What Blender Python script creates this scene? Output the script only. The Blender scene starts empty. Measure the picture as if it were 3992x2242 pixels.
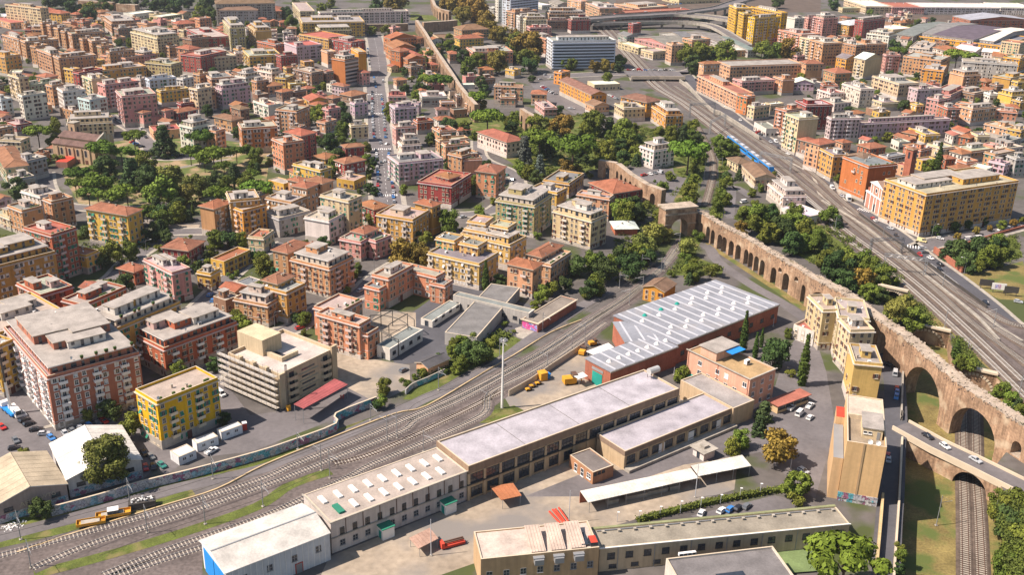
import bpy, bmesh, math, random, json
from mathutils import Vector, Matrix, geometry
R = math.radians
scene = bpy.context.scene
COL = scene.collection
# ------------------------------------------------------------------ camera, sky, sun, exposure
CAMZ = 150.0
cam = bpy.data.cameras.new('camera')
cam.sensor_width = 36.0
cam.lens = 36.0496
cam.clip_start = 1.0
cam.clip_end = 20000.0
camo = bpy.data.objects.new('camera', cam)
COL.objects.link(camo)
camo.matrix_world = Matrix.Translation((0, 0, CAMZ)) @ Matrix.Rotation(math.pi / 2 - R(22.4410), 4, 'X') @ Matrix.Rotation(R(1.38), 4, 'Z')
scene.camera = camo
world = bpy.data.worlds.new('World')
scene.world = world
world.use_nodes = True
SUN_EL, SUN_AZ = R(50), R(192.5)          # azimuth of the sun from +x, counter-clockwise
sd = Vector((math.cos(SUN_AZ) * math.cos(SUN_EL), math.sin(SUN_AZ) * math.cos(SUN_EL), math.sin(SUN_EL)))
nt = world.node_tree
sky = nt.nodes.new('ShaderNodeTexSky')
sky.sky_type = 'NISHITA'
sky.sun_disc = False
sky.sun_elevation = SUN_EL
sky.sun_rotation = math.atan2(sd.x, sd.y)
sky.air_density = 1.2
sky.dust_density = 1.5
bg = nt.nodes['Background']
bg.inputs['Strength'].default_value = 0.068
nt.links.new(sky.outputs[0], bg.inputs[0])
sun = bpy.data.lights.new('sun', 'SUN')
sun.energy = 5.0
sun.angle = R(0.5)
sun.color = (1.0, 0.86, 0.75)
suno = bpy.data.objects.new('sun', sun)
COL.objects.link(suno)
suno.rotation_euler = sd.to_track_quat('Z', 'Y').to_euler()
scene.view_settings.view_transform = 'Standard'
scene.view_settings.look = 'None'
scene.view_settings.exposure = 0.8
scene.view_settings.gamma = 1.0
scene.view_settings.use_curve_mapping = False
HAZE = 0.00006                            # even density of the far haze
VZ = -6.0                                  # floor of the lower rail cutting

# ------------------------------------------------------------------ materials
MATS = {}
def mat(name, col=(.5, .5, .5), rough=.9, var=.18, scale=.25, obj=False, streak=0., bump=0., metal=0., spec=.25, fine=0., island=0., tint=None):
    if name in MATS: return MATS[name]
    m = bpy.data.materials.new(name); m.use_nodes = True
    n, l = m.node_tree.nodes, m.node_tree.links
    b = n['Principled BSDF']
    b.inputs['Roughness'].default_value = rough
    b.inputs['Metallic'].default_value = metal
    b.inputs['Specular IOR Level'].default_value = spec
    if obj:
        oi = n.new('ShaderNodeObjectInfo'); c = oi.outputs['Color']
    else:
        rgb = n.new('ShaderNodeRGB'); rgb.outputs[0].default_value = (*col, 1); c = rgb.outputs[0]
    geo = n.new('ShaderNodeNewGeometry')
    def mult(c, fac_out, lo, hi, t=None):
        mr = n.new('ShaderNodeMapRange'); mr.inputs['From Min'].default_value = .3; mr.inputs['From Max'].default_value = .7
        mr.inputs['To Min'].default_value = lo; mr.inputs['To Max'].default_value = hi
        l.new(fac_out, mr.inputs['Value'])
        mx = n.new('ShaderNodeMix'); mx.data_type = 'RGBA'; mx.blend_type = 'MULTIPLY'; mx.inputs[0].default_value = 1
        l.new(c, mx.inputs[6]); l.new(mr.outputs[0], mx.inputs[7])
        return mx.outputs[2]
    def noise(sc, stretch=None, detail=4):
        tx = n.new('ShaderNodeTexNoise'); tx.inputs['Scale'].default_value = sc; tx.inputs['Detail'].default_value = detail
        if stretch:
            vm = n.new('ShaderNodeVectorMath'); vm.operation = 'MULTIPLY'; vm.inputs[1].default_value = stretch
            l.new(geo.outputs['Position'], vm.inputs[0]); l.new(vm.outputs[0], tx.inputs['Vector'])
        else: l.new(geo.outputs['Position'], tx.inputs['Vector'])
        return tx.outputs['Fac']
    if var:
        c = mult(c, noise(scale), 1 - var, 1 + var * .6)
    if fine:
        c = mult(c, noise(scale * 9), 1 - fine, 1 + fine * .7)
    if streak:
        c = mult(c, noise(1.0, (1.3, 1.3, .07), 3), 1 - streak, 1 + streak * .4)
    if tint:
        tx = noise(tint[1]); mr = n.new('ShaderNodeMapRange'); mr.inputs['From Min'].default_value = tint[2]; mr.inputs['From Max'].default_value = tint[3]
        l.new(tx, mr.inputs['Value'])
        mx = n.new('ShaderNodeMix'); mx.data_type = 'RGBA'; l.new(mr.outputs[0], mx.inputs[0]); l.new(c, mx.inputs[6]); mx.inputs[7].default_value = (*tint[0], 1); c = mx.outputs[2]
    if island:
        mr = n.new('ShaderNodeMapRange'); mr.inputs['To Min'].default_value = 1 - island; mr.inputs['To Max'].default_value = 1 + island * .9
        l.new(geo.outputs['Random Per Island'], mr.inputs['Value'])
        mx = n.new('ShaderNodeMix'); mx.data_type = 'RGBA'; mx.blend_type = 'MULTIPLY'; mx.inputs[0].default_value = 1
        l.new(c, mx.inputs[6]); l.new(mr.outputs[0], mx.inputs[7]); c = mx.outputs[2]
    l.new(c, b.inputs['Base Color'])
    if bump:
        bp = n.new('ShaderNodeBump'); bp.inputs['Strength'].default_value = bump; bp.inputs['Distance'].default_value = .08
        l.new(noise(scale * 12), bp.inputs['Height']); l.new(bp.outputs[0], b.inputs['Normal'])
    MATS[name] = m
    return m
M = lambda k: MATS[k]
mat('plaster', obj=True, var=.13, scale=.12, streak=.16, fine=.06)
mat('paint', obj=True, var=.05, rough=.5)
mat('roof_coat', obj=True, var=.26, scale=.22, fine=.14, bump=.2)
mat('car_paint', obj=True, var=0, rough=.25, spec=.6)
mat('leaf', obj=True, var=.25, scale=.35, island=.42, rough=.75, spec=.15)
mat('felt', (.33, .30, .27), var=.25, scale=.3, fine=.15)
mat('concrete', (.36, .33, .28), var=.25, scale=.4, streak=.15, fine=.1)
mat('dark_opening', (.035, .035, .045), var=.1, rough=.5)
mat('glass', (.035, .045, .06), var=.3, scale=.6, rough=.12, spec=.7)
mat('frame_stone', (.52, .44, .33), var=.1)
mat('shutter_green', (.03, .2, .13), var=.15)
mat('shutter_teal', (.02, .27, .22), var=.15)
mat('shutter_brown', (.12, .05, .035), var=.15)
mat('shutter_white', (.62, .6, .56), var=.1)
mat('white_paint', (.72, .71, .68), var=.08)
mat('metal_grey', (.3, .31, .32), var=.1, rough=.45, metal=.3)
mat('metal_dark', (.06, .055, .05), var=.1, rough=.6)
mat('asphalt', (.145,.134,.136), var=.22, scale=.09, fine=.12)
mat('asphalt_dark', (.085, .085, .095), var=.2, scale=.1, fine=.1)
mat('city_ground', (.115, .105, .098), var=.3, scale=.03, fine=.2, tint=((.06, .075, .025), .035, .52, .6))
mat('dirt', (.33,.275,.21), var=.25, scale=.06, fine=.2, tint=((.2,.185,.17), .045, .47, .6))
mat('park_soil', (.3, .22, .13), var=.2, scale=.1, fine=.15, tint=((.09, .12, .03), .12, .42, .55))
mat('ballast', (.13, .108, .1), var=.25, scale=.12, fine=.3, bump=.5)
mat('ballast_brown', (.115, .088, .07), var=.25, scale=.1, fine=.3, bump=.5)
mat('grass', (.1, .125, .025), var=.35, scale=.3, fine=.35, tint=((.2, .16, .07), .13, .55, .68), bump=.6)
mat('dry_grass', (.21, .165, .06), var=.3, scale=.2, fine=.3, tint=((.09, .115, .03), .1, .5, .62), bump=.6)
mat('plant', (.05, .09, .02), var=.3)
mat('roman_brick', (.36, .235, .15), var=.34, scale=.16, fine=.3, streak=.34, bump=.5, tint=((.5, .4, .28), .2, .55, .75))
mat('roman_top', (.40, .33, .26), var=.25, scale=.3, fine=.3, bump=.8, tint=((.2, .17, .1), .35, .6, .7))
mat('bark', (.1, .07, .05), var=.2, scale=1.)
mat('rail_steel', (.34, .33, .33), var=.1, rough=.35, metal=.6)
mat('rail_rust', (.12, .07, .05), var=.2, rough=.7)
mat('sleeper', (.4, .36, .3), var=.2, scale=.5)
mat('road_paint', (.72, .71, .68), var=.15, scale=2)
mat('sheet_metal', (.25,.26,.29), var=.18, scale=.12, fine=.12, rough=.5, tint=((.28, .27, .27), .1, .55, .72))
mat('metal_rib', (.46,.47,.5), var=.12, rough=.45)
mat('brick_red', (.36, .13, .08), var=.2, scale=.2, fine=.18, streak=.12)
mat('tyre', (.02, .02, .02), var=0)
mat('orange_paint', (.6, .3, .03), var=.2)
mat('red_paint', (.5, .06, .035), var=.2)
mat('blue_paint', (.02, .22, .6), var=.1)
mat('tank_steel', (.55, .55, .53), var=.15, rough=.45, metal=.3)
mat('skin', (.5, .3, .2), var=0)
def tile_mat():
    m = mat('roof_tiles', obj=True, var=.28, scale=.35, fine=.22)
    n, l = m.node_tree.nodes, m.node_tree.links
    tc = n.new('ShaderNodeTexCoord'); w = n.new('ShaderNodeTexWave'); w.inputs['Scale'].default_value = 1.4; w.bands_direction = 'DIAGONAL'; w.inputs['Distortion'].default_value = .6
    l.new(tc.outputs['Object'], w.inputs['Vector'])
    bp = n.new('ShaderNodeBump'); bp.inputs['Strength'].default_value = .5; bp.inputs['Distance'].default_value = .1
    l.new(w.outputs[0], bp.inputs['Height']); l.new(bp.outputs[0], n['Principled BSDF'].inputs['Normal'])
tile_mat()
def graffiti(name, base, cols, sc):
    m = bpy.data.materials.new(name); m.use_nodes = True
    n, l = m.node_tree.nodes, m.node_tree.links
    geo = n.new('ShaderNodeNewGeometry'); wp = n.new('ShaderNodeTexNoise'); wp.inputs['Scale'].default_value = .8; l.new(geo.outputs['Position'], wp.inputs['Vector'])
    ad = n.new('ShaderNodeVectorMath'); ad.operation = 'MULTIPLY_ADD'; ad.inputs[1].default_value = (2.5, 2.5, 2.5)
    l.new(wp.outputs['Color'], ad.inputs[0]); l.new(geo.outputs['Position'], ad.inputs[2])
    v = n.new('ShaderNodeTexVoronoi'); v.inputs['Scale'].default_value = sc; l.new(ad.outputs[0], v.inputs['Vector'])
    r = n.new('ShaderNodeValToRGB'); r.color_ramp.interpolation = 'CONSTANT'
    e = r.color_ramp.elements; e[0].color = (*base, 1); e[1].position = 1 / (len(cols) + 1); e[1].color = (*cols[0], 1)
    for i, c in enumerate(cols[1:]):
        q = e.new((i + 2) / (len(cols) + 1)); q.color = (*c, 1)
    sp = n.new('ShaderNodeSeparateColor'); l.new(v.outputs['Color'], sp.inputs[0]); l.new(sp.outputs[0], r.inputs[0])
    v2 = n.new('ShaderNodeTexVoronoi'); v2.feature = 'DISTANCE_TO_EDGE'; v2.inputs['Scale'].default_value = sc * 1.4; l.new(ad.outputs[0], v2.inputs['Vector'])
    mr = n.new('ShaderNodeMapRange'); mr.inputs['From Max'].default_value = .12; mr.inputs['To Min'].default_value = .35; l.new(v2.outputs['Distance'], mr.inputs['Value'])
    mx = n.new('ShaderNodeMix'); mx.data_type = 'RGBA'; mx.blend_type = 'MULTIPLY'; mx.inputs[0].default_value = 1
    l.new(r.outputs[0], mx.inputs[6]); l.new(mr.outputs[0], mx.inputs[7]); l.new(mx.outputs[2], n['Principled BSDF'].inputs['Base Color'])
    n['Principled BSDF'].inputs['Roughness'].default_value = .8
    MATS[name] = m
graffiti('graffiti_blue', (.42, .42, .42), [(.25, .42, .5), (.5, .5, .5), (.1, .35, .42), (.4, .4, .44), (.3, .12, .2)], .7)
graffiti('graffiti_pink', (.5, .45, .6), [(.65, .08, .3), (.3, .3, .6), (.7, .12, .35), (.55, .5, .6)], .9)
WALLC = dict(ta=(.45,.26,.15), oc=(.50,.30,.11), ye=(.58,.38,.12), by=(.60,.37,.035), yc=(.58,.39,.17), yo=(.60,.32,.06), cr=(.58,.47,.31), wh=(.66,.63,.57),
    wp=(.66,.55,.48), pk=(.55,.29,.26), sa=(.52,.25,.16), sb=(.40,.19,.13), pe=(.56,.33,.21), br=(.36,.13,.08), dr=(.27,.065,.06), bn=(.27,.17,.12), ol=(.43,.36,.19),
    gr=(.40,.38,.35), li=(.52,.40,.43), pb=(.52,.58,.64), cy=(.46,.57,.56), gn=(.42,.50,.34), og=(.60,.27,.08), ob=(.42,.17,.08), bw=(.60,.62,.66))
WALLC['or'] = (.58, .29, .09)
ROOFC = dict(g=(.19,.19,.18), b=(.34,.30,.26), r=(.34,.12,.085), t=(.30,.125,.07), n=(.20,.12,.08), w=(.60,.58,.54), d=(.10,.095,.10), p=(.33,.36,.40))

# ------------------------------------------------------------------ mesh + object helpers
class MB:
    def __init__(s): s.v = []; s.f = []; s.m = []
    def quad(s, pts, m=0):
        b = len(s.v); s.v += [tuple(p) for p in pts]; s.f.append(tuple(range(b, b + len(pts)))); s.m.append(m); return s
    def box(s, x0, y0, z0, x1, y1, z1, m=0, mt=None, bottom=True):
        b = len(s.v)
        s.v += [(x0,y0,z0),(x1,y0,z0),(x1,y1,z0),(x0,y1,z0),(x0,y0,z1),(x1,y0,z1),(x1,y1,z1),(x0,y1,z1)]
        fs = [(0,1,5,4),(1,2,6,5),(2,3,7,6),(3,0,4,7),(4,5,6,7)] + ([(3,2,1,0)] if bottom else [])
        for i, f in enumerate(fs):
            s.f.append(tuple(b + k for k in f)); s.m.append(mt if (i == 4 and mt is not None) else m)
        return s
    def tube(s, pts, r, n=6, m=0, r1=None, cap=True):
        rings = []; k = len(pts)
        for i, p in enumerate(pts):
            p = Vector(p); d = (Vector(pts[min(i+1,k-1)]) - Vector(pts[max(i-1,0)])).normalized()
            a = d.cross(Vector((0,0,1))); a = a.normalized() if a.length > 1e-4 else Vector((1,0,0))
            c = d.cross(a); rr = r if r1 is None else r + (r1 - r) * i / max(1, k-1)
            b = len(s.v); rings.append(b)
            for j in range(n):
                t = 2*math.pi*j/n; s.v.append(tuple(p + a*math.cos(t)*rr + c*math.sin(t)*rr))
        for q in range(k-1):
            for j in range(n):
                s.f.append((rings[q]+j, rings[q]+(j+1)%n, rings[q+1]+(j+1)%n, rings[q+1]+j)); s.m.append(m)
        if cap:
            s.f.append(tuple(rings[-1]+j for j in range(n))); s.m.append(m)
            s.f.append(tuple(rings[0]+j for j in reversed(range(n)))); s.m.append(m)
        return s
    def merge(s, o, mx=None, moff=0):
        b = len(s.v); s.v += [tuple(mx @ Vector(p)) for p in o.v] if mx else o.v
        s.f += [tuple(b+i for i in f) for f in o.f]; s.m += [m+moff for m in o.m]; return s
    def mesh(s, name, mats):
        me = bpy.data.meshes.new(name); me.from_pydata(s.v, [], s.f)
        for m in mats: me.materials.append(M(m))
        if len(mats) > 1: me.polygons.foreach_set('material_index', s.m)
        me.update(); return me
def tag(o, label=None, cat=None, group=None, kind=None):
    if label: o['label'] = label
    if cat: o['category'] = cat
    if group: o['group'] = group
    if kind: o['kind'] = kind
    return o
def link(name, me, parent=None, loc=(0,0,0), rz=0., color=None):
    o = bpy.data.objects.new(name, me); COL.objects.link(o)
    if parent: o.parent = parent
    o.location = loc
    if rz: o.rotation_euler = (0, 0, rz)
    if color: o.color = (*color, 1)
    return o
def root(name, label, cat, x, y, rz=0., group=None, z=0.):
    o = bpy.data.objects.new(name, None); COL.objects.link(o); o.empty_display_size = .5
    o.location = (x, y, z); o.rotation_euler = (0, 0, rz)
    return tag(o, label, cat, group)
def part(name, mb, mats, parent, loc=(0,0,0), rz=0., color=None, kind=None, label=None):
    if isinstance(mats, str): mats = [mats]
    o = link(name, mb.mesh(name, mats) if isinstance(mb, MB) else mb, parent, loc, rz, color)
    if kind: o['kind'] = kind
    if label: o['label'] = label
    return o
def sheet(name, pts, z, m, thick=0):
    pts = [Vector((p[0], p[1], 0)) for p in pts]
    tris = geometry.tessellate_polygon([pts])
    me = bpy.data.meshes.new(name); me.from_pydata([(p.x, p.y, z) for p in pts], [], [tuple(t) for t in tris])
    bm = bmesh.new(); bm.from_mesh(me); bmesh.ops.recalc_face_normals(bm, faces=bm.faces)
    if sum(f.normal.z for f in bm.faces) < 0: bmesh.ops.reverse_faces(bm, faces=bm.faces)
    bm.to_mesh(me); bm.free(); me.materials.append(M(m))
    o = link(name, me); o['kind'] = 'structure'; return o
def smooth(pts, n=6):
    P = [Vector(p) for p in pts]; out = []
    for i in range(len(P)-1):
        p0, p1, p2, p3 = P[max(i-1,0)], P[i], P[i+1], P[min(i+2,len(P)-1)]
        for k in range(n):
            t = k/n
            out.append(.5*((2*p1)+(p2-p0)*t+(2*p0-5*p1+4*p2-p3)*t*t+(3*p1-p0-3*p2+p3)*t**3))
    out.append(P[-1]); return out
def offs(pts, d):
    out = []; k = len(pts)
    for i in range(k):
        t = pts[min(i+1,k-1)] - pts[max(i-1,0)]; t.z = 0; t.normalize()
        out.append(pts[i] + Vector((-t.y, t.x, 0))*d)
    return out
def strip_mb(pts, w, z, mb=None, m=0, z1=None):
    mb = mb or MB(); a, b = offs(pts, w/2), offs(pts, -w/2)
    for i in range(len(pts)-1):
        mb.quad([(b[i].x,b[i].y,z+pts[i].z),(b[i+1].x,b[i+1].y,z+pts[i+1].z),(a[i+1].x,a[i+1].y,z+pts[i+1].z),(a[i].x,a[i].y,z+pts[i].z)], m)
    return mb
def strip(name, pts, w, z, m, n=5):
    o = part(name, strip_mb(smooth(pts, n), w, z), m, None); o['kind'] = 'structure'; return o
def wall_mb(pts, w, z0, z1, mb=None, m=0, mt=None):
    mb = mb or MB(); a, b = offs(pts, w/2), offs(pts, -w/2)
    for i in range(len(pts)-1):
        A, B, C, D = a[i], a[i+1], b[i+1], b[i]; h0, h1 = pts[i].z, pts[i+1].z
        mb.quad([(D.x,D.y,z0+h0),(C.x,C.y,z0+h1),(C.x,C.y,z1+h1),(D.x,D.y,z1+h0)], m)
        mb.quad([(B.x,B.y,z0+h1),(A.x,A.y,z0+h0),(A.x,A.y,z1+h0),(B.x,B.y,z1+h1)], m)
        mb.quad([(D.x,D.y,z1+h0),(C.x,C.y,z1+h1),(B.x,B.y,z1+h1),(A.x,A.y,z1+h0)], m if mt is None else mt)
        if i == 0: mb.quad([(A.x,A.y,z0+h0),(D.x,D.y,z0+h0),(D.x,D.y,z1+h0),(A.x,A.y,z1+h0)], m)
        if i == len(pts)-2: mb.quad([(C.x,C.y,z0+h1),(B.x,B.y,z0+h1),(B.x,B.y,z1+h1),(C.x,C.y,z1+h1)], m)
    return mb
V3 = lambda L: [Vector(p) for p in L]
# ------------------------------------------------------------------ windows and other repeated facade pieces
def window_mb(w=.92, h=1.38, kind='dark', sur=.16, simple=False):
    mb = MB()
    if simple:
        mb.box(-w/2-.16, -.05, -.16, w/2+.16, .0, h+.16, 1, bottom=False)
        mb.quad([(-w/2,-.07,0),(w/2,-.07,0),(w/2,-.07,h),(-w/2,-.07,h)], 2 if kind in ('green','brown','white','teal') else 0)
        if kind == 'open':
            mb.box(-w/2-.55,-.09,0,-w/2-.02,-.06,h,2); mb.box(w/2+.02,-.09,0,w/2+.55,-.06,h,2)
        return mb
    for a in ((-w/2-sur,-w/2,-sur,h+sur),(w/2,w/2+sur,-sur,h+sur)):
        mb.box(a[0], -.1, a[2], a[1], .0, a[3], 1)
    mb.box(-w/2, -.1, h, w/2, 0, h+sur, 1); mb.box(-w/2-sur-.06, -.22, -sur, w/2+sur+.06, .0, 0, 1)
    mb.quad([(-w/2,-.015,0),(w/2,-.015,0),(w/2,-.015,h),(-w/2,-.015,h)], 0)
    if kind == 'open':
        mb.box(-w/2-.58,-.16,0,-w/2-.03,-.11,h,2); mb.box(w/2+.03,-.16,0,w/2+.58,-.11,h,2); mb.box(-.03,-.05,0,.03,-.016,h,1)
    elif kind == 'dark':
        mb.box(-.03,-.05,0,.03,-.016,h,1); mb.box(-w/2,-.05,h*.55,w/2,-.016,h*.55+.05,1)
    elif kind == 'half':
        mb.box(-w/2,-.07,h*.4,w/2,-.03,h,2)
    elif kind == 'out':                     # shutter propped outwards
        mb.quad([(-w/2,-.03,h),(w/2,-.03,h),(w/2,-.75,h*.35),(-w/2,-.75,h*.35)], 2); mb.quad([(-w/2,-.77,h*.35),(w/2,-.77,h*.35),(w/2,-.05,h),(-w/2,-.05,h)], 2)
    else:
        mb.box(-w/2,-.07,0,-.02,-.03,h,2); mb.box(.02,-.07,0,w/2,-.03,h,2)
    return mb
SHUT = {'g': 'shutter_green', 'b': 'shutter_brown', 'w': 'shutter_white', 't': 'shutter_teal', 'n': 'shutter_brown'}
WIN = {}
def winmesh(kind, s, frame='frame_stone'):
    k = (kind, s, frame)
    if k not in WIN: WIN[k] = window_mb(kind=kind).mesh('window', ['glass', frame, SHUT[s]])
    return WIN[k]
SHAPES = {}
def shape(key, fn, mats):
    if key not in SHAPES: SHAPES[key] = fn().mesh(key if isinstance(key, str) else key[0], mats)
    return SHAPES[key]
def dish_mb():
    mb = MB(); n = 10
    c = len(mb.v); mb.v.append((0,-.05,.75))
    for j in range(n):
        t = 2*math.pi*j/n; mb.v.append((.42*math.cos(t), -.22+.15*math.sin(t), .8+.4*math.sin(t)))
    for j in range(n): mb.f.append((c, c+1+j, c+1+(j+1)%n)); mb.m.append(0)
    mb.box(-.04,-.04,0,.04,.04,.8,1); return mb
def ac_mb():
    mb = MB(); mb.box(-.5,-.35,.1,.5,.35,.8,0); mb.box(-.35,-.37,.2,.35,-.35,.7,1); return mb
def chimney_mb():
    mb = MB(); mb.box(-.25,-.25,0,.25,.25,1.0,0); mb.box(-.33,-.33,1.0,.33,.33,1.1,1); return mb
def antenna_mb():
    mb = MB(); mb.tube([(0,0,0),(0,0,3)], .04, 4); mb.box(-.6,-.02,2.5,.6,.02,2.55); mb.box(-.4,-.02,2.8,.4,.02,2.85); mb.box(-.02,-.5,2.65,.02,.5,2.7); return mb
def balcony_mb(w=2.3):
    mb = MB(); mb.box(-w/2,-.95,-.15,w/2,0,0,0); mb.box(-w/2,-.95,0,w/2,-.89,.78,0); mb.box(-w/2,-.89,0,-w/2+.06,0,.78,0); mb.box(w/2-.06,-.89,0,w/2,0,.78,0); return mb
def roof_hip(wr, wl, e=.7, p=.36):
    mb = MB(); x0, y0, x1, y1 = -e, -e, wr+e, wl+e; s = min(wr, wl)/2+e; z = s*p
    if wr >= wl: A, B = (x0+s,(y0+y1)/2,z), (x1-s,(y0+y1)/2,z)
    else: A, B = ((x0+x1)/2,y0+s,z), ((x0+x1)/2,y1-s,z)
    mb.box(x0,y0,-.22,x1,y1,0,1)
    c = [(x0,y0,.004),(x1,y0,.004),(x1,y1,.004),(x0,y1,.004)]
    if wr >= wl: mb.quad([c[0],c[1],B,A]); mb.quad([c[1],c[2],B]); mb.quad([c[2],c[3],A,B]); mb.quad([c[3],c[0],A])
    else: mb.quad([c[0],c[1],A]); mb.quad([c[1],c[2],B,A]); mb.quad([c[2],c[3],B]); mb.quad([c[3],c[0],A,B])
    for a, b in ((c[0],A),(c[1],B if wr>=wl else A),(c[2],B),(c[3],A if wr>=wl else B),(A,B)): mb.tube([a,b], .13, 4, 2)
    return mb
def roof_gable(wr, wl, alongR, e=.5, p=.34):
    mb = MB(); x0, y0, x1, y1 = -e, -e, wr+e, wl+e; t = .2
    p = min(p, 3.4/(min(wl, 99) if alongR else wr)*2)
    if alongR: z = (wl/2+e)*p; ym = wl/2; P = [(x0,y0),(x1,y0),(x0,ym),(x1,ym),(x0,y1),(x1,y1)]
    else: z = (wr/2+e)*p; xm = wr/2; P = [(x0,y0),(x0,y1),(xm,y0),(xm,y1),(x1,y0),(x1,y1)]
    q = lambda i, zz: (P[i][0], P[i][1], zz)
    for dz, fl in ((0,0),(-t,1)):
        a = [q(0,dz),q(1,dz),q(3,z+dz),q(2,z+dz)]; b = [q(2,z+dz),q(3,z+dz),q(5,dz),q(4,dz)]
        mb.quad(a if not fl else a[::-1], 0); mb.quad(b if not fl else b[::-1], 0)
    for i, j, zi, zj in ((0,1,0,0),(4,5,0,0),(0,2,0,z),(2,4,z,0),(1,3,0,z),(3,5,z,0)):
        mb.quad([q(i,zi-t),q(j,zj-t),q(j,zj),q(i,zi)], 1)
    mb.tube([q(2,z),q(3,z)], .14, 4, 2)
    return mb, z
NEAR = 560.
def place(box, u, v=0., z=0.):
    lx, ly, lr = box[:3]; c, s = math.cos(lr), math.sin(lr)
    return (lx + u*c - v*s, ly + u*s + v*c, z)
def building(idx, label, group, boxes):
    rnd = random.Random(idx*7+3)
    b0 = boxes[0]; X, Y, TH = b0[0], b0[1], b0[2]; dist = math.sqrt(X*X+Y*Y+CAMZ**2)
    near = dist < NEAR; hmain = max(b[5] for b in boxes)
    low = label.lower()
    name = 'apartment_building'
    for k, nme in (('villa','villa'),('palazz','palazzo'),('palace','palazzo'),('basilica','church'),('chapel','church'),('tower','tower_block'),('shed','shed'),('hangar','shed'),('hall','hall'),('workshop','workshop'),('factory','factory'),('canopy','platform_canopy'),('house','house'),('barrack','barracks')):
        if k in low.split(',')[0].split(' of ')[0].split(' beside')[0].split(' behind')[0].split(' right')[0].split(' before')[0].split(' above')[0].split(' at ')[0].split(' by ')[0].split(' left')[0].split(' below')[0].split(' directly')[0].split(' joined')[0].split(' adjoining')[0].split(' in front')[0].split(' near')[0].split(' next')[0]: name = nme; break
    rt = root(name, label, name.replace('_', ' '), X, Y, TH, group or None)
    for bi, B in enumerate(boxes):
        x, y, th, wr, wl, h, ck, op = B
        o = op.split(); col = Vector(WALLC[ck])
        jit = 1 + rnd.uniform(-.07, .07); gm = sum(col)/3; col = [max(.01, gm+1.18*(c-gm)) for c in col]; col = tuple(min(.75, c*jit*(1+rnd.uniform(-.04,.04))) for c in col)
        dx, dy = x-X, y-Y; c, s = math.cos(-TH), math.sin(-TH)
        lb = (dx*c-dy*s, dx*s+dy*c, th-TH)
        ro = next((q for q in o if q[0] in 'FHG' and len(q) <= 3), 'Fb'); rtype, rcol = ro[0], ROOFC.get(ro[1:2], ROOFC['b'])
        rcol = tuple(v*(1+rnd.uniform(-.12,.12)) for v in rcol)
        pen = next((int(q[1:]) for q in o if q[0] == 'p' and q[1:].isdigit()), 0)
        wname = 'wall' if bi == 0 else 'wing_wall'
        # --- walls
        mb = MB()
        if rtype == 'F':
            r0 = h-.75 if h > 5 else h-.3; t = .3
            for (ax,ay),(bx,by) in (((0,0),(wr,0)),((wr,0),(wr,wl)),((wr,wl),(0,wl)),((0,wl),(0,0))): mb.quad([(ax,ay,0),(bx,by,0),(bx,by,h),(ax,ay,h)])
            I = [(t,t),(wr-t,t),(wr-t,wl-t),(t,wl-t)]; O = [(0,0),(wr,0),(wr,wl),(0,wl)]
            for k in range(4):
                k2 = (k+1)%4
                mb.quad([(*O[k],h),(*O[k2],h),(*I[k2],h),(*I[k],h)], 1)
                mb.quad([(*I[k2],r0),(*I[k],r0),(*I[k],h),(*I[k2],h)])
        else:
            mb.box(0,0,0,wr,wl,h-.2,0)
            if rtype == 'G':
                gb, gz = roof_gable(wr, wl, ro.endswith('2'))
                e = .5; p = min(.34, 6.8/(wl if ro.endswith('2') else wr))
                zz = (e*p) + h - .22
                if ro.endswith('2'):
                    for xx, fl in ((0,0),(wr,1)):
                        pts = [(xx,0,h-.2),(xx,wl,h-.2),(xx,wl/2,h-.2+wl/2*p+e*p-.04)]; mb.quad(pts if fl else pts[::-1])
                else:
                    for yy, fl in ((0,0),(wl,1)):
                        pts = [(0,yy,h-.2),(wr,yy,h-.2),(wr/2,yy,h-.2+wr/2*p+e*p-.04)]; mb.quad(pts if not fl else pts[::-1])
        part(wname, mb, ['plaster','frame_stone'], rt, lb[:2]+(0,), lb[2], col)
        # --- roof
        if rtype == 'F':
            rb = MB(); rb.quad([(.3,.3,r0),(wr-.3,.3,r0),(wr-.3,wl-.3,r0),(.3,wl-.3,r0)])
            roofo = part('roof', rb, 'roof_coat', rt, lb[:2]+(0,), lb[2], rcol)
        elif rtype == 'H':
            roofo = part('roof', roof_hip(wr, wl), ['roof_tiles','frame_stone','roof_tiles'], rt, lb[:2]+(h,), lb[2], rcol)
        else:
            part('roof', gb, ['roof_tiles' if ro[1:2] in 'tn' else 'roof_coat','frame_stone','roof_tiles'], rt, lb[:2]+(h,), lb[2], rcol)
        # --- cornice and string courses
        cb = MB(); zc = h-1.25 if rtype == 'F' else h-.75
        def ring(z0, z1, e):
            cb.box(-e,-e,z0,wr+e,0,z1); cb.box(-e,wl,z0,wr+e,wl+e,z1); cb.box(-e,0,z0,0,wl,z1); cb.box(wr,0,z0,wr+e,wl,z1)
        if h > 6:
            ring(zc, zc+.32, .42 if rtype == 'F' else .2)
            nf = max(1, round((h-.9)/2.5)); sh = (h-1.1)/nf
            ccol = tuple(min(.72, .35*c+.36) for c in col); part('cornice', cb, 'plaster', rt, lb[:2]+(0,), lb[2], ccol)
            cb = MB(); ring(sh*1.0+.25, sh*1.0+.42, .09); part('string_course', cb, 'plaster', rt, lb[:2]+(0,), lb[2], ccol)
        nf = max(1, round((h-.9)/2.5)); sh = (h-1.1)/nf
        # --- windows
        shc = next((q[1] for q in o if q[0] == 's' and len(q) == 2), rnd.choice('bbgwb'))
        far = MB(); fbal = MB(); kinds_far = {}
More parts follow.
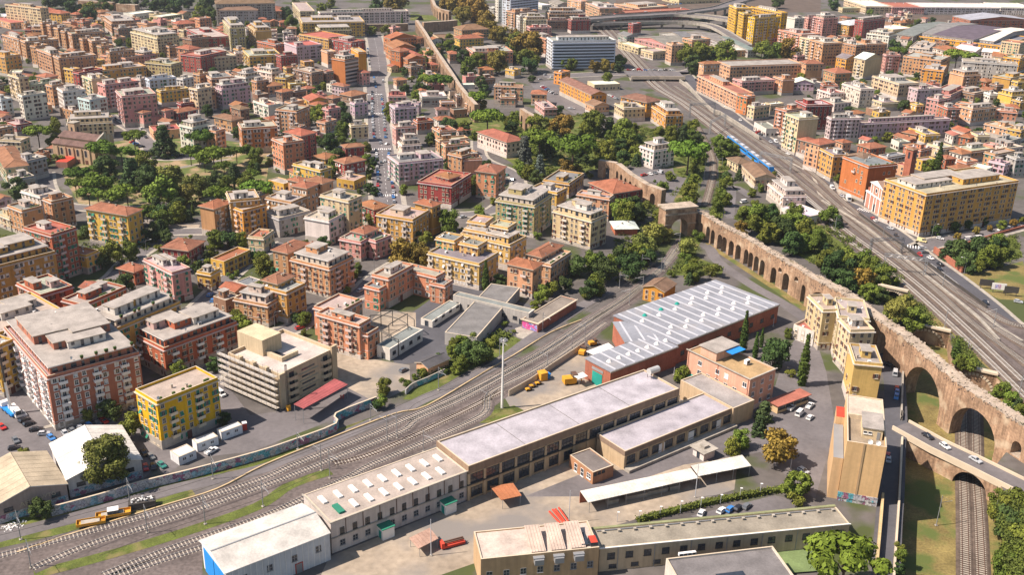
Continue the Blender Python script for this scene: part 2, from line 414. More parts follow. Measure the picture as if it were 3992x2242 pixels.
        def face(side, L):
            n = max(1, int(L/2.6)); few = 'few' in o
            if f'x{side}' in o: return
            balc = f'b{side}' in o; bcols = set(k for k in range(n) if (k % 3 == 1 if n > 2 else k == 0)) if balc else set()
            if not balc and near and rnd.random() < .25 and n > 3: bcols = {rnd.randrange(1, n-1)}
            pair = rnd.random() < .5
            for k in range(n):
                u = L*(k+.5)/n + rnd.uniform(-.15,.15)
                if pair and n > 3: u += .35 if k % 2 == 0 else -.35
                for fl in range(nf):
                    if few and rnd.random() < .8: continue
                    if rnd.random() < .05: continue
                    z = fl*sh + .8
                    if z + 1.4 > h - (1.1 if rtype == 'F' else .7): continue
                    if bi > 0 and z < b0[5]*.55 and h > b0[5]*1.02: continue
                    rr = rnd.random()
                    kd = 'dark' if rr < .42 else 'open' if rr < .62 else 'closed' if rr < .78 else 'half' if rr < .9 else 'out'
                    if shc == 'n': kd = 'dark'
                    bal = k in bcols and fl >= 1
                    if side == 'R': px, py, a = u, 0, 0
                    else: px, py, a = 0, u, -math.pi/2
                    if near:
                        pos = place(lb, px, py, z if not bal else z-.55)
                        w_ = link('window', winmesh(kd if not bal else rnd.choice(['dark','open','half']), shc, 'white_paint' if shc in 'w' and ck in ('sb','br','ob') else 'frame_stone'), rt, pos, lb[2]+a)
                        if bal:
                            w_.scale = (1, 1, 1.35)
                            pos = place(lb, px, py, fl*sh+.22)
                            link('balcony', shape('balcony', balcony_mb, ['paint']), rt, pos, lb[2]+a, tuple(min(.7, .4*c+.38) for c in col) if 'pl' not in o else (.72,.72,.72))
                    else:
                        mx = Matrix.Translation((px,py,z)) @ Matrix.Rotation(a,4,'Z')
                        wm = window_mb(1.0, 1.45, kd if kd in ('open',) else ('brown' if rr > .85 else 'dark'), simple=True)
                        far.merge(wm, mx)
                        if bal: fbal.merge(balcony_mb(2.6), Matrix.Translation((px,py,fl*sh+.25)) @ Matrix.Rotation(a,4,'Z'))
        if 'bw' not in (ck,) and 'cw' not in o and 'fR' not in o and h > 3.4:
            face('R', wr); face('L', wl)
        if ck == 'bw' or 'cw' in o or 'fR' in o:       # continuous bands of balconies or glazing
            bb = MB(); gb2 = MB(); nb = max(3, int(h/2.5)); s2 = (h-1.5)/nb
            for k in range(nb):
                z = 1.2 + k*s2
                gb2.quad([(.6,-.03,z+.9),(wr-.6,-.03,z+.9),(wr-.6,-.03,z+s2-.35),(.6,-.03,z+s2-.35)])
                bb.box(.2,-1.3 if ck == 'bw' else -.25,z-.15,wr-.2,0,z+.95)
                q = 1.8
                while 'cw' in o and q < wr-1: bb.box(q-.12,-.2,z+.95,q+.12,0,z+s2-.15); q += 2.2
            part('window', gb2, 'glass', rt, lb[:2]+(0,), lb[2], kind='stuff'); part('balcony', bb, 'paint', rt, lb[:2]+(0,), lb[2], (.55,.6,.68) if 'fR' not in o else (.5,.42,.38), kind='stuff')
            face('L', wl) if 'fR' not in o else None
        if far.v:
            part('window', far, ['glass','frame_stone',SHUT[shc]], rt, lb[:2]+(0,), lb[2], kind='stuff')
        if fbal.v: part('balcony', fbal, 'paint', rt, lb[:2]+(0,), lb[2], tuple(min(.7, .4*c+.38) for c in col), kind='stuff')
        # --- plinth, door
        if bi == 0 and h > 6:
            pb = MB(); e = .12; z1 = 1.0 + rnd.random()*1.6
            pb.box(-e,-e,0,wr+e,0,z1); pb.box(-e,0,0,0,wl+e,z1)
            part('plinth', pb, 'plaster', rt, lb[:2]+(0,), lb[2], (.42,.38,.33) if rnd.random() < .6 else (.55,.5,.45))
            if near:
                db = MB(); db.box(-.7,-.18,0,.7,-.02,2.5); link('door', shape('door', lambda: db, ['shutter_brown']), rt, place(lb, wr*rnd.uniform(.3,.7), -.1, 0), lb[2])
        # --- things on a flat roof
        if rtype == 'F' and wr > 4 and wl > 4:
            zr = r0; ix = 0.
            if ('k1' in o or (rnd.random() < (.34 if near else .22) and h > 8 and wr < 40)) and min(wr, wl) > 8:
                ix = rnd.uniform(1.3, 2.2); hk = 2.5; at = MB(); at.box(ix,ix,0,wr-ix,wl-ix,hk,0); at.box(ix-.5,ix-.5,hk,wr-ix+.5,wl-ix+.5,hk+.3,1,mt=2)
                for L_, sd in ((wr,0),(wl,1)):
                    n_ = max(1, int((L_-2*ix)/2.4))
                    for q in range(n_):
                        u = ix+(L_-2*ix)*(q+.5)/n_; w2 = rnd.choice([.4,.4,.75]); z2 = rnd.choice([.7,.05])
                        at.box(*((u-w2,ix-.05,z2,u+w2,ix,2.0) if sd == 0 else (ix-.05,u-w2,z2,ix,u+w2,2.0)), 3)
                part('attic', at, ['plaster','white_paint','felt','glass'], rt, place(lb,0,0,zr), lb[2], (.58,.5,.4) if rnd.random() < .5 else col); zr += hk+.3
            elif False: pass
            if pen:
                for k in range(pen):
                    aw = rnd.uniform(.2,.42)*wr if pen > 1 else rnd.uniform(.25,.48)*wr; al = rnd.uniform(.22,.45)*wl
                    aw, al = min(aw, (wr-2*ix)*.55), min(al, (wl-2*ix)*.55); ux = ix+(wr-2*ix-aw-1)*((k+rnd.uniform(.15,.75))/pen)+.5; uy = ix+rnd.uniform(.25,.8)*(wl-2*ix-al-1)+.5; hh = rnd.uniform(2.0,2.6)
                    pm = MB(); pm.box(0,0,0,aw,al,hh,0); pm.box(-.25,-.25,hh,aw+.25,al+.25,hh+.22,1,mt=2)
                    nw = max(1, int(aw/2.6))
                    for q in range(nw):
                        u = aw*(q+.5)/nw; tall = rnd.random() < .35
                        pm.box(u-.45,-.05,.05 if tall else .9,u+.45,0,2.1,3)
                    for q in range(max(1, int(al/3.5))):
                        u = al*(q+.5)/max(1, int(al/3.5)); pm.box(-.05,u-.4,.9,0,u+.4,2.0,3)
                    pcol = col if rnd.random() < .45 else (.6,.57,.52) if rnd.random() < .7 else tuple(min(.7, .5*v+.3) for v in col)
                    part('stair_tower', pm, ['plaster','frame_stone','felt','glass'], rt, place(lb, ux, uy, zr), lb[2], pcol)
            nd = int(rnd.uniform(1, 4.6) if hmain > 7 else rnd.uniform(0, 1.6)); fc = MB()
            for k in range(nd if not near else nd+2):
                key, fn, ms = rnd.choice([('satellite_dish', dish_mb, ['white_paint','metal_grey']), ('satellite_dish', dish_mb, ['white_paint','metal_grey']), ('air_conditioner', ac_mb, ['white_paint','metal_dark']), ('chimney', chimney_mb, ['plaster','concrete']), ('antenna', antenna_mb, ['metal_grey'])])
                if key == 'satellite_dish': u, v = rnd.uniform(ix+.3,wr-ix-.3), ix+rnd.choice([.5, rnd.uniform(.5,wl-2*ix-.5)])
                else: u, v = rnd.uniform(ix+.8,wr-ix-.8), rnd.uniform(ix+.8,wl-ix-.8)
                if near: link(key, shape(key, fn, ms), roofo, (u, v, zr+(.7 if key == 'satellite_dish' and v < .6 and not ix else 0)), rnd.uniform(-.5,.5), (.5,.42,.34))
                elif key != 'antenna':
                    sub = fn(); fc.merge(sub, Matrix.Translation((u,v,zr)) @ Matrix.Scale(1.25,4))
            if near and rnd.random() < .35 and wr > 8:      # roof garden: pots along the parapet
                for k in range(6): link('planter', shape('planter', lambda: MB().box(-.3,-.2,0,.3,.2,.4,0).box(-.4,-.3,.4,.4,.3,1.1,1), ['brick_red','plant']), roofo, (rnd.uniform(1,wr-1), .8, zr))
            if fc.v: part('roof_equipment', fc, ['white_paint','concrete'], rt, lb[:2]+(0,), lb[2], kind='stuff')
        elif rtype == 'H' and near:
            for k in range(2):
                u = rnd.uniform(.25,.75)*wr; v = rnd.uniform(.25,.75)*wl
                zz = min(u, v, wr-u, wl-v)*.36+h
                link('chimney', shape('chimney', chimney_mb, ['plaster','concrete']), roofo, (u, v, zz-.2-h), 0, (.5,.36,.24))
    return rt
GRP = {'tan': ('tan apartment block in the rows at far left', 'rows of tan apartment blocks at the far left'),
       'jum': ('small tile roofed house behind the ochre palazzo', 'small tile roofed houses in the jumble at the right'),
       'jum2': ('small flat roofed house behind the ochre palazzo', 'small flat roofed houses in the jumble at the right'),
       'jum3': ('small hip roofed house near the avenue', 'small hip roofed houses near the avenue'),
       'fill': ('low house squeezed in between taller blocks', 'low houses filling gaps between the blocks')}
# ------------------------------------------------------------------ trees
LEAFC = dict(p=(.095,.155,.018), r=(.115,.15,.022), R=(.125,.15,.03), d=(.05,.085,.022), y=(.17,.128,.025), o=(.17,.185,.04), k=(.06,.1,.035), b=(.11,.145,.12), c=(.05,.085,.015), s=(.12,.155,.025))
def crown_mesh(kind, seed):
    rnd = random.Random(seed*31+hash(kind[0]) % 7 if False else seed*31+ord(kind)); mb = MB(); blobs = []
    def rv():
        while True:
            v = Vector((rnd.uniform(-1,1), rnd.uniform(-1,1), rnd.uniform(-1,1)))
            if .01 < v.length < 1: return v
    # unit crown: width 1 (radius .5), centre at the origin
    if kind == 'p':
        for k in range(17):
            a = rnd.uniform(0, 6.28); r = .36*math.sqrt(rnd.random()); blobs.append((Vector((math.cos(a)*r, math.sin(a)*r, .05-r*r*.5+rnd.uniform(-.03,.03))), rnd.uniform(.1,.16), .62))
    elif kind in 'rRdyo':
        for k in range(20 if kind != 'R' else 44):
            v = rv().normalized()*rnd.uniform(.2,.41); v.z *= .92; q = rnd.uniform(.12,.2) if kind != 'R' else rnd.uniform(.085,.15); blobs.append((v, q, .85))
    elif kind == 'c':
        for k in range(16):
            z = -.48+k/16.; w = .5*math.sin(math.pi*min(1, (k+1.2)/17)**.62)*.62; a = rnd.uniform(0,6.28)
            for j in range(3): blobs.append((Vector((math.cos(a+j*2.1)*w*.35, math.sin(a+j*2.1)*w*.35, z+rnd.uniform(-.02,.02))), max(.07, w*.62), -1))
    elif kind in 'kb':
        for t in range(9):
            z = -.4+t*.1; w = .46*(1-t/10.2)
            m = 7 if t < 5 else 4
            for j in range(m):
                a = j*6.28/m+rnd.uniform(-.4,.4); rr = w*rnd.uniform(.5,.95); blobs.append((Vector((math.cos(a)*rr, math.sin(a)*rr, z-rr*.22)), rnd.uniform(.09,.13), .45))
            blobs.append((Vector((0,0,z)), .1*(1-t/14), 1.))
    else:
        for k in range(9):
            v = rv()*.34; v.z *= .7; blobs.append((v, rnd.uniform(.12,.2), .8))
    nl = {'p':150,'c':42,'k':60,'b':60,'s':110,'R':190}.get(kind, 130)
    ls = {'p':.034,'c':.06,'k':.034,'b':.034,'R':.022}.get(kind, .04)
    zs = {'c': .26}.get(kind, 1)
    for c, r, fl in blobs:
        sq = Vector((1,1,fl)) if fl > 0 else Vector((1,1,.32))
        # dense inner core, added to block light through the leaves
        b = len(mb.v); q = r*.72
        for d in ((1,0,0),(-1,0,0),(0,1,0),(0,-1,0),(0,0,1),(0,0,-1)): mb.v.append(tuple(c+Vector(d)*sq*q))
        for f in ((0,2,4),(2,1,4),(1,3,4),(3,0,4),(2,0,5),(1,2,5),(3,1,5),(0,3,5)): mb.f.append(tuple(b+i for i in f)); mb.m.append(0)
        for k in range(nl):
            d = rv().normalized()
            if d.z < -.55 and rnd.random() < .6: d.z = -d.z
            p = c+d*sq*r*rnd.uniform(.72,1.12)
            nrm = (d+rv()*.8).normalized(); a = nrm.orthogonal().normalized(); a.rotate(Matrix.Rotation(rnd.uniform(0,6.28), 3, nrm)); e = nrm.cross(a)
            s1, s2 = ls*rnd.uniform(.6,1.3), ls*rnd.uniform(.5,1.)
            zz = 1 if kind != 'c' else .32
            A, E = a*s1, e*s2
            if kind == 'c': A.z *= .5; E.z *= .5
            mb.quad([p-A, p-E, p+A, p+E])
    me = mb.mesh('crown', ['leaf'])
    return me
CROWNS = {}
def trunk_mb(kind):
    mb = MB()
    if kind == 'p':
        mb.tube([(0,0,0),(.01,.01,.35),(0,.02,.68)], .032, 7, 0, .022)
        for a in (0.3, 1.8, 3.3, 4.9): mb.tube([(0,.02,.55),(math.cos(a)*.14,math.sin(a)*.14,.74),(math.cos(a)*.28,math.sin(a)*.28,.86)], .016, 5, 0, .007)
    else:
        mb.tube([(0,0,0),(.01,0,.3),(0,.01,.72)], .03, 6, 0, .012)
        for a in (0.5, 2.4, 4.4): mb.tube([(0,0,.3),(math.cos(a)*.12,math.sin(a)*.12,.5),(math.cos(a)*.2,math.sin(a)*.2,.66)], .014, 5, 0, .005)
    return mb
KIND = dict(p='umbrella pine', r='broadleaf tree', R='broadleaf tree', d='dark evergreen tree', y='yellowing plane tree', o='olive green tree', k='dark conifer', b='blue grey spruce', c='slim cypress', s='shrub')
KNAME = dict(p='umbrella_pine', r='tree', R='tree', d='evergreen_tree', y='plane_tree', o='tree', k='conifer', b='spruce', c='cypress', s='shrub')
KCAT = dict(p='pine tree', r='tree', R='tree', d='tree', y='tree', o='tree', k='conifer', b='spruce', c='cypress', s='shrub')
def tree(i, k, x, y, z, w, h, loc):
    rnd = random.Random(i*13+1); v = rnd.randrange(3) if k not in 'Rb' else 0
    if (k, v) not in CROWNS: CROWNS[(k, v)] = crown_mesh(k, v)
    fam = KIND[k]
    if k == 'R': lab = 'big spreading broadleaf tree standing over the white gabled shed'; g = None
    else: lab = f'{fam} in the {loc}' if loc.split()[0] in ('park','gardens','street','grove','courtyards','courtyard','avenue\'s','square','forecourt','green','strip','embankment','streets') else f'{fam} on the {loc}'; g = f'{fam}s, {loc}'
    rt = root(KNAME[k], lab, KCAT[k], x, y, 0, g, z)
    col = Vector(LEAFC[k]); j = rnd.uniform(.75,1.3); wv = rnd.uniform(-.12,.2)
    col = (max(0,col.x*j*(1+wv)), col.y*j, col.z*j)
    cz = h-.2*w if k == 'p' else h*.5 if k in 'ckb' else .4*w if k == 's' else h-.5*w
    cr = link('crown', CROWNS[(k, v)], rt, (0,0,cz), rnd.uniform(0,6.28), col)
    if k not in 'ckb': w *= 1.5 if k == 'p' else 1.3
    cr.scale = (w,w,w) if k not in 'ckb' else (w*1.75,w*1.75,h*(.98 if k == 'c' else 1.0)) if k == 'c' else (w*1.05,w*1.05,h*1.02)
    if k == 'c': link('trunk', shape('trunk_c', lambda: MB().tube([(0,0,0),(0,0,1.5)], .15, 6), ['bark']), rt)
    elif k != 's':
        tm = shape('trunk_p' if k == 'p' else 'trunk', lambda: trunk_mb(k), ['bark'])
        t = link('trunk', tm, rt); t.scale = (h*.9,h*.9,h*(1 if k == 'p' else .85)); 
# ------------------------------------------------------------------ vehicles
CARC = dict(white=(.7,.7,.68), silver=(.42,.44,.46), grey=(.14,.15,.16), black=(.02,.02,.025), red=(.45,.03,.025), blue=(.05,.2,.5), green=(.04,.2,.17), cream=(.68,.58,.3))
SPEC = dict(h=(4.1,1.75,1.48), s=(4.6,1.8,1.45), v=(5.2,1.95,2.2), p=(5.1,1.85,1.75), t=(7.5,2.3,3.0))
def car_parts(kind):
    L, Wd, H = SPEC[kind]; hl = L/2; hw = Wd/2
    prof = {'h': ([(-hl,.35),(-hl,.85),(-hl+.15,.92),(hl-1.15,.95),(hl-.1,.75),(hl,.35)], (-hl+.12,-hl+.55,hl-1.9,hl-1.15,.92)),
            's': ([(-hl,.35),(-hl,.88),(-hl+.9,.95),(hl-1.3,.95),(hl-.1,.75),(hl,.35)], (-hl+.65,-hl+1.25,hl-2.1,hl-1.3,.94)),
            'v': ([(-hl,.4),(-hl,1.2),(hl-.9,1.2),(hl-.1,.95),(hl,.4)], (-hl+.02,-hl+.1,hl-1.3,hl-.8,1.18)),
            'p': ([(-hl,.45),(-hl,1.0),(hl-1.5,1.02),(hl-.1,.9),(hl,.45)], (hl-3.1,hl-2.9,hl-2.0,hl-1.45,1.0)),
            't': ([(-hl,.6),(-hl,1.0),(hl-1.9,1.05),(hl-1.8,1.5),(hl,1.4),(hl,.5)], (hl-1.8,hl-1.75,hl-.35,hl-.02,1.4))}[kind]
    P, (c0,c1,c2,c3,cz) = prof
    body = MB(); n = len(P)
    for sgn in (-1,1):
        pts = [(x, sgn*(hw if z < .9 else hw-.05), z) for x, z in P]; body.quad(pts if sgn < 0 else pts[::-1])
    for i in range(n):
        (x0,z0),(x1,z1) = P[i], P[(i+1)%n]; f = lambda z: hw if z < .9 else hw-.05
        body.quad([(x0,-f(z0),z0),(x0,f(z0),z0),(x1,f(z1),z1),(x1,-f(z1),z1)])
    if kind == 'p':
        body.box(-hl+.05,-hw+.08,1.0,hl-3.1,-hw+.14,1.35); body.box(-hl+.05,hw-.14,1.0,hl-3.1,hw-.08,1.35); body.box(-hl+.02,-hw+.08,1.0,-hl+.08,hw-.08,1.35)
    if kind == 't': body.box(-hl,-hw,1.0,hl-2.1,hw,H)
    cab = MB(); a, b = hw-.08, hw-.22
    lo = [(c0,-a,cz),(c3,-a,cz),(c3,a,cz),(c0,a,cz)]; hi = [(c1,-b,H-.04),(c2,-b,H-.04),(c2,b,H-.04),(c1,b,H-.04)]
    for i in range(4): cab.quad([lo[i],lo[(i+1)%4],hi[(i+1)%4],hi[i]])
    cab.quad(hi)
    roof = MB(); roof.box(c1-.03,-b-.02,H-.04,c2+.03,b+.02,H)
    for xx, xh in ((c0,c1),(c3,c2)):
        for sgn in (-1,1): roof.tube([(xx,sgn*a,cz),(xh,sgn*b,H-.02)], .05, 4)
    if kind in 'hsv': 
        for sgn in (-1,1): roof.tube([((c0+c3)/2,sgn*a,cz),((c1+c2)/2,sgn*b,H-.02)], .045, 4)
    if kind == 'v':
        for sgn in (-1,1): roof.quad([(c0,sgn*(a+.01),cz),(hl-2.4,sgn*(a+.01),cz),(hl-2.4,sgn*(b+.01),H-.04),(c1,sgn*(b+.01),H-.04)][::sgn])
    wh = MB()
    for j in range(10):
        t0, t1 = j*.6283, (j+1)*.6283; r = .32; p = lambda t, yy: (r*math.cos(t), yy, r*math.sin(t)+.32)
        wh.quad([p(t0,-.1),p(t1,-.1),p(t1,.1),p(t0,.1)])
    for yy in (-.1,.1): wh.quad([(.32*math.cos(j*.6283),yy,.32*math.sin(j*.6283)+.32) for j in range(10)][::(1 if yy < 0 else -1)], 0); wh.quad([(.18*math.cos(j*.6283),yy*1.02,.18*math.sin(j*.6283)+.32) for j in range(10)][::(1 if yy < 0 else -1)], 1)
    K = .8
    for q in (body, cab, roof, wh): q.v = [(a*K, b*K, c*K) for a, b, c in q.v]
    return body, cab, roof, wh, L*K, Wd*K
CARM = {}
VN = dict(h='car', s='car', v='van', p='pickup', t='truck')
def vehicle(kind, cname, x, y, rz, label, group=None, z=.015):
    if kind not in CARM:
        b, c, r, w, L, Wd = car_parts(kind)
        allm = MB(); allm.merge(b); allm.merge(c, None, 1); allm.merge(r)
        for sx in (-.31,.31):
            for sy in (-.46,.46): allm.merge(w, Matrix.Translation((sx*L, sy*Wd, 0)), 2)
        allm.m = [m if m < 2 else 2 for m in allm.m]
        CARM[kind] = (b.mesh('body',['car_paint']), c.mesh('cabin_glass',['glass']), r.mesh('car_roof',['car_paint']), w.mesh('wheel',['tyre','metal_grey']), L, Wd, allm.mesh('car',['car_paint','glass','tyre']))
    b, c, r, w, L, Wd, al = CARM[kind]; col = CARC[cname]
    if x*x+y*y > 420**2:
        o = link(VN[kind], al, None, (x,y,z), rz, col); tag(o, label, VN[kind], group); return
    rt = root(VN[kind], label, VN[kind], x, y, rz, group, z)
    link('body', b, rt, color=col); link('cabin_glass', c, rt); link('car_roof', r, rt, color=col)
    for sx in (-.31,.31):
        for sy in (-.46,.46): link('wheel', w, rt, (sx*L, sy*Wd, 0))
# ------------------------------------------------------------------ masts and lamps
def mast(x, y, z, h, aim, label, group):
    rt = root('catenary_mast', label, 'mast', x, y, aim, group, z)
    m = MB(); m.box(-.35,-.35,0,.35,.35,.25,1); m.tube([(0,0,.2),(0,0,h)], .13, 6, 0, .1); part('pole', m, ['metal_grey','concrete'], rt)
    a = MB(); a.tube([(0,0,h*.78),(3.2,0,h*.8)], .06, 5); a.tube([(0,0,h*.98),(2.6,0,h*.8)], .03, 4); a.tube([(2.6,0,h*.8),(3.4,0,h*.72)], .035, 4); part('arm', a, 'metal_grey', rt)
def lamp(x, y, h, aim, label, group, arm=1.8):
    rt = root('street_lamp', label, 'street lamp', x, y, aim, group)
    m = MB(); m.tube([(0,0,0),(0,0,h*.9)], .09, 6, 0, .06); part('pole', m, 'metal_grey', rt)
    a = MB(); a.tube([(0,0,h*.9),(arm*.3,0,h*.985),(arm,0,h)], .05, 5); part('arm', a, 'metal_grey', rt)
    b = MB(); b.box(arm-.1,-.14,h-.06,arm+.6,.14,h+.08); part('lamp_head', b, 'white_paint', rt)
def person(x, y, rz, col, label):
    rt = root('person', label, 'person', x, y, rz)
    vs = [(0,0,.95),(0,0,1.2),(0,0,1.42),(0,.0,1.55),(0,.02,1.68),(.2,0,1.4),(.27,.02,1.15),(.26,.15,.95),(-.2,0,1.4),(-.27,.02,1.15),(-.26,.1,.92),(.1,0,.9),(.11,.03,.5),(.11,-.02,.06),(.11,.12,.03),(-.1,0,.9),(-.11,.06,.5),(-.11,0,.06),(-.11,.14,.03)]
    es = [(0,1),(1,2),(2,3),(3,4),(2,5),(5,6),(6,7),(2,8),(8,9),(9,10),(0,11),(11,12),(12,13),(13,14),(0,15),(15,16),(16,17),(17,18)]
    rad = [.15,.14,.13,.06,.11,.065,.05,.035,.065,.05,.035,.09,.065,.05,.04,.09,.065,.05,.04]
    me = bpy.data.meshes.new('body'); me.from_pydata(vs, es, []); o = link('body', me, rt, color=col)
    md = o.modifiers.new('skin', 'SKIN'); 
    for i, sv in enumerate(me.skin_vertices[0].data): sv.radius = (rad[i], rad[i]); sv.use_root = i == 0
    o.modifiers.new('subdivision', 'SUBSURF').levels = 1
    me.materials.append(M('paint'))
    hm = MB(); hm.tube([(0,.02,1.62),(0,.02,1.82)], .11, 8, 0, .07); part('helmet', hm, 'white_paint', rt)
# ------------------------------------------------------------------ the ground
rim = [(131.4,309.0,0),(127.3,297.7,0),(116.6,268.2,0)] + [(113.4,257.2,0),(102.0,226.8,0),(89.9,194.6,0),(85.5,182.6,0),(121.3,183.9,0),(129.8,216.0,0),(131.3,233.9,0),(134.5,243.6,0)] + [(154.7,267.7,0),(161.8,283.3,0),(157.8,297.7,0),(146.5,303.9,0),(155.2,330.5,0),(142.0,338.6,0)]
def ground():
    big = 9000
    pts = [Vector((p[0], p[1])) for p in rim]; n = len(pts)
    out = [Vector((-big,-800)), Vector((big,-800)), Vector((big,big*1.3)), Vector((-big,big*1.3))]
    v, e, f, _, _, _ = geometry.delaunay_2d_cdt(pts+out, [(i,(i+1)%n) for i in range(n)]+[(n,n+1),(n+1,n+2),(n+2,n+3),(n+3,n)], [], 0, 1e-4)
    def inside(p):
        c = False
        for i in range(n):
            a, b = pts[i], pts[(i+1)%n]
            if (a.y > p.y) != (b.y > p.y) and p.x < (b.x-a.x)*(p.y-a.y)/(b.y-a.y)+a.x: c = not c
        return c
    fs = [t for t in f if not inside(sum((v[i] for i in t), Vector((0,0)))/len(t))]
    me = bpy.data.meshes.new('ground'); me.from_pydata([(p.x,p.y,0) for p in v], [], [tuple(t) for t in fs])
    bm = bmesh.new(); bm.from_mesh(me)
    for q in bm.faces:
        if q.normal.z < 0: q.normal_flip()
    bm.to_mesh(me); bm.free(); me.materials.append(M('city_ground')); o = link('ground', me); o['kind'] = 'structure'
    sheet('valley_floor', rim, VZ, 'dry_grass')
    wb = MB()
    for i in range(n):
        a, b = rim[i], rim[(i+1)%n]
        wb.quad([(a[0],a[1],VZ),(b[0],b[1],VZ),(b[0],b[1],0),(a[0],a[1],0)])
    o = part('valley_side', wb, 'roman_brick', None); o['kind'] = 'structure'
ground()
# yards, parks, lawns (each sheet a few millimetres above the one below)
sheet('parking_area', [(-169.9,284.5,0),(-147.5,278.1,0),(-130.6,253.3,0),(-125.2,250.4,0),(-112.7,254.8,0),(-107.4,258.3,0),(-101.9,247.7,0),(-92.8,236.3,0),(-94.9,224.7,0),(-116.0,223.8,0),(-137.4,219.8,0)], .004, 'asphalt')
sheet('construction_yard', [(-92.3,287.9,0),(-75.3,260.9,0),(-65.8,264.2,0),(-54.2,284.4,0),(-39.3,269.3,0),(-52.9,257.5,0),(-69.7,241.4,0),(-85.7,236.6,0),(-89.6,228.6,0),(-103.3,244.0,0)], .007, 'asphalt')
sheet('paved_pad', [(1.4,325.7,0),(3.9,327.9,0),(9.4,322.9,0),(6.1,316.2,0),(2.0,318.6,0)], .02, 'concrete')
sheet('plaza', [(-49.8,328.1,0),(-47.1,338.1,0),(-34.4,337.4,0),(-33.2,325.1,0),(-44.8,309.7,0)], .012, 'dirt')
sheet('far_rail_yard', [(423.2,1275.7,0),(661.9,1320.3,0),(587.0,1162.8,0),(473.8,1143.9,0),(432.3,1161.4,0),(405.2,1156.8,0)], .01, 'ballast_brown')
sheet('far_rail_yard', [(123.2,1354.0,0),(400.6,1411.2,0),(348.8,1219.0,0),(313.0,1212.5,0),(227.1,1144.8,0),(171.1,1180.1,0),(109.3,1189.2,0)], .01, 'ballast_brown')
sheet('plaza_paving', [(-57.9,303.5,0),(-45.8,299.4,0),(-32.4,295.5,0),(-30.6,280.4,0),(-39.4,269.8,0),(-54.0,282.9,0)], .008, 'dirt')
sheet('market_yard', [(-42.9,320.5,0),(-22.1,368.0,0),(8.6,345.8,0),(2.0,321.2,0),(-18.0,300.9,0),(-37.2,295.3,0)], .004, 'asphalt_dark')
sheet('depot_yard', [(-42.3,183.6,0),(-41.0,196.2,0),(-9.3,220.6,0),(12.2,243.9,0),(32.8,263.7,0),(63.2,285.1,0),(66.1,254.3,0),(59.4,228.2,0),(28.2,211.9,0),(-7.5,194.9,0),(-24.8,184.3,0)], .004, 'dirt')
sheet('depot_asphalt', [(4.5,222.7,0),(19.7,234.0,0),(32.1,236.8,0),(49.1,248.6,0),(68.1,264.1,0),(74.6,248.6,0),(47.8,239.7,0),(22.0,223.5,0)], .008, 'asphalt')
sheet('forecourt', [(55.6,284.8,0),(71.2,269.4,0),(83.6,287.3,0),(92.6,311.7,0),(99.0,323.4,0),(105.6,321.2,0),(102.6,298.1,0),(95.5,262.1,0),(79.6,224.8,0),(71.4,243.6,0),(65.9,260.7,0)], .006, 'asphalt')
sheet('car_court', [(46.1,216.0,0),(69.5,226.0,0),(80.0,221.3,0),(78.8,218.8,0),(49.5,212.3,0)], .010, 'asphalt')
sheet('machine_yard', [(-1.4,275.2,0),(13.0,299.1,0),(24.8,310.4,0),(26.0,303.3,0),(23.7,290.7,0),(29.4,285.5,0),(16.0,276.0,0),(1.5,265.5,0)], .006, 'dirt')
sheet('park', [(-244.9,550.7,0),(-197.4,588.2,0),(-137.0,560.9,0),(-118.2,461.0,0),(-156.6,440.2,0),(-200.2,449.7,0),(-228.5,498.5,0)], .004, 'park_soil')
sheet('gardens', [(-26.6,642.8,0),(50.7,662.3,0),(52.6,554.5,0),(44.5,532.8,0),(12.0,501.9,0),(-2.7,542.9,0),(-22.6,582.6,0),(-33.5,604.5,0)], .004, 'grass')
sheet('green_slope', [(63.1,641.2,0),(86.7,626.6,0),(113.5,609.1,0),(107.7,559.5,0),(87.1,470.9,0),(78.8,466.6,0),(77.6,485.5,0),(88.5,516.9,0),(82.0,537.6,0),(55.0,544.8,0)], .004, 'grass')
sheet('green_strip', [(117.5,609.5,0),(129.8,593.5,0),(128.0,569.9,0),(114.2,534.2,0),(97.1,454.0,0),(90.3,453.5,0),(105.6,512.5,0),(114.0,560.0,0)], .004, 'grass')
sheet('railway_verge', [(83.2,419.4,0),(86.6,406.8,0),(99.6,371.3,0),(107.5,347.0,0),(110.4,350.1,0),(103.0,372.3,0),(87.9,410.8,0),(85.2,418.5,0)], .010, 'dry_grass')
sheet('railway_garden', [(73.5,423.9,0),(84.3,427.8,0),(77.5,409.1,0),(76.4,402.3,0),(85.6,388.3,0),(83.6,381.2,0),(61.5,379.7,0),(69.1,398.1,0),(74.2,409.8,0)], .006, 'grass')
sheet('grove_floor', [(101.5,455.6,0),(126.6,475.8,0),(145.2,458.9,0),(157.0,384.2,0),(141.0,355.0,0),(126.8,391.0,0),(111.8,426.6,0)], .004, 'grass')
sheet('grove_ground', [(182.0,414.3,0),(226.2,439.0,0),(217.5,411.0,0),(187.5,392.3,0)], .004, 'grass')
sheet('embankment', [(143.8,378.2,0),(153.0,368.1,0),(157.1,331.0,0),(162.4,310.4,0),(163.3,283.2,0),(158.7,275.9,0),(155.6,331.0,0),(142.2,337.0,0)], .012, 'dry_grass')
sheet('triangle_lawn', [(183.0,389.4,0),(191.4,390.8,0),(215.2,406.1,0),(199.8,362.4,0),(186.4,363.1,0),(183.8,372.5,0)], .006, 'dry_grass')
sheet('car_park', [(9.8,761.9,0),(27.4,776.2,0),(32.4,732.8,0),(49.7,670.6,0),(40.1,658.6,0),(29.7,685.3,0),(15.1,722.5,0)], .004, 'asphalt')
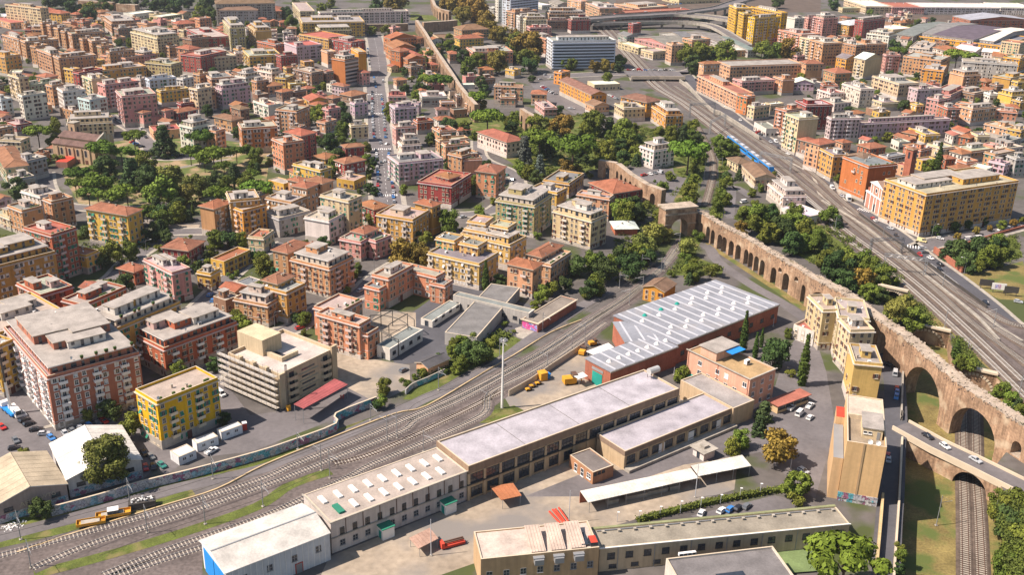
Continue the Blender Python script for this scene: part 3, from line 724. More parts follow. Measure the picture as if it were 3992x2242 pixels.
sheet('white_house_yard', [(60.6,534.2,0),(85.5,537.9,0),(82.5,503.5,0),(75.0,484.0,0),(71.8,509.7,0),(63.0,516.2,0)], .006, 'asphalt')
sheet('lawn', [(-115.4,1122.3,0),(-105.4,1124.1,0),(-96.9,1076.9,0),(-84.4,1084.9,0),(-86.8,1114.8,0),(-103.1,1118.2,0),(-105.8,1075.4,0),(-110.6,1074.6,0)], .004, 'grass')
sheet('far_lawn', [(-70.5,1111.5,0),(-62.1,1113.0,0),(-56.3,1038.8,0),(-61.1,1038.0,0)], .004, 'grass')
sheet('aqueduct_lawn', [(-51.9,642.4,0),(-32.2,653.4,0),(-27.0,629.8,0),(-34.1,614.4,0),(-49.4,629.6,0)], .004, 'grass')
# streets
CLEAR = []                                  # strips kept free of filler houses
def road(pts, w, z=.014, m='asphalt', pave=1.6):
    P = smooth(pts, 5); CLEAR.append((P, w/2+pave+1))
    o = part('road', strip_mb(P, w, z), m, None); o['kind'] = 'structure'
    if pave:
        mb = MB()
        for sgn in (1,-1): wall_mb(offs(P, sgn*(w/2+pave/2)), pave, -.02, .12, mb)
        o = part('pavement', mb, 'concrete', None); o['kind'] = 'structure'
avenue = [(-135.0,974.8,0),(-122.3,900.1,0),(-112.9,838.9,0),(-105.8,791.3,0)] + [(-104.5,758.1,0),(-93.2,682.5,0),(-83.5,615.6,0),(-74.7,559.8,0),(-67.3,512.4,0),(-59.2,459.5,0)]
road(avenue, 13, pave=2.5)
def dashes(name, pts, off, z, ln=2., gap=3., w=.15):
    P = offs(smooth(pts, 5), off); mb = MB(); acc = 0.
    for i in range(len(P)-1):
        L = (P[i+1]-P[i]).length; t = 0.
        d = (P[i+1]-P[i]).normalized() if L else None
        while t < L:
            if acc < ln:
                e = min(L, t+ln-acc); mb.merge(strip_mb([P[i]+d*t, P[i]+d*e], w, z)) if e > t+.05 else None; acc += e-t; t = e
            else:
                e = min(L, t+ln+gap-acc); acc += e-t; t = e
            if acc >= ln+gap-1e-6: acc = 0.
    o = part(name, mb, 'road_paint', None); o['kind'] = 'structure'
dashes('lane_marking', avenue, 0, .02, 3, 4, .14)
def zebra(c, ang, w, n):
    mb = MB(); d = Vector((math.cos(ang), math.sin(ang), 0)); q = Vector((-d.y, d.x, 0)); c = Vector(c)
    for k in range(n):
        p = c+d*(k-n/2+.5)*1.1; mb.merge(strip_mb([p-q*w/2, p+q*w/2], .42, .022))
    o = part('crossing', mb, 'road_paint', None); o['kind'] = 'structure'
for c in ((-88.8,650.8,0.0), (-76.0,563.1,-0.0), (-62.5,476.8,0.0), (-99.4,709.2,0.0)): zebra(c, R(8), 3, 11)
trackside = [(133.1,822.1,0),(133.2,789.4,0),(134.3,750.4,0),(136.1,697.0,0)] + [(141.4,681.4,0),(144.9,645.3,0),(151.3,605.0,0),(157.1,560.6,0),(163.9,532.3,0)] + [(158.2,491.2,0),(163.7,477.4,0),(168.5,456.0,0),(172.2,434.1,0),(173.6,413.8,0),(175.5,399.7,0),(177.9,380.4,0),(179.7,358.1,0),(180.4,339.2,0)] + [(183.4,326.8,0)]
road(trackside, 8.5, m='asphalt_dark')
dashes('lane_marking', [(174.2,400.5,0),(176.6,381.2,0),(178.5,358.8,0)], 0, .022, 30, .1, .15)
road([(176.8,418.9,0),(187.7,427.8,0),(204.9,435.3,0),(224.0,446.5,0),(245.1,460.6,0)], 9)
zebra((174.0,420.7,0.0), R(-20), 4, 5); zebra((168.4,471.5,0.0), R(-40), 4, 6)
road([(20.5,788.0,0),(58.1,802.4,0),(83.7,810.7,0),(107.9,813.8,0),(132.6,818.6,0),(151.6,841.8,0)], 14)
road([(73.8,474.9,0),(79.5,493.6,0),(87.9,521.3,0)] , 5, pave=0)
road([(100.1,454.2,0),(106.7,485.2,0),(112.2,506.0,0),(117.6,488.7,0)], 5, pave=0)
road([(82.7,416.4,0),(84.2,410.5,0),(85.2,395.5,0),(93.5,371.7,0),(100.8,356.3,0),(106.8,338.6,0)] + [(108.9,329.2,0)], 5, pave=0)
lane = [(120.7,339.2,0)] + [(126.5,313.6,0),(124.1,297.6,0),(119.9,282.8,0),(115.8,270.1,0)] + [(114.4,266.3,0),(109.5,253.2,0),(101.1,229.9,0),(95.3,214.6,0),(88.0,194.5,0),(83.0,180.6,0)]
road(lane, 6.5, m='asphalt_dark', pave=0)
road([(-162.2,457.5,0),(-166.3,447.6,0),(-184.2,446.2,0),(-207.3,449.1,0),(-224.2,471.5,0),(-238.3,500.6,0)], 7)
road([(-133.4,418.3,0),(-148.6,415.1,0),(-150.5,400.0,0),(-152.8,383.1,0),(-152.3,364.2,0),(-153.8,356.0,0)], 7)
road([(-253.8,627.6,0),(-228.1,596.9,0),(-207.8,564.8,0),(-191.9,535.5,0),(-174.7,537.1,0),(-155.4,545.5,0)], 8)
road([(-112.7,336.0,0),(-111.4,347.8,0),(-109.4,367.0,0),(-105.5,389.0,0),(-96.1,405.8,0)], 6)
road([(-97.3,301.3,0),(-89.1,310.3,0),(-75.3,321.3,0),(-71.0,335.2,0)] + [(-57.8,351.9,0),(-53.8,366.4,0),(-46.5,383.9,0),(-38.2,398.2,0)], 7)
road([(-39.6,441.5,0),(-29.1,448.0,0),(-14.6,452.6,0),(-7.5,462.8,0)] + [(1.9,496.8,0),(-2.4,522.5,0),(-18.1,548.0,0),(-21.8,586.4,0)], 6)
road([(-92.4,305.2,0),(-95.5,279.7,0),(-106.6,261.7,0),(-121.3,251.8,0),(-128.3,247.1,0)], 8)
strip('footpath', [(-187.0,515.5,0),(-178.0,513.3,0),(-165.2,525.1,0),(-152.8,535.8,0)], 3, .012, 'dirt')
strip('footpath', [(-165.8,433.2,0),(-151.6,424.4,0),(-137.9,425.4,0)], 4, .012, 'dirt')
strip('service_road', [(-123.9,198.1,0),(-119.8,200.7,0),(-104.5,209.8,0),(-86.1,221.9,0),(-66.5,231.9,0)] + [(-58.8,238.4,0),(-51.0,246.4,0),(-34.0,263.9,0)] + [(-25.1,274.0,0),(-18.3,281.0,0),(-3.9,298.8,0),(6.6,316.9,0),(18.2,334.9,0)] + [(27.6,349.6,0),(37.4,361.7,0)], 4.6, .03, 'asphalt')
strip('grass_strip', [(-127.5,205.6,0),(-123.0,207.6,0),(-110.5,208.1,0),(-92.7,220.1,0),(-67.1,234.6,0)] + [(-59.6,242.4,0),(-48.8,252.1,0),(-37.1,261.7,0)] + [(-30.7,267.3,0)], 3.2, .02, 'grass')
sheet('grass_bank', [(-32.2,272.6,0),(-27.4,272.4,0),(-13.9,292.0,0),(5.2,314.3,0),(0.6,319.8,0),(-9.5,309.8,0),(-19.3,296.2,0),(-28.2,281.5,0)], .016, 'grass')
strip('grass_strip', [(-122.6,195.6,0),(-118.4,197.9,0),(-109.6,202.2,0),(-98.5,208.6,0),(-80.0,221.2,0)], 3.0, .022, 'grass')
strip('grass_strip', [(-105.8,187.3,0),(-93.0,194.2,0),(-77.6,203.9,0),(-62.5,215.4,0)] + [(-56.1,225.3,0),(-46.9,232.2,0)], 3.4, .05, 'grass')
sheet('grass_wedge', [(-10.0,259.5,0),(-5.1,267.1,0),(1.5,270.4,0),(4.4,267.6,0),(-5.4,259.7,0)], .05, 'grass')
# ------------------------------------------------------------------ railway
A_T = [(-119.3,191.5,0),(-116.3,193.3,0),(-101.9,201.8,0),(-86.1,211.7,0),(-65.2,226.5,0)] + [(-57.9,233.9,0),(-49.0,242.3,0),(-39.5,250.6,0),(-28.7,261.8,0)] + [(-16.9,273.9,0),(-3.7,289.8,0),(10.5,307.8,0),(26.5,331.9,0)] + [(40.6,352.6,0),(50.4,369.0,0),(61.5,390.3,0),(68.7,409.5,0)]
B_T = [(-107.1,189.1,0),(-97.3,198.5,0),(-82.0,209.1,0),(-64.4,223.1,0)] + [(-54.4,231.6,0),(-44.9,240.2,0),(-38.3,246.1,0),(-29.7,254.3,0)] + [(-26.3,260.9,0),(-14.4,273.0,0),(1.3,293.4,0),(13.2,308.6,0),(29.5,333.5,0)] + [(43.2,354.3,0),(53.0,372.4,0),(63.1,392.2,0),(71.2,412.6,0)]
C_T = [(-90.4,187.3,0),(-78.3,197.5,0),(-61.2,209.9,0)] + [(-51.8,218.8,0),(-41.9,229.1,0),(-36.8,235.4,0),(-27.6,243.9,0),(-16.7,254.2,0),(-7.3,265.2,0)] + [(-5.9,277.5,0),(3.9,289.1,0),(12.5,299.6,0),(22.9,315.3,0),(33.7,332.3,0)]
D_T = [(-46.6,235.5,0),(-38.7,239.9,0),(-28.8,249.0,0),(-17.2,261.7,0)] + [(-12.7,266.7,0),(-2.2,279.2,0)]
E_T = [(-87.6,186.6,0),(-79.4,192.8,0),(-71.1,198.2,0)]
sheet('ballast_bed', [(-123.1,191.4,0),(-117.2,195.4,0),(-102.2,203.9,0),(-86.7,214.9,0),(-65.8,229.2,0)] + [(-58.4,236.7,0),(-49.5,245.3,0),(-39.3,253.8,0),(-29.0,264.8,0)] + [(-17.1,276.9,0),(-3.8,293.7,0),(10.6,312.1,0),(23.8,333.8,0)] + [(38.9,353.3,0),(49.9,373.1,0),(60.7,393.8,0),(71.4,423.7,0),(74.9,424.0,0),(71.2,405.8,0),(55.8,369.3,0),(42.6,345.3,0)] + [(37.0,335.3,0),(25.5,312.9,0),(13.2,296.8,0),(-1.0,275.2,0),(-7.8,264.1,0)] + [(-16.4,249.9,0),(-28.1,239.8,0),(-41.6,227.0,0),(-60.8,208.3,0)] + [(-70.5,196.3,0),(-67.7,186.6,0),(-98.3,181.6,0),(-116.0,177.2,0)], .018, 'ballast')
def track(label, pts, z=0., gauge=1.5, sleepers=True, rail='rail_steel', bed='ballast', group=None, sl_mat='sleeper', maxsl=300):
    P = smooth(pts, 5); CLEAR.append((P, 5)); rt = root('railway_track', label, 'railway track', P[0].x, P[0].y, 0, group, z); O = Vector((P[0].x, P[0].y, 0)); Q = [p*1 - O for p in P]
    for q in Q: q.z = 0
    a, b = offs(Q, 1.55), offs(Q, -1.55); c, d = offs(Q, 2.2), offs(Q, -2.2); bm_ = MB()
    for i in range(len(Q)-1):
        bm_.quad([(d[i].x,d[i].y,.03),(d[i+1].x,d[i+1].y,.03),(b[i+1].x,b[i+1].y,.26),(b[i].x,b[i].y,.26)])
        bm_.quad([(b[i].x,b[i].y,.26),(b[i+1].x,b[i+1].y,.26),(a[i+1].x,a[i+1].y,.26),(a[i].x,a[i].y,.26)])
        bm_.quad([(a[i].x,a[i].y,.26),(a[i+1].x,a[i+1].y,.26),(c[i+1].x,c[i+1].y,.03),(c[i].x,c[i].y,.03)])
    part('ballast', bm_, bed, rt)
    for s in (gauge/2, -gauge/2): part('rail', wall_mb(offs(Q, s), .12, .27, .46), rail, rt)
    if sleepers:
        mb = MB(); t = 0.; k = 0; tot = sum((Q[i+1]-Q[i]).length for i in range(len(Q)-1)); acc = 0; step = .9; nxt = .5
        sm = shape('sleeper', lambda: MB().box(-1.2,-.13,.2,1.2,.13,.33), [sl_mat]) if sl_mat == 'sleeper' else None
        cnt = 0
        for i in range(len(Q)-1):
            L = (Q[i+1]-Q[i]).length; dd = (Q[i+1]-Q[i]).normalized(); ang = math.atan2(dd.y, dd.x)-math.pi/2
            while nxt <= acc+L:
                p = Q[i]+dd*(nxt-acc)
                if sm and math.hypot(p.x+O.x, p.y+O.y) < 330 and cnt < maxsl: link('sleeper', sm, rt, (p.x,p.y,0), ang); cnt += 1
                else: mb.merge(MB().box(-1.2,-.13,.2,1.2,.13,.33), Matrix.Translation((p.x,p.y,0)) @ Matrix.Rotation(ang,4,'Z'))
                nxt += step
            acc += L
        if mb.v: part('sleeper', mb, sl_mat, rt, kind='stuff')
track('railway track nearest the graffiti wall, curving up to the great arch', A_T)
track('second railway track from the graffiti wall, curving up to the great arch', B_T)
track('railway track running along the back of the flat roofed depot', C_T)
track('short brown railway track crossing over between two main tracks', D_T, rail='rail_rust')
track('railway track disappearing behind the long white shed with a blue door', E_T)
track('left one of the two tracks passing under the road bridge', [(106.9,192.5,-6),(111.0,203.1,-6),(121.1,229.1,-6),(127.0,244.6,-6),(137.0,270.3,-6),(143.4,286.7,-6)] + [(144.7,292.4,-6),(148.4,309.3,-6)], VZ, bed='ballast_brown', rail='rail_rust')
track('right one of the two tracks passing under the road bridge', [(110.8,192.6,-6),(114.9,203.2,-6),(125.0,229.3,-6),(131.2,245.9,-6),(141.1,270.5,-6),(147.6,286.9,-6)] + [(150.2,295.4,-6),(154.5,312.6,-6)], VZ, bed='ballast_brown', rail='rail_rust')
S1 = [(130.1,793.4,0),(114.6,646.5,0),(112.9,599.4,0),(111.0,563.2,0),(106.8,535.1,0),(100.2,505.0,0),(91.8,471.3,0)] + [(81.7,453.0,0)]
S2 = [(135.1,794.0,0),(117.1,646.8,0),(115.2,601.5,0),(113.3,563.4,0),(108.8,535.3,0),(102.3,505.2,0),(94.5,471.5,0)] + [(84.9,456.7,0)]
track('curving track between the green slopes, leading under the great arch', [S1[i] for i in range(1, len(S1)-1)], bed='ballast_brown', rail='rail_rust')
UG = 'parallel tracks of the upper main line'
U1 = [(64.9,1201.8,0),(89.0,948.4,0),(96.3,841.6,0),(101.1,761.0,0)] + [(113.7,700.6,0),(126.7,604.6,0),(132.9,558.4,0),(138.1,522.6,0),(146.5,469.4,0)] + [(145.8,436.4,0),(151.0,407.4,0),(155.1,379.0,0),(157.8,344.9,0)] + [(159.8,310.5,0),(160.9,278.2,0)]
U2 = [(74.1,1203.5,0),(93.4,949.0,0),(100.5,838.6,0),(105.3,761.5,0)] + [(117.6,701.0,0),(131.4,608.9,0),(141.6,530.4,0)] + [(149.3,448.9,0),(156.7,402.1,0),(160.5,371.8,0),(162.7,341.9,0)] + [(164.7,294.1,0)]
U3 = [(83.3,1205.2,0),(97.9,949.7,0),(105.4,835.7,0),(111.3,762.2,0)] + [(122.6,701.6,0),(135.8,619.3,0),(146.7,533.9,0)] + [(154.6,459.6,0),(161.8,403.4,0),(165.3,368.1,0),(166.6,342.1,0)] + [(171.8,305.3,0)]
U4 = [(117.3,763.0,0)] + [(127.6,702.1,0),(140.6,623.8,0),(152.6,542.2,0)] + [(157.9,468.3,0),(165.3,399.0,0),(169.1,366.0,0),(171.7,342.4,0)] + [(178.6,316.4,0)]
U5 = [(120.2,718.4,0)] + [(132.1,680.4,0),(144.4,618.1,0),(158.3,547.5,0)] + [(162.1,474.8,0),(167.5,430.6,0),(170.7,382.5,0),(179.1,342.8,0)] + [(188.2,337.2,0)]
sheet('ballast_bed', [(60.7,1229.6,0),(94.6,1236.1,0),(101.4,987.3,0),(108.8,854.1,0),(125.5,769.9,0),(125.5,716.4,0)] + [(135.9,680.8,0),(147.8,620.5,0),(161.8,552.7,0)] + [(164.5,476.2,0),(170.4,430.8,0),(173.3,382.7,0),(182.1,343.0,0)] + [(191.1,337.3,0),(161.1,273.3,0),(158.9,296.0,0),(157.1,324.1,0),(156.3,348.8,0)] + [(151.1,373.7,0),(148.6,399.7,0),(142.0,433.0,0)] + [(136.4,515.1,0),(131.5,551.6,0),(124.8,596.7,0),(110.9,700.3,0)] + [(96.9,760.5,0),(91.0,833.8,0),(82.4,938.6,0)], .016, 'ballast')
mat('rail_bright', (.62, .61, .6), rough=.3, metal=.4, var=.05)
for k, (u, rl) in enumerate(((U1,'rail_bright'), (U2,'rail_bright'), (U3,'rail_steel'), (U4,'rail_steel'), (U5,'rail_steel'))):
    track(['leftmost bright railed track of the upper main line','second bright railed track of the upper main line','third track of the upper main line','fourth track of the upper main line, beside the concrete kerb','rightmost track of the upper main line, beside the road'][k], u, rail=rl, bed='ballast_brown', group=UG)
for lb_, t_ in (('first',A_T),('second',B_T),('third',C_T)):
    o = part('overhead_wire', wall_mb(smooth(t_, 5), .06, 5.6, 5.66), 'metal_dark', None); tag(o, f'thin overhead wire above the {lb_} track from the graffiti wall', 'wire')
for lb_, t_ in (('first',U1),('second',U2),('third',U3),('fourth',U4)):
    o = part('overhead_wire', wall_mb(smooth(t_, 4), .07, 6.0, 6.07), 'metal_dark', None); tag(o, f'thin overhead wire above the {lb_} track of the upper main line', 'wire')
cb = part('kerb_wall', wall_mb(smooth([(151.5,484.1,0),(160.6,447.4,0),(164.1,410.2,0),(167.8,374.8,0),(170.7,347.1,0),(170.1,325.2,0)] , 4), 1.1, 0, .7), 'concrete', None)
tag(cb, 'long low concrete kerb between the fourth and fifth upper tracks', 'kerb')
mat('duct', (.5,.38,.22), var=.15)
kd = part('cable_duct', wall_mb(smooth([(-113.0,194.7,0),(-102.3,203.0,0),(-85.9,214.4,0),(-74.5,222.4,0)] + [(-65.2,234.1,0),(-52.5,246.4,0),(-33.9,263.2,0)] + [(-24.6,268.6,0),(-8.8,290.6,0),(1.2,304.3,0),(13.6,322.5,0),(25.0,333.9,0)], 4), .4, 0, .4), 'duct', None)
tag(kd, 'long pale cable duct beside the upper track of the left railway', 'cable duct')
# ------------------------------------------------------------------ arches and walls
def arcade(rt, P0, P1, th, z0, zt0, zt1, arches, side=1, mats=('roman_brick','roman_top'), name='arch', ox=0., oy=0.):
    """wall from P0 to P1 with arched openings; arches = (s, half width, crown z, base z)"""
    P0, P1 = Vector((P0[0]-ox, P0[1]-oy, 0)), Vector((P1[0]-ox, P1[1]-oy, 0)); d = P1-P0; L = d.length; d.normalize(); n = Vector((-d.y, d.x, 0))*side*th
    ZT = lambda s: zt0+(zt1-zt0)*s/L
    arches = sorted(a for a in arches if a[0]-a[1] > .2 and a[0]+a[1] < L-.2); edges = [0.]
    for i in range(len(arches)-1): edges.append(((arches[i][0]+arches[i][1])+(arches[i+1][0]-arches[i+1][1]))/2)
    edges.append(L)
    if not arches: arches = [None]
    for i, a in enumerate(arches):
        s0, s1 = edges[i], edges[i+1]; mb = MB()
        def F(s, z, back=False):
            p = P0+d*s+(n if back else Vector((0,0,0))); return (p.x, p.y, z)
        def q(A, B, C, D, m=0, bk=False): mb.quad([A,B,C,D] if not bk else [D,C,B,A], m)
        segs = []
        if a:
            sc, hw, zc, zb = a; N = 12; spring = zc-hw
            arc = [(sc-hw*math.cos(math.pi*k/N), spring+hw*math.sin(math.pi*k/N)) for k in range(N+1)]
            lo = min(z0, zb)
            segs = [(s0, sc-hw, z0, z0)]+[(arc[k][0], arc[k+1][0], arc[k][1], arc[k+1][1]) for k in range(N)]+[(sc+hw, s1, z0, z0)]
        else: segs = [(s0, s1, z0, z0)]
        for (u0, u1, b0, b1) in segs:
            if u1-u0 < 1e-4: continue
            for bk in (False, True): q(F(u0,b0,bk), F(u1,b1,bk), F(u1,ZT(u1),bk), F(u0,ZT(u0),bk), 0, bk)
            q(F(u0,ZT(u0)), F(u1,ZT(u1)), F(u1,ZT(u1),True), F(u0,ZT(u0),True), 1)
        if a:
            J = [(sc-hw, z0)]+arc+[(sc+hw, z0)]
            for k in range(len(J)-1): q(F(*J[k]), F(*J[k],True), F(*J[k+1],True), F(*J[k+1]))
            if zb > z0+.1:                  # sill below a high opening
                for bk in (False, True): q(F(sc-hw,z0,bk), F(sc+hw,z0,bk), F(sc+hw,zb,bk), F(sc-hw,zb,bk), 0, bk)
                q(F(sc-hw,zb), F(sc+hw,zb), F(sc+hw,zb,True), F(sc-hw,zb,True), 1)
        for s, fl in ((s0,0),(s1,1)):
            if (i == 0 and not fl) or (i == len(arches)-1 and fl): q(F(s,z0), F(s,z0,True), F(s,ZT(s),True), F(s,ZT(s)), 0, bool(fl))
        part(name, mb, list(mats), rt)
def proj_s(P0, P1, p):
    a = Vector((P0[0],P0[1])); b = Vector((P1[0],P1[1])); d = (b-a).normalized(); return (Vector((p[0],p[1]))-a).dot(d)
aq = [(80.7,433.0,0.0), (86.8,412.2,0.0), (94.6,394.7,0.0), (101.2,374.8,0.0), (108.4,356.4,0.0), (109.4,351.0,0), (117.0,336.0,0), (122.0,314.0,0), (126.5,301.5,0), (132.2,271.3,0), (139.6,252.5,0), (148.5,228.0,0)]
tops = [9.8, 11.0, 11.2, 11.6, 11.8, 12.0, 11.9, 11.8, 11.6, 11.0, 10.2, 9.8]
ar = [((81.5,432.9,0.0),1.5,6.2,0),((83.3,427.2,0.0),1.5,6.4,0)]+[(p,1.75,7.0,0) for p in ((84.6,420.7,0.0),(86.5,416.4,0.0),(88.4,412.0,0.0),(90.3,408.0,0.0),(92.2,403.2,0.0),(94.0,398.6,0.0),(95.9,394.4,0.0),(97.9,389.8,0.0),(99.7,385.7,0.0),(101.4,381.5,0.0),(102.7,375.1,0.0))]
ar += [((104.4,369.9,0.0),1.1,8.4,6.3),((105.8,365.8,0.0),2.,7.6,0),((107.6,359.8,0.0),1.2,8.6,6.6),((109.1,355.0,0.0),1.7,7.4,0)]
rt = root('aqueduct', 'long ancient brick aqueduct with many arches running down to the lower right', 'aqueduct', aq[0][0], aq[0][1])
for i in range(len(aq)-1):
    P0, P1 = aq[i], aq[i+1]; L = (Vector(P1)-Vector(P0)).length; arches = []
    for p, hw, zc, zb in ar:
        s = proj_s(P0, P1, p)
        if hw+.25 < s < L-hw-.25: arches.append((s, hw, zc, zb))
        elif -.0 <= s <= L: arches.append((min(max(s, hw+.3), L-hw-.3), hw, zc, zb))
    if i == 5: arches = [(6.4,4.6,8.2,0)]
    if i == 6: arches = [(9.8,1.0,7.2,5.6),(14.6,1.1,7.9,4.5),(19.6,1.5,8.4,2)]
    if i == 7: arches = [(4.2,1.9,8.9,0)]
    if i == 8: arches = [(15.8,9.9,7.4,VZ)]
    if i == 9: arches = [(9.7,8.5,6.4,VZ)]
    if i == 10: arches = [(5.0,1.7,4.9,.4),(12,1.7,4.6,.4)]
    arcade(rt, P0, P1, 3.3 if i < 5 else 4.4, VZ if i >= 8 else 0, tops[i], tops[i+1], arches, 1, ox=aq[0][0], oy=aq[0][1])
rz_ = random.Random(8); rb = MB()
for i in range(len(aq)-1):
    a, b = Vector(aq[i]), Vector(aq[i+1]); L = (b-a).length; d = (b-a)/L; nn = Vector((-d.y,d.x,0)); th_ = 3.3 if i < 5 else 4.4
    for k in range(int(L*3.2)):
        t = rz_.uniform(0, L); e = rz_.choice([rz_.uniform(-.12,.5), th_-rz_.uniform(-.12,.5), rz_.uniform(.2,th_-.2)]); p = a+d*t+nn*e-Vector(aq[0]); s = rz_.uniform(.15,.5); z = tops[i]+(tops[i+1]-tops[i])*t/L
        rb.merge(MB().box(-s,-s*.7,-.25,s,s*.7,rz_.uniform(.08,.42)), Matrix.Translation((p.x,p.y,z)) @ Matrix.Rotation(rz_.uniform(0,3),4,'Z'))
part('rubble', rb, 'roman_top', rt, kind='stuff')
ho = MB()
for i in range(1, len(aq)-1):
    a, b = Vector(aq[i]), Vector(aq[i+1]); L = (b-a).length; d = (b-a)/L; nn = Vector((-d.y,d.x,0))
    for k in range(int(L*1.1)):
        t = rz_.uniform(0, L); p = a+d*t-Vector(aq[0])-nn*.02; z = rz_.uniform(8.9,11.2); s = rz_.uniform(.1,.22); q = [p-d*s, p+d*s]; ho.quad([(q[0].x,q[0].y,z-s),(q[1].x,q[1].y,z-s),(q[1].x,q[1].y,z+s),(q[0].x,q[0].y,z+s)])
part('putlog_hole', ho, 'dark_opening', rt, kind='stuff')
g0, g1 = (65.8,422.8,0.0), (79.9,428.0,0.0)
rt = root('gate_arch', 'massive square brick arch spanning the railway at the aqueduct bend', 'arch', g0[0], g0[1])
Lg = (Vector(g1)-Vector(g0)).length
arcade(rt, g0, g1, 6.5, 0, 13.2, 13.2, [(Lg*.49,Lg*.27,8.6,0)], 1, ox=g0[0], oy=g0[1])
dg = (Vector(g1)-Vector(g0)).normalized(); ng = Vector((-dg.y, dg.x, 0)); cmb = MB()
for z0, z1, e in ((10.6,11.3,.45),(13.2,13.9,.55),(6.0,6.5,.25)):
    a, b = -dg*e-ng*e, dg*(Lg+e)-ng*e
    if z0 == 13.2: P = [-dg*e-ng*e, dg*(Lg+e)-ng*e, dg*(Lg+e)+ng*(6.5+e), -dg*e+ng*(6.5+e)]
    elif z0 > 7: P = [-dg*e-ng*e, dg*(Lg+e)-ng*e, dg*(Lg+e), -dg*e]
    for (P_) in ([P] if z0 > 7 else [[-dg*e-ng*e, dg*(Lg*.2)-ng*e, dg*(Lg*.2), -dg*e], [dg*(Lg*.78)-ng*e, dg*(Lg+e)-ng*e, dg*(Lg+e), dg*(Lg*.78)]]):
        P_ = [Vector((p.x,p.y,0)) for p in P_]
        for k in range(4): cmb.quad([P_[k]+Vector((0,0,z0)), P_[(k+1)%4]+Vector((0,0,z0)), P_[(k+1)%4]+Vector((0,0,z1)), P_[k]+Vector((0,0,z1))])
        cmb.quad([p+Vector((0,0,z1)) for p in P_]); cmb.quad([p+Vector((0,0,z0)) for p in P_][::-1])
part('cornice', cmb, 'roman_top', rt)
def auto_arcade(label, pts, th, zt, step=6.5, hw=1.9, zc=6.6, side=1, name='aqueduct', cat='aqueduct'):
    P = V3(pts); rt = root(name, label, cat, P[0].x, P[0].y)
    for i in range(len(P)-1):
        L = (P[i+1]-P[i]).length; n = max(0, int(L/step)) if step else 0
        arcade(rt, P[i], P[i+1], th, 0, zt, zt, [(L*(k+.5)/n, hw, zc, 0) for k in range(n)] if n else [], side, ox=P[0].x, oy=P[0].y)
auto_arcade('aqueduct stretch behind the dark red house, covered with ivy at its end', [(43.2,516.7,0),(51.7,511.6,0)] + [(56.3,493.1,0),(62.7,475.3,0),(69.6,465.9,0)], 3., 9.2, 6., 1.7, 6.0)
auto_arcade('long distant aqueduct running from the top down to the villa gardens', [(-97.9,995.5,0),(-83.6,922.8,0),(-66.8,830.6,0),(-57.7,784.5,0),(-47.5,731.7,0),(-40.0,691.2,0),(-32.3,657.1,0)] + [(-26.1,632.0,0)], 2.6, 11.5, 8., 2.0, 7.6)
auto_arcade('tall ruined aqueduct piers near the top beside a lawn', [(-104.6,1242.6,0),(-96.1,1158.3,0),(-89.8,1111.2,0),(-82.8,1085.2,0),(-70.9,1066.9,0)], 3.0, 11, 7., 1.8, 8)
auto_arcade('ruined ivy covered aqueduct piers right of the long white villa', [(2.1,624.3,0),(4.8,616.3,0),(7.7,609.6,0),(11.5,601.1,0)], 2.6, 11.5, 6.5, 1.6, 8.)
auto_arcade('high plain brick wall crossing the distant aqueduct', [(-89.6,994.3,0),(-67.7,1007.9,0),(-59.0,1016.1,0)], 4., 9.5, 0, name='brick_wall', cat='wall')
cw = [(-460.4,1099.0,0),(-441.4,1096.1,0),(-421.2,1091.0,0)]; auto_arcade('long ancient city wall of brown brick, left stretch before the dark trees', cw, 5., 8.5, 0, name='city_wall', cat='city wall')
auto_arcade('ancient city wall of brown brick, right stretch with square tower', [(-415.9,1085.7,0),(-397.7,1080.9,0),(-393.6,1078.6,0)], 6., 8., 0, name='city_wall', cat='city wall')
auto_arcade('brick retaining wall below the long white palace', [(-146.6,990.2,0),(-123.4,995.5,0),(-105.4,1001.9,0)], 3., 7., 0, name='retaining_wall', cat='wall')
auto_arcade('low fragment of ancient city wall behind the olive towers', [(-211.7,958.0,0),(-204.7,954.3,0)], 4., 8., 0, name='city_wall', cat='city wall')
# tunnel mouths under the upper line
def portal(label, P0, P1, z0, zt, hw, zc, th=3.):
    rt = root('tunnel_portal', label, 'tunnel portal', P0[0], P0[1]); L = (Vector(P1)-Vector(P0)).length
    arcade(rt, P0, P1, th, z0, zt, zt, [(L*.52,hw,zc,z0)], 1, ('roman_brick','frame_stone'), 'portal_wall', P0[0], P0[1])
    d = (Vector(P1)-Vector(P0)).normalized(); nn = Vector((-d.y,d.x,0)); c = d*L*.52
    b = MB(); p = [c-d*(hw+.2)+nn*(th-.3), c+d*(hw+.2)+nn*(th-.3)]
    b.quad([(p[0].x,p[0].y,z0),(p[1].x,p[1].y,z0),(p[1].x,p[1].y,zc+.2),(p[0].x,p[0].y,zc+.2)]); part('tunnel_shade', b, 'dark_opening', rt)  # flat dark panel, its colour stands for the shade inside the tunnel
    N = 16
    for k in range(N):                      # pale wedge stones round the arch
        t0, t1 = math.pi*k/N+.03, math.pi*(k+1)/N-.03; m = MB()
        f = lambda t, r, o: tuple(c-d*r*math.cos(t)-nn*o+Vector((0,0,zc-hw+r*math.sin(t))))
        m.quad([f(t0,hw,.15),f(t1,hw,.15),f(t1,hw+.9,.15),f(t0,hw+.9,.15)]); m.quad([f(t0,hw+.9,.15),f(t1,hw+.9,.15),f(t1,hw+.9,0),f(t0,hw+.9,0)]); m.quad([f(t1,hw,.15),f(t0,hw,.15),f(t0,hw,0),f(t1,hw,0)])
        part('arch_stone', m, 'frame_stone', rt)
    k = wall_mb([Vector((0,0,0))-d*.3-nn*.2, d*(L+.3)-nn*.2], .8, zt, zt+.7); part('coping', k, 'frame_stone', rt)
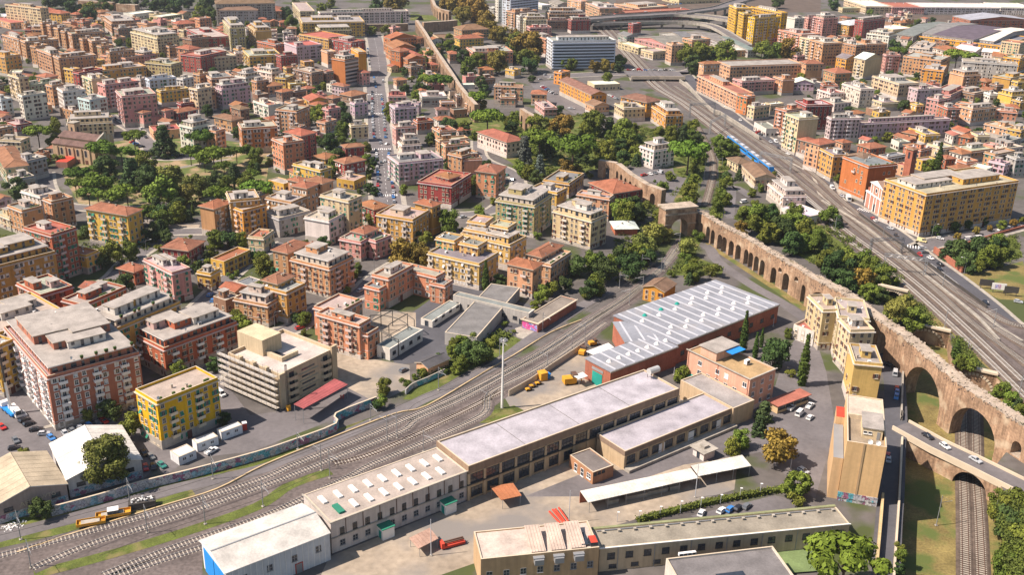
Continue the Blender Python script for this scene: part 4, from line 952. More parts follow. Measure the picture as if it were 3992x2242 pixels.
portal('arched tunnel mouth with pale stones below the reeds', (139.7,362.6,0.0), (148.5,356.9,0.0), 0, 4.6, 3.6, 3.6)
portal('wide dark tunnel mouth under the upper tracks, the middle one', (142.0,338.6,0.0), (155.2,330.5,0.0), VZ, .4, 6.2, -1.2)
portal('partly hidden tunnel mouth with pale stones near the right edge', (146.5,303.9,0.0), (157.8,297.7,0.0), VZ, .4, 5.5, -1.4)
# road bridge over the lower tracks
bp = V3([(114.9,263.5,.5),(121.7,252.2,.5),(129.0,242.5,.5),(137.5,230.5,.5)]); bo = bp[0].copy()
rt = root('road_bridge', 'narrow stone road bridge over the lower tracks with pale parapets', 'bridge', bo.x, bo.y); bo.z = 0
Q = [p-bo for p in bp]
for q in Q: q.z = 0
part('deck', wall_mb(Q, 6.6, -.6, .5), 'asphalt', rt)
for s, nm in ((3.5,'parapet'), (-3.5,'parapet')):
    part(nm, wall_mb(offs(Q, s), .45, -.7, 1.25), 'frame_stone', rt)
fr = offs(Q, -3.75); Lb = (fr[3]-fr[0]).length
arcade(rt, fr[0], fr[3], .5, VZ, -.1, -.1, [(proj_s(fr[0], fr[3], Vector((127.6,240.6,-6.0))-bo), 5.2, -.9, VZ)], 1, ('roman_brick','frame_stone'), 'bridge_wall')
bk = offs(Q, 3.75)
arcade(rt, bk[3], bk[0], .5, VZ, -.1, -.1, [(proj_s(bk[3], bk[0], Vector((138.0,267.7,-6.0))-bo), 5.2, -.9, VZ)], 1, ('roman_brick','frame_stone'), 'bridge_wall')
pw = part('lane_wall', wall_mb(smooth([(127.3,297.7,0),(116.7,268.3,0)] + [(117.9,271.2,0)], 3), .5, 0, 1.1), 'concrete', None); tag(pw, 'pale parapet wall along the shaded lane above the lower tracks', 'wall')
pw = part('lane_wall', wall_mb(smooth([(112.7,255.9,0),(102.0,226.8,0),(92.2,200.9,0),(86.1,184.5,0)], 3), .5, 0, 1.1), 'frame_stone', None); tag(pw, 'pale parapet wall from the road bridge down to the bottom edge', 'wall')
pw = part('lane_wall', wall_mb(smooth([(97.0,225.1,0),(92.2,212.1,0),(85.5,194.4,0)], 3), .6, 0, 2.2), 'plaster', None); pw.color = (.5,.38,.2,1); tag(pw, 'ochre wall between the lane and the green court', 'wall')
# rail overpass at the top of the upper line
op = V3([(84.8,791.6,3.),(106.6,794.3,3.),(127.1,795.3,3.)]); oo = op[0].copy(); oo.z = 0
rt = root('rail_overpass', 'broad road overpass with pale edge beam above the upper tracks', 'bridge', oo.x, oo.y); Q = [p-oo for p in op]
for q in Q: q.z = 0
part('deck', wall_mb(Q, 26, 2.2, 3.0), 'asphalt', rt); part('edge_beam', wall_mb(offs(Q, -13.2), .6, 1.6, 4.0), 'frame_stone', rt)
for t in (.05,.35,.65,.97):
    p = Q[0].lerp(Q[2], t); m = MB(); m.box(p.x-.8,p.y-12.8,0,p.x+.8,p.y+12.8,2.2); part('pier', m, 'concrete', rt)
bw_ = part('cutting_wall', wall_mb(smooth([(123.1,778.8,0),(126.6,749.5,0),(130.3,679.3,0)] + [(135.6,664.4,0),(146.4,604.5,0)], 3), .6, 0, 2.6), 'concrete', None); tag(bw_, 'pale stained wall between the upper tracks and the road', 'wall')
fw = part('track_fence', wall_mb(smooth([(163.4,463.9,0),(167.5,430.6,0),(171.1,408.8,0),(173.4,389.6,0),(178.1,354.2,0)], 3), .12, 0, 1.3), 'metal_dark', None); tag(fw, 'dark track side fence along the road', 'fence')
gw = part('road_wall', wall_mb(smooth([(180.6,414.3,0),(182.0,402.0,0),(183.1,390.3,0)], 2), .7, 0, 2.6), 'brick_red', None); gw.color = (.5,.36,.22,1); tag(gw, 'tan wall between the road and the dark grove', 'wall')
gw = part('road_wall', wall_mb(smooth([(180.6,414.3,0),(196.5,423.3,0),(219.2,439.6,0),(239.9,453.3,0)], 2), .5, 0, 1.2), 'brick_red', None); tag(gw, 'low wall between the side street and the dark grove', 'wall')
# elevated road in the distance
def viaduct(label, pts, w, z):
    P = smooth(pts, 5); o = P[0].copy(); o.z = 0; rt = root('viaduct', label, 'viaduct', o.x, o.y); Q = [Vector((p.x-o.x,p.y-o.y,0)) for p in P]
    part('deck', wall_mb(Q, w, z-1.4, z), ['asphalt'], rt)
    for s in (w/2, -w/2): part('parapet', wall_mb(offs(Q, s), .4, z-1.5, z+1.1), 'concrete', rt)
    for i in range(0, len(Q), 3):
        m = MB(); m.box(Q[i].x-1,Q[i].y-2.2,0,Q[i].x+1,Q[i].y+2.2,z-1.4); part('pier', m, 'concrete', rt)
viaduct('main deck of the elevated road sweeping across in the distance', [(63.2,1044.4,9),(98.8,1070.9,9),(124.6,1084.4,9),(160.0,1102.9,9),(191.8,1093.3,9),(214.9,1070.6,9),(238.5,1040.7,9)], 18, 9)
viaduct('lower ramp of the elevated road beside the market halls', [(72.6,1039.7,6),(96.9,1046.6,6),(130.2,1059.5,6),(167.1,1064.1,6),(189.2,1051.0,6),(197.0,1014.8,6),(200.3,963.6,6),(203.4,927.9,6)], 10, 6)
viaduct('upper branch of the elevated road climbing to the top edge', [(170.0,1103.3,10),(192.9,1126.5,10),(219.8,1158.0,10),(244.4,1204.8,10),(275.1,1256.3,10)], 14, 10)
# ------------------------------------------------------------------ depot, sheds and other single buildings
def bigwin(w, h, cols, rows, frame='metal_grey', pane='glass'):
    mb = MB(); mb.quad([(-w/2,-.02,0),(w/2,-.02,0),(w/2,-.02,h),(-w/2,-.02,h)], 0); t = .09
    for k in range(cols+1):
        x = -w/2+w*k/cols; mb.box(x-t/2,-.09,0,x+t/2,-.021,h,1)
    for k in range(rows+1):
        z = h*k/rows; mb.box(-w/2,-.085,z-t/2,w/2,-.022,z+t/2,1)
    mb.box(-w/2-.1,-.2,-.15,w/2+.1,0,-.04,1)
    return shape(('window', w, h, cols, rows, frame), lambda: mb, [pane, frame])
def hall(name, label, cat, rc, color, wall='plaster', roof='roof_coat', roofc=(.3,.3,.3), par=.5, z0=-6.5, parts_=()):
    x, y, th, wr, wl, h = rc; rt = root(name, label, cat, x, y, th)
    mb = MB(); r0 = h-par; t = .35
    for (ax,ay),(bx,by) in (((0,0),(wr,0)),((wr,0),(wr,wl)),((wr,wl),(0,wl)),((0,wl),(0,0))): mb.quad([(ax,ay,0),(bx,by,0),(bx,by,h),(ax,ay,h)])
    I = [(t,t),(wr-t,t),(wr-t,wl-t),(t,wl-t)]; O = [(0,0),(wr,0),(wr,wl),(0,wl)]
    for k in range(4):
        k2 = (k+1)%4; mb.quad([(*O[k],h),(*O[k2],h),(*I[k2],h),(*I[k],h)], 1); mb.quad([(*I[k2],r0),(*I[k],r0),(*I[k],h),(*I[k2],h)])
    part('wall', mb, [wall, 'frame_stone'], rt, color=color)
    rb = MB(); rb.quad([(t,t,r0),(wr-t,t,r0),(wr-t,wl-t,r0),(t,wl-t,r0)]); part('roof', rb, roof, rt, color=roofc)
    return rt, wr, wl, h
def wins(rt, side, L, z, w, h, n, u0=0., u1=1., cols=2, rows=2, frame='metal_grey', pane='glass', name='window', off=0.):
    me = bigwin(w, h, cols, rows, frame, pane)
    for k in range(n):
        u = L*(u0+(u1-u0)*(k+.5)/n)
        link(name, me, rt, (u,off,z) if side == 'R' else (off,u,z), 0 if side == 'R' else -math.pi/2)
def band(rt, name, wr, wl, z0, z1, e, mats='plaster', color=None, sides='RL'):
    mb = MB()
    if 'R' in sides: mb.box(-e,-e,z0,wr+e,0,z1)
    if 'L' in sides: mb.box(-e,0,z0,0,wl+e,z1)
    part(name, mb, mats, rt, color=color)
# white shed with the blue sliding door
RW = (-60.1,180.0,0.654,24.8,14.0,7.6)
x, y, th, wr, wl, h = RW; rt = root('long_white_shed', 'long white metal shed with pale roof and blue door at the bottom edge', 'shed', x, y, th)
part('wall', MB().box(0,0,0,wr,wl,h-.2), 'plaster', rt, color=(.58,.6,.62))
mb = MB(); zr = 1.5
for a, b in (((0,-.3,0),(0,wl/2,zr)),((0,wl/2,zr),(0,wl+.3,0))):
    mb.quad([(-.5,a[1],h+a[2]),(wr+.2,a[1],h+a[2]),(wr+.2,b[1],h+b[2]),(-.5,b[1],h+b[2])]); mb.quad([(-.5,b[1],h+b[2]-.2),(wr+.2,b[1],h+b[2]-.2),(wr+.2,a[1],h+a[2]-.2),(-.5,a[1],h+a[2]-.2)])
for xx in (-.5, wr+.2): mb.quad([(xx,-.3,h-.2),(xx,wl/2,h+zr-.2),(xx,wl+.3,h-.2),(xx,wl+.3,h),(xx,wl/2,h+zr),(xx,-.3,h)][::(1 if xx > 0 else -1)], 1)
mb.quad([(-.5,-.3,h-.2),(wr+.2,-.3,h-.2),(wr+.2,-.3,h),(-.5,-.3,h)], 1)
part('roof', mb, ['roof_coat','white_paint'], rt, color=(.5,.48,.44)); part('ridge_cap', MB().box(-.5,wl/2-.18,h+zr,wr+.2,wl/2+.18,h+zr+.1), 'metal_grey', rt)
g = MB()
for yy, fl in ((0,0),(wl,1)): pass
g.quad([(-.02,0,h-.2),(-.02,wl/2,h+zr-.3),(-.02,wl,h-.2)][::-1]); part('gable', g, 'white_paint', rt)
for k in (0,1): part('blue_door', MB().box(-.16,wl*(.08+.43*k),0,-.03,wl*(.48+.43*k),h-1.2), 'blue_paint', rt)
n = 18
for k in range(n):
    u = wr*k/n; part('wall_rib', MB().box(u-.06,-.07,0,u+.06,0,h-.2), 'white_paint', rt)
wins(rt, 'R', wr, 3.6, 1.3, 1.6, 4, .04, 1.0, 2, 2)
d = MB(); d.box(-.75,-.14,0,.75,-.02,2.5,0); d.box(-.95,-.12,0,-.75,0,2.7,1); d.box(.75,-.12,0,.95,0,2.7,1); d.box(-.95,-.12,2.5,.95,0,2.7,1)
link('door', d.mesh('door', ['metal_grey','red_paint']), rt, (wr*.68,0,0))
# two-storey warehouse with white skylights
RS = (-40.5,197.4,0.651,38.1,13.9,8.7)
rt, wr, wl, h = hall('depot_warehouse', 'two-storey white depot warehouse with rows of white skylights on its roof', 'warehouse', RS, (.55,.49,.45), roofc=(.36,.31,.27), par=.15)
band(rt, 'ledge', wr, wl, h*.47, h*.47+.22, .3, 'concrete'); band(rt, 'eave', wr, wl, h-.1, h+.08, .35, 'concrete')
wins(rt, 'R', wr, h*.47+.5, 1.1, 1.7, 11, .03, 1., 2, 3, 'metal_dark'); wins(rt, 'R', wr, 1.4, 1.3, 1.5, 11, .03, 1., 2, 2, 'metal_grey')
for row, vv in ((0,.27),(1,.66)):
    for k in range(9):
        u = wr*(.07+.107*k+(.0 if row else .035)); v = wl*vv
        if row == 0 and k == 0:
            m = MB(); m.box(-.75,-1.9,0,.75,1.9,.5); link('skylight', m.mesh('skylight', ['shutter_green']), rt, (u,v,h-.12))['label'] = 'green skylight under a tarpaulin'; continue
        if row == 0 and k > 7: continue
        link('skylight', shape('skylight', lambda: MB().box(-.55,-1.6,0,.55,1.6,.45,1,mt=0), ['white_paint','white_paint']), rt, (u,v,h-.12))
for u in (.36,.83):
    s = MB(); s.box(-1.6,-2.6,0,1.6,0,3.0,0); s.box(-1.8,-2.8,3.0,1.8,0,3.2,1); s.box(-1.62,-1.9,0,-1.6,-.6,2.2,2)
    link('porch', s.mesh('porch', ['white_paint','shutter_green','shutter_teal']), rt, (wr*u,0,0))
for u in (.1,.22,.34,.46,.58,.7,.82,.94): part('drain_pipe', MB().box(wr*u-.07,-.14,h*.5,wr*u+.07,0,h-.1), 'rail_rust', rt)
# big flat roofed depot hall
RB = (-9.8,220.4,0.644,73.8,14.7,10.2)
rt, wr, wl, h = hall('depot_hall', 'large flat roofed depot hall with brown band and big dark windows', 'warehouse', RB, (.48,.36,.22), roofc=(.37,.35,.38), par=.45)
band(rt, 'fascia', wr, wl, h-2.3, h-.05, .12, 'plaster', (.27,.19,.13)); band(rt, 'crane_rail', wr, wl, h*.45, h*.45+.3, .5, 'metal_dark', sides='R')
wins(rt, 'R', wr, h-5.3, 4.2, 2.6, 15, .0, 1., 4, 2, 'metal_dark'); wins(rt, 'R', wr, .9, 3.4, 2.6, 7, .0, .48, 3, 2, 'metal_dark')
for k in range(16): part('pilaster', MB().box(wr*k/15-.35,-.3,0,wr*k/15+.35,0,h-2.3), 'plaster', rt, color=(.5,.38,.24))
for k in range(1,4): part('roof_joint', MB().box(wr*k/4-.1,.4,h-.44,wr*k/4+.1,wl-.4,h-.38), 'roof_coat', rt, color=(.2,.19,.19))
tx = root('water_tank', 'steel water tank lying on a rack at the corner of the depot hall roof', 'tank', *(42.6,272.4,10.0)[:2], RB[2], z=9.8)
tm = MB(); tm.tube([(-1.9,0,2.2),(1.9,0,2.2)], 1.0, 14); part('tank', tm, 'tank_steel', tx)
for u in (-1.5,1.5): part('stand', MB().tube([(u,-.8,0),(u,-.8,1.6)],.1,4).tube([(u,.8,0),(u,.8,1.6)],.1,4).tube([(u,-1.4,1.4),(u,1.4,1.4)],.1,4), 'rail_rust', tx)
# lower roof strip beside it, then the second hall
RL = (55.9,273.0,-0.240,11.1,7.4,6.0)
RH = (31.2,236.3,0.649,42.5,11.2,5.9)
rt, wr, wl, h = hall('depot_hall', 'lower flat roofed depot hall with loading platform in front of the large one', 'warehouse', RH, (.5,.38,.24), roofc=(.35,.33,.36), par=.4)
band(rt, 'fascia', wr, wl, h-1.5, h-.05, .12, 'plaster', (.25,.18,.13))
wins(rt, 'R', wr, 1.6, 3.0, 2.3, 9, .0, 1., 3, 2, 'metal_dark')
for k in range(3): part('loading_door', MB().box(wr*(.3+.27*k),-.14,.9,wr*(.3+.27*k)+2.2,-.03,3.6), 'white_paint', rt)
part('platform', MB().box(0,-2.2,0,wr,0,.9), 'concrete', rt)
for k in range(10): part('pilaster', MB().box(wr*k/9-.3,-.25,.9,wr*k/9+.3,0,h-1.5), 'plaster', rt, color=(.5,.38,.24))
RK = (47.9,280.1,-0.061,9.9,11.5,7.2)
rt, wr, wl, h = hall('depot_annex', 'narrow flat roofed annex between the depot halls and the pink building', 'warehouse', (*(64.8,260.8,6.2)[:2], RH[2], 9.0, RH[4]*1.9, 6.2), (.48,.36,.23), roofc=(.3,.28,.27), par=.3)
# little brick house and kiosk in the yard
rt, wr, wl, h = hall('brick_house', 'small flat roofed brick house standing alone in the depot yard', 'house', (22.3,229.0,0.597,6.9,10.2,3.7), (.42,.22,.12), roofc=(.17,.15,.14), par=.25)
wins(rt, 'R', wr, 2.6, .9, .7, 3, .0, .6, 1, 1, 'metal_dark'); wins(rt, 'L', wl, .2, 1.2, 2.3, 2, .3, .85, 1, 2, 'white_paint'); wins(rt, 'L', wl, 1.0, 1.6, 1.6, 1, .02, .3, 2, 2, 'white_paint')
rt, wr, wl, h = hall('kiosk', 'tiny white kiosk with overhanging roof in the depot yard', 'kiosk', (53.5,241.7,0.635,4.2,4.1,2.6), (.66,.6,.56), roofc=(.4,.35,.28), par=.1)
part('eave', MB().box(-.7,-.7,h-.05,wr+.7,wl+.7,h+.18), 'concrete', rt); part('roof_box', MB().box(wr*.3,wl*.3,h+.18,wr*.75,wl*.75,h+.9), 'concrete', rt); wins(rt, 'L', wl, .0, 1., 2.1, 1, .2, .8, 1, 1, 'metal_dark')
# long white canopies
def canopy(label, pts, h, roofm='roof_coat', color=(.6,.58,.52), tilt=.5, name='canopy', back=False, ribs=True):
    P = V3(pts); o = P[0].copy(); o.z = 0; rt = root(name, label, 'canopy', o.x, o.y); Q = [Vector((p.x-o.x,p.y-o.y,0)) for p in P]
    zt = [h-tilt, h-tilt, h, h]; mb = MB()
    mb.quad([(q.x,q.y,z) for q, z in zip(Q, zt)]); mb.quad([(q.x,q.y,z-.14) for q, z in zip(Q, zt)][::-1])
    for k in range(4): a, b = Q[k], Q[(k+1)%4]; mb.quad([(a.x,a.y,zt[k]-.14),(b.x,b.y,zt[(k+1)%4]-.14),(b.x,b.y,zt[(k+1)%4]),(a.x,a.y,zt[k])])
    part('roof', mb, roofm, rt, color=color); L = (Q[1]-Q[0]).length; n = max(2, int(L/5)+1)
    for k in range(n):
        for a, b, z in ((Q[0],Q[1],h-tilt),(Q[3],Q[2],h)):
            p = a.lerp(b, (k+.08)/(n-.84)); part('post', MB().tube([(p.x,p.y,0),(p.x,p.y,z-.1)], .07, 5), 'metal_grey', rt)
    if ribs:
        m = MB(); nn = int(L/1.0)
        for k in range(nn):
            a, b = Q[0].lerp(Q[1], (k+.5)/nn), Q[3].lerp(Q[2], (k+.5)/nn); m.tube([(a.x,a.y,h-tilt+.02),(b.x,b.y,h+.02)], .045, 3, cap=False)
        part('roof_rib', m, roofm, rt, color=color, kind='stuff')
    if back:
        m = wall_mb([Q[3]*1, Q[2]*1], .2, 0, h-.3); part('back_wall', m, 'brick_red', rt)
    return rt
canopy('long white lean-to canopy with crates beneath, nearest the red beams', [(20.3,216.2,3.2),(49.8,228.6,3.2),(48.4,232.4,3.2),(18.5,220.5,3.2)], 3.6, back=True)
canopy('shorter white canopy next to the round tree, end to end with the long one', [(50.0,229.3,3.2),(64.9,234.9,3.2),(63.3,239.5,3.2),(48.5,233.5,3.2)], 3.7, back=True)
for k, q in enumerate([(26.8,220.9,0),(31.7,223.1,0),(34.6,224.2,0),(37.4,225.6,0),(40.2,226.7,0),(43.5,228.0,0)]):
    o = part('crate', MB().box(-1.5,-.7,0,1.5,.7,1.1).box(-1.6,-.8,1.1,1.6,.8,1.2), 'concrete', None, q, .35); tag(o, 'grey crate stored under the edge of the long white canopy', 'crate', 'crates under the long canopy')
canopy('small rust red canopy on posts in the depot yard', [(-1.4,216.8,3.),(3.7,219.0,3.),(1.5,224.3,3.),(-4.4,222.5,3.)], 3.0, color=(.38,.15,.07), tilt=.2)
canopy('rusty striped lean-to beside red scrap machinery', [(-20.3,196.7,2.6),(-15.9,200.8,2.6),(-18.3,204.5,2.6),(-22.8,200.3,2.6)], 2.8, color=(.4,.26,.2), tilt=.3)
q = (-12.7,201.6,0.0); rt = root('scrap_machine', 'rusty red piece of machinery beside the striped lean-to', 'machine', q[0], q[1], .45)
part('frame', MB().box(-3,-.9,.3,3,.9,.9).box(-3,-.9,.9,-2.2,.9,1.8), 'red_paint', rt); part('beam', MB().box(-2.8,-.4,1.2,2.9,-.1,1.5).box(-2.8,.2,1.2,2.9,.5,1.5), 'rail_rust', rt)
for k, (a, b) in enumerate(zip([(10.7,215.7,0),(11.5,216.2,0),(12.2,216.8,0),(13.1,217.0,0)], [(13.4,210.4,0),(14.0,210.7,0),(14.6,211.0,0),(15.3,211.3,0)])):
    m = MB(); m.tube([(a[0],a[1],.5+.25*(k%2)),(b[0],b[1],.5+.25*(k%2))], .32, 4)
    o = part('steel_beam', m, 'red_paint', None); tag(o, 'red steel beam in the stack lying behind the flat roofed workshop', 'beam', 'stack of red steel beams')
# flat roofed workshop with tilted shades, and the long grey roof next to it
RA = (-5.4,185.9,0.199,27.0,10.3,8.2)
rt, wr, wl, h = hall('workshop', 'beige flat roofed workshop with three tilted sheet shades on its roof', 'workshop', RA, (.47,.32,.18), roofc=(.5,.42,.36), par=.3)
for k in range(3):
    u = wr*(.42+.17*k); m = MB(); m.quad([(u,wl*.05,h+.1),(u+wr*.13,wl*.05,h+.1),(u+wr*.13,wl*.8,h+1.8),(u,wl*.8,h+1.8)]); m.quad([(u,wl*.8,h+1.72),(u+wr*.13,wl*.8,h+1.72),(u+wr*.13,wl*.05,h+.02),(u,wl*.05,h+.02)])
    for j in range(5): m.tube([(u+wr*.13*(j+.5)/5,wl*.05,h+.14),(u+wr*.13*(j+.5)/5,wl*.8,h+1.84)], .05, 3)
    part('sloping_shade', m, 'roof_coat', rt, color=(.5,.4,.33))
    part('vent_hood', MB().box(u+.6,-1.4,h-2.3,u+wr*.1,0,h-.9).box(u+.4,-1.0,h-.9,u+wr*.1+.2,.2,h-.6), 'metal_grey', rt)
part('solar_panel', MB().box(wr*.86,wl*.1,h+.1,wr*.92,wl*.55,h+.3), 'glass', rt); part('shelter', MB().box(wr*.93,.4,h,wr*.99,wl*.3,h+1.1,0,mt=1), ['glass','red_paint'], rt)
wins(rt, 'R', wr, h-5.2, 1.3, 1.6, 7, .0, 1., 2, 2, 'metal_grey')
RG = (21.4,193.0,0.194,61.5,7.3,6.6)
rt, wr, wl, h = hall('long_grey_roof_building', 'long low beige building with grey felt roof and row of square windows', 'workshop', RG, (.47,.37,.25), roofc=(.25,.225,.18), par=.2)
part('gutter', MB().box(-.2,-.25,h-.1,wr+.2,0,h+.08), 'white_paint', rt); wins(rt, 'R', wr, h-3.2, 1.7, 1.6, 14, .01, 1., 2, 2, 'metal_dark'); wins(rt, 'R', wr, .8, 1.7, 1.0, 3, .01, .27, 2, 1, 'metal_dark')
for k in range(16): link('roof_vent', shape('roof_vent', lambda: MB().box(-.22,-.22,0,.22,.22,.5).box(-.35,-.35,.5,.35,.35,.62), ['concrete']), rt, (wr*(k+.6)/16, wl*.78, h-.2))
part('roof_pipe', MB().box(1,wl*.86,h-.1,wr-1,wl*.89,h+.12), 'metal_grey', rt); part('green_edge', MB().box(0,wl-.3,h,wr,wl+.5,h+.2), 'roof_coat', rt, color=(.22,.23,.12))
for k in range(7): part('drain_pipe', MB().box(wr*(k+.5)/7-.06,-.13,0,wr*(k+.5)/7+.06,0,h-.1), 'metal_grey', rt)
RQ = (38.9,178.5,0.217,25.9,12.5,6.0)
rt, wr, wl, h = hall('flat_roof_building', 'building with dark grey flat roof and pale parapet cut by the bottom edge', 'workshop', RQ, (.55,.5,.44), roofc=(.17,.16,.16), par=.5)
part('glass_roof', MB().box(wr*.35,wl*.2,h-.48,wr*.6,wl*.45,h-.3,1,mt=0), ['glass','rail_rust'], rt)
for k in range(4): link('air_conditioner', shape('air_conditioner', ac_mb, ['white_paint','metal_dark']), rt, (wr*(.15+.04*k), wl+1.0, h-.6))
sc = part('sports_court', MB().quad([(p[0],p[1],.5) for p in [(65.6,193.7,.5),(72.2,194.7,.5),(77.1,200.9,.5),(75.0,206.2,.5),(63.1,203.7,.5)]]), 'roof_coat', None, color=(.16,.22,.09)); sc['kind'] = 'structure'
# metal roofed works hall with domes
RM = [(54.0,300.8,0.708,54.1,28.8,7.0), (30.8,280.4,0.688,29.8,11.3,7.0), (37.3,301.9,0.166,17.6,15.8,7.0)]
x, y, th = RM[0][:3]; rt = root('works_hall', 'large brick works hall with ribbed pale metal roof and rows of roof domes', 'works hall', x, y, th)
for k, (bx, by, bt, wr, wl, h) in enumerate(RM):
    dx, dy = bx-x, by-y; c, s = math.cos(-th), math.sin(-th); lb = (dx*c-dy*s, dx*s+dy*c, bt-th); h -= .09*k
    part('wall', MB().box(0,0,0,wr,wl,h), 'brick_red', rt, (lb[0],lb[1],0), lb[2])
    rb = MB(); rb.box(-.25,-.25,h+.004,wr+.25,wl+.25,h+.3); part('roof', rb, 'sheet_metal', rt, (lb[0],lb[1],0), lb[2])
    n = max(3, int(wr/3.9))
    for j in range(n):
        u = wr*(j+.5)/n; part('roof_rib', MB().box(u-.32,0,h+.3,u+.32,wl,h+.42), 'metal_rib', rt, (lb[0],lb[1],0), lb[2])
    if k < 2:
        for j in range(n):
            u = wr*(j+1.)/n
            for i in range(2 if k == 0 else 1):
                v = wl*(.25+.42*i+.1*(j%2)) if k == 0 else wl*.45
                if k == 0 and j == n-1: continue
                teal = k == 0 and i == 1 and j in (1,3,5)
                dm = MB(); dm.tube([(0,0,0),(0,0,.35),(0,0,.7)], .95, 8, 0, .35)
                o = link('roof_dome', shape('roof_dome_teal' if teal else 'roof_dome', lambda: dm, ['shutter_teal' if teal else 'white_paint']), rt, place(lb, u, v, h+.3))
                if teal: o['label'] = 'teal roof dome'
    wins(rt, 'R', wr, 2.6, 1.8, 1.4, max(2, int(wr/6)), 0, 1, 2, 1, 'metal_dark') if k == 0 else None
    part('eave', MB().box(-.35,-.4,h-.25,wr+.35,-.25,h+.2), 'concrete', rt, (lb[0],lb[1],0), lb[2])
b1 = RM[1]; dx, dy = b1[0]-x, b1[1]-y
dd = MB(); dd.box(-.14,b1[4]*.5-2.2,0,-.02,b1[4]*.5+2.2,4.4,0); dd.box(-.12,b1[4]*.5-2.5,4.9,-.02,b1[4]*.5+2.5,5.8,1)
part('door', dd, ['shutter_teal','metal_grey'], rt, (dx*math.cos(-th)-dy*math.sin(-th), dx*math.sin(-th)+dy*math.cos(-th), 0), b1[2]-th)
canopy('plain white canopy at the gate end of the works hall', [(26.9,299.7,3.4),(34.3,305.2,3.4),(32.5,308.7,3.4),(24.7,301.9,3.4)], 3.4, tilt=.1, ribs=False, color=(.66,.64,.6))
canopy('small white canopy beside the orange rail vehicle', [(21.3,282.7,3.2),(24.3,284.9,3.2),(22.8,287.4,3.2),(19.7,284.7,3.2)], 3.2, tilt=.1, ribs=False, color=(.66,.64,.6))
# pink office building
RP = (70.9,269.8,0.679,11.9,24.6,11.1)
rt, wr, wl, h = hall('pink_building', 'pink three-storey office building with brown roof and green awnings', 'office building', RP, (.60,.34,.24), roofc=(.36,.25,.13), par=.35)
band(rt, 'eave', wr, wl, h-.02, h+.2, .45, 'concrete'); band(rt, 'plinth', wr, wl, 0, 1.4, .1, 'plaster', (.55,.46,.4))
for u in (.02,.5,.98): part('drain_pipe', MB().box(-.14,wl*u-.07,0,0,wl*u+.07,h), 'brick_red', rt)
rp = random.Random(4)
for fl in range(3):
    for k in range(7):
        if rp.random() < .25: continue
        z = 1.0+fl*(h-1.6)/3+.4; kd = rp.choice([0,0,0,1])
        me = bigwin(1.5,1.5,2,1,'white_paint') if not kd else bigwin(1.5,1.5,1,1,'white_paint','shutter_white')
        link('window', me, rt, (0, wl*(k+.5)/7, z), -math.pi/2)
    for k in range(3): link('window', bigwin(1.2,1.5,2,1,'white_paint'), rt, (wr*(k+.5)/3, 0, 1.2+fl*(h-1.6)/3+.4))
for u in (.16,.58,.76,.93):
    m = MB(); m.quad([(-1.3,-.05,.9),(1.3,-.05,.9),(1.3,-1.3,.1),(-1.3,-1.3,.1)]); m.quad([(-1.3,-1.32,.08),(1.3,-1.32,.08),(1.3,-.05,.85),(-1.3,-.05,.85)])
    link('awning', shape('awning', lambda: m, ['shutter_teal']), rt, (0, wl*u, 2.6), -math.pi/2); part('door', MB().box(-.1,wl*u-.8,0,-.02,wl*u+.8,2.5), 'shutter_teal', rt)
pm = MB(); a0, a1 = wl*.62, wl*.98
pm.box(wr*.1,wl*.58,h-.3,wr*.92,wl*.84,h+2.6,0); pm.box(wr*.06,wl*.56,h+2.6,wr*.96,wl*.86,h+2.85,1); part('roof_room', pm, ['plaster','felt'], rt, color=(.58,.36,.26))
part('awning', MB().box(wr*.4,wl*.45,h+2.2,wr*.92,wl*.57,h+2.35), 'blue_paint', rt); link('air_conditioner', shape('air_conditioner', ac_mb, ['white_paint','metal_dark']), rt, (wr*.62,wl*.3,h-.3)).scale = (1.6,1.6,2)
RR = (80.0,269.2,0.601,13.5,3.5,2.8)
rt, wr, wl, h = hall('canteen', 'low cream canteen with red flat roof in the forecourt', 'building', RR, (.58,.42,.24), roofc=(.36,.13,.09), par=.1)
part('roof_edge', MB().box(-.6,-.6,h-.1,wr+.6,wl+.6,h+.12), 'roof_coat', rt, color=(.38,.14,.1)); wins(rt, 'R', wr, 1.2, 3., 1.2, 4, 0, 1, 3, 1, 'metal_dark')
building(900, 'white gatehouse with roof terrace beside the tall cream flats', '', [[*(103.0,317.0,0.756,7.1,8.1,5.5)[:6], 'wh', 'Fr']])
# cream flats along the aqueduct
fl = [(102.6,274.7,-0.157,8.0,12.9,15.5), (107.8,296.6,0.101,7.9,9.1,15.8), (107.5,308.5,-0.191,9.7,16.2,15.5), (103.9,313.9,0.139,7.6,12.8,15.2)]
for k, (rc, lb) in enumerate(zip(fl, ('cream flats with orange end wall and three brown shuttered windows', 'cream flats with shed roof rooms, second in the row below the aqueduct', 'cream flats with small terraces, third in the row below the aqueduct', 'cream flats at the top end of the row below the aqueduct'))):
    building(910+k, lb, '', [[*rc, 'cr' if k else 'yc', 'Fb p1 sb' + (' few' if k == 0 else '')]])
RF = (85.3,224.6,-0.278,9.5,26.2,17.6)
rt, wr, wl, h = hall('cream_flats', 'tall windowless cream end building with roof terrace and white ground floor', 'apartment building', RF, (.60,.40,.20), roofc=(.26,.21,.15), par=1.0)
part('ground_floor', MB().box(-.12,-.12,0,wr+.12,0,2.6).box(-.12,0,0,0,wl,2.6), 'graffiti_blue', rt); part('downpipe_groove', MB().box(wr*.42,-.16,2.6,wr*.47,-.001,h), 'plaster', rt, color=(.4,.28,.16))
wins(rt, 'R', wr, 1.0, 1.4, .9, 4, 0, 1, 1, 1, 'metal_dark')
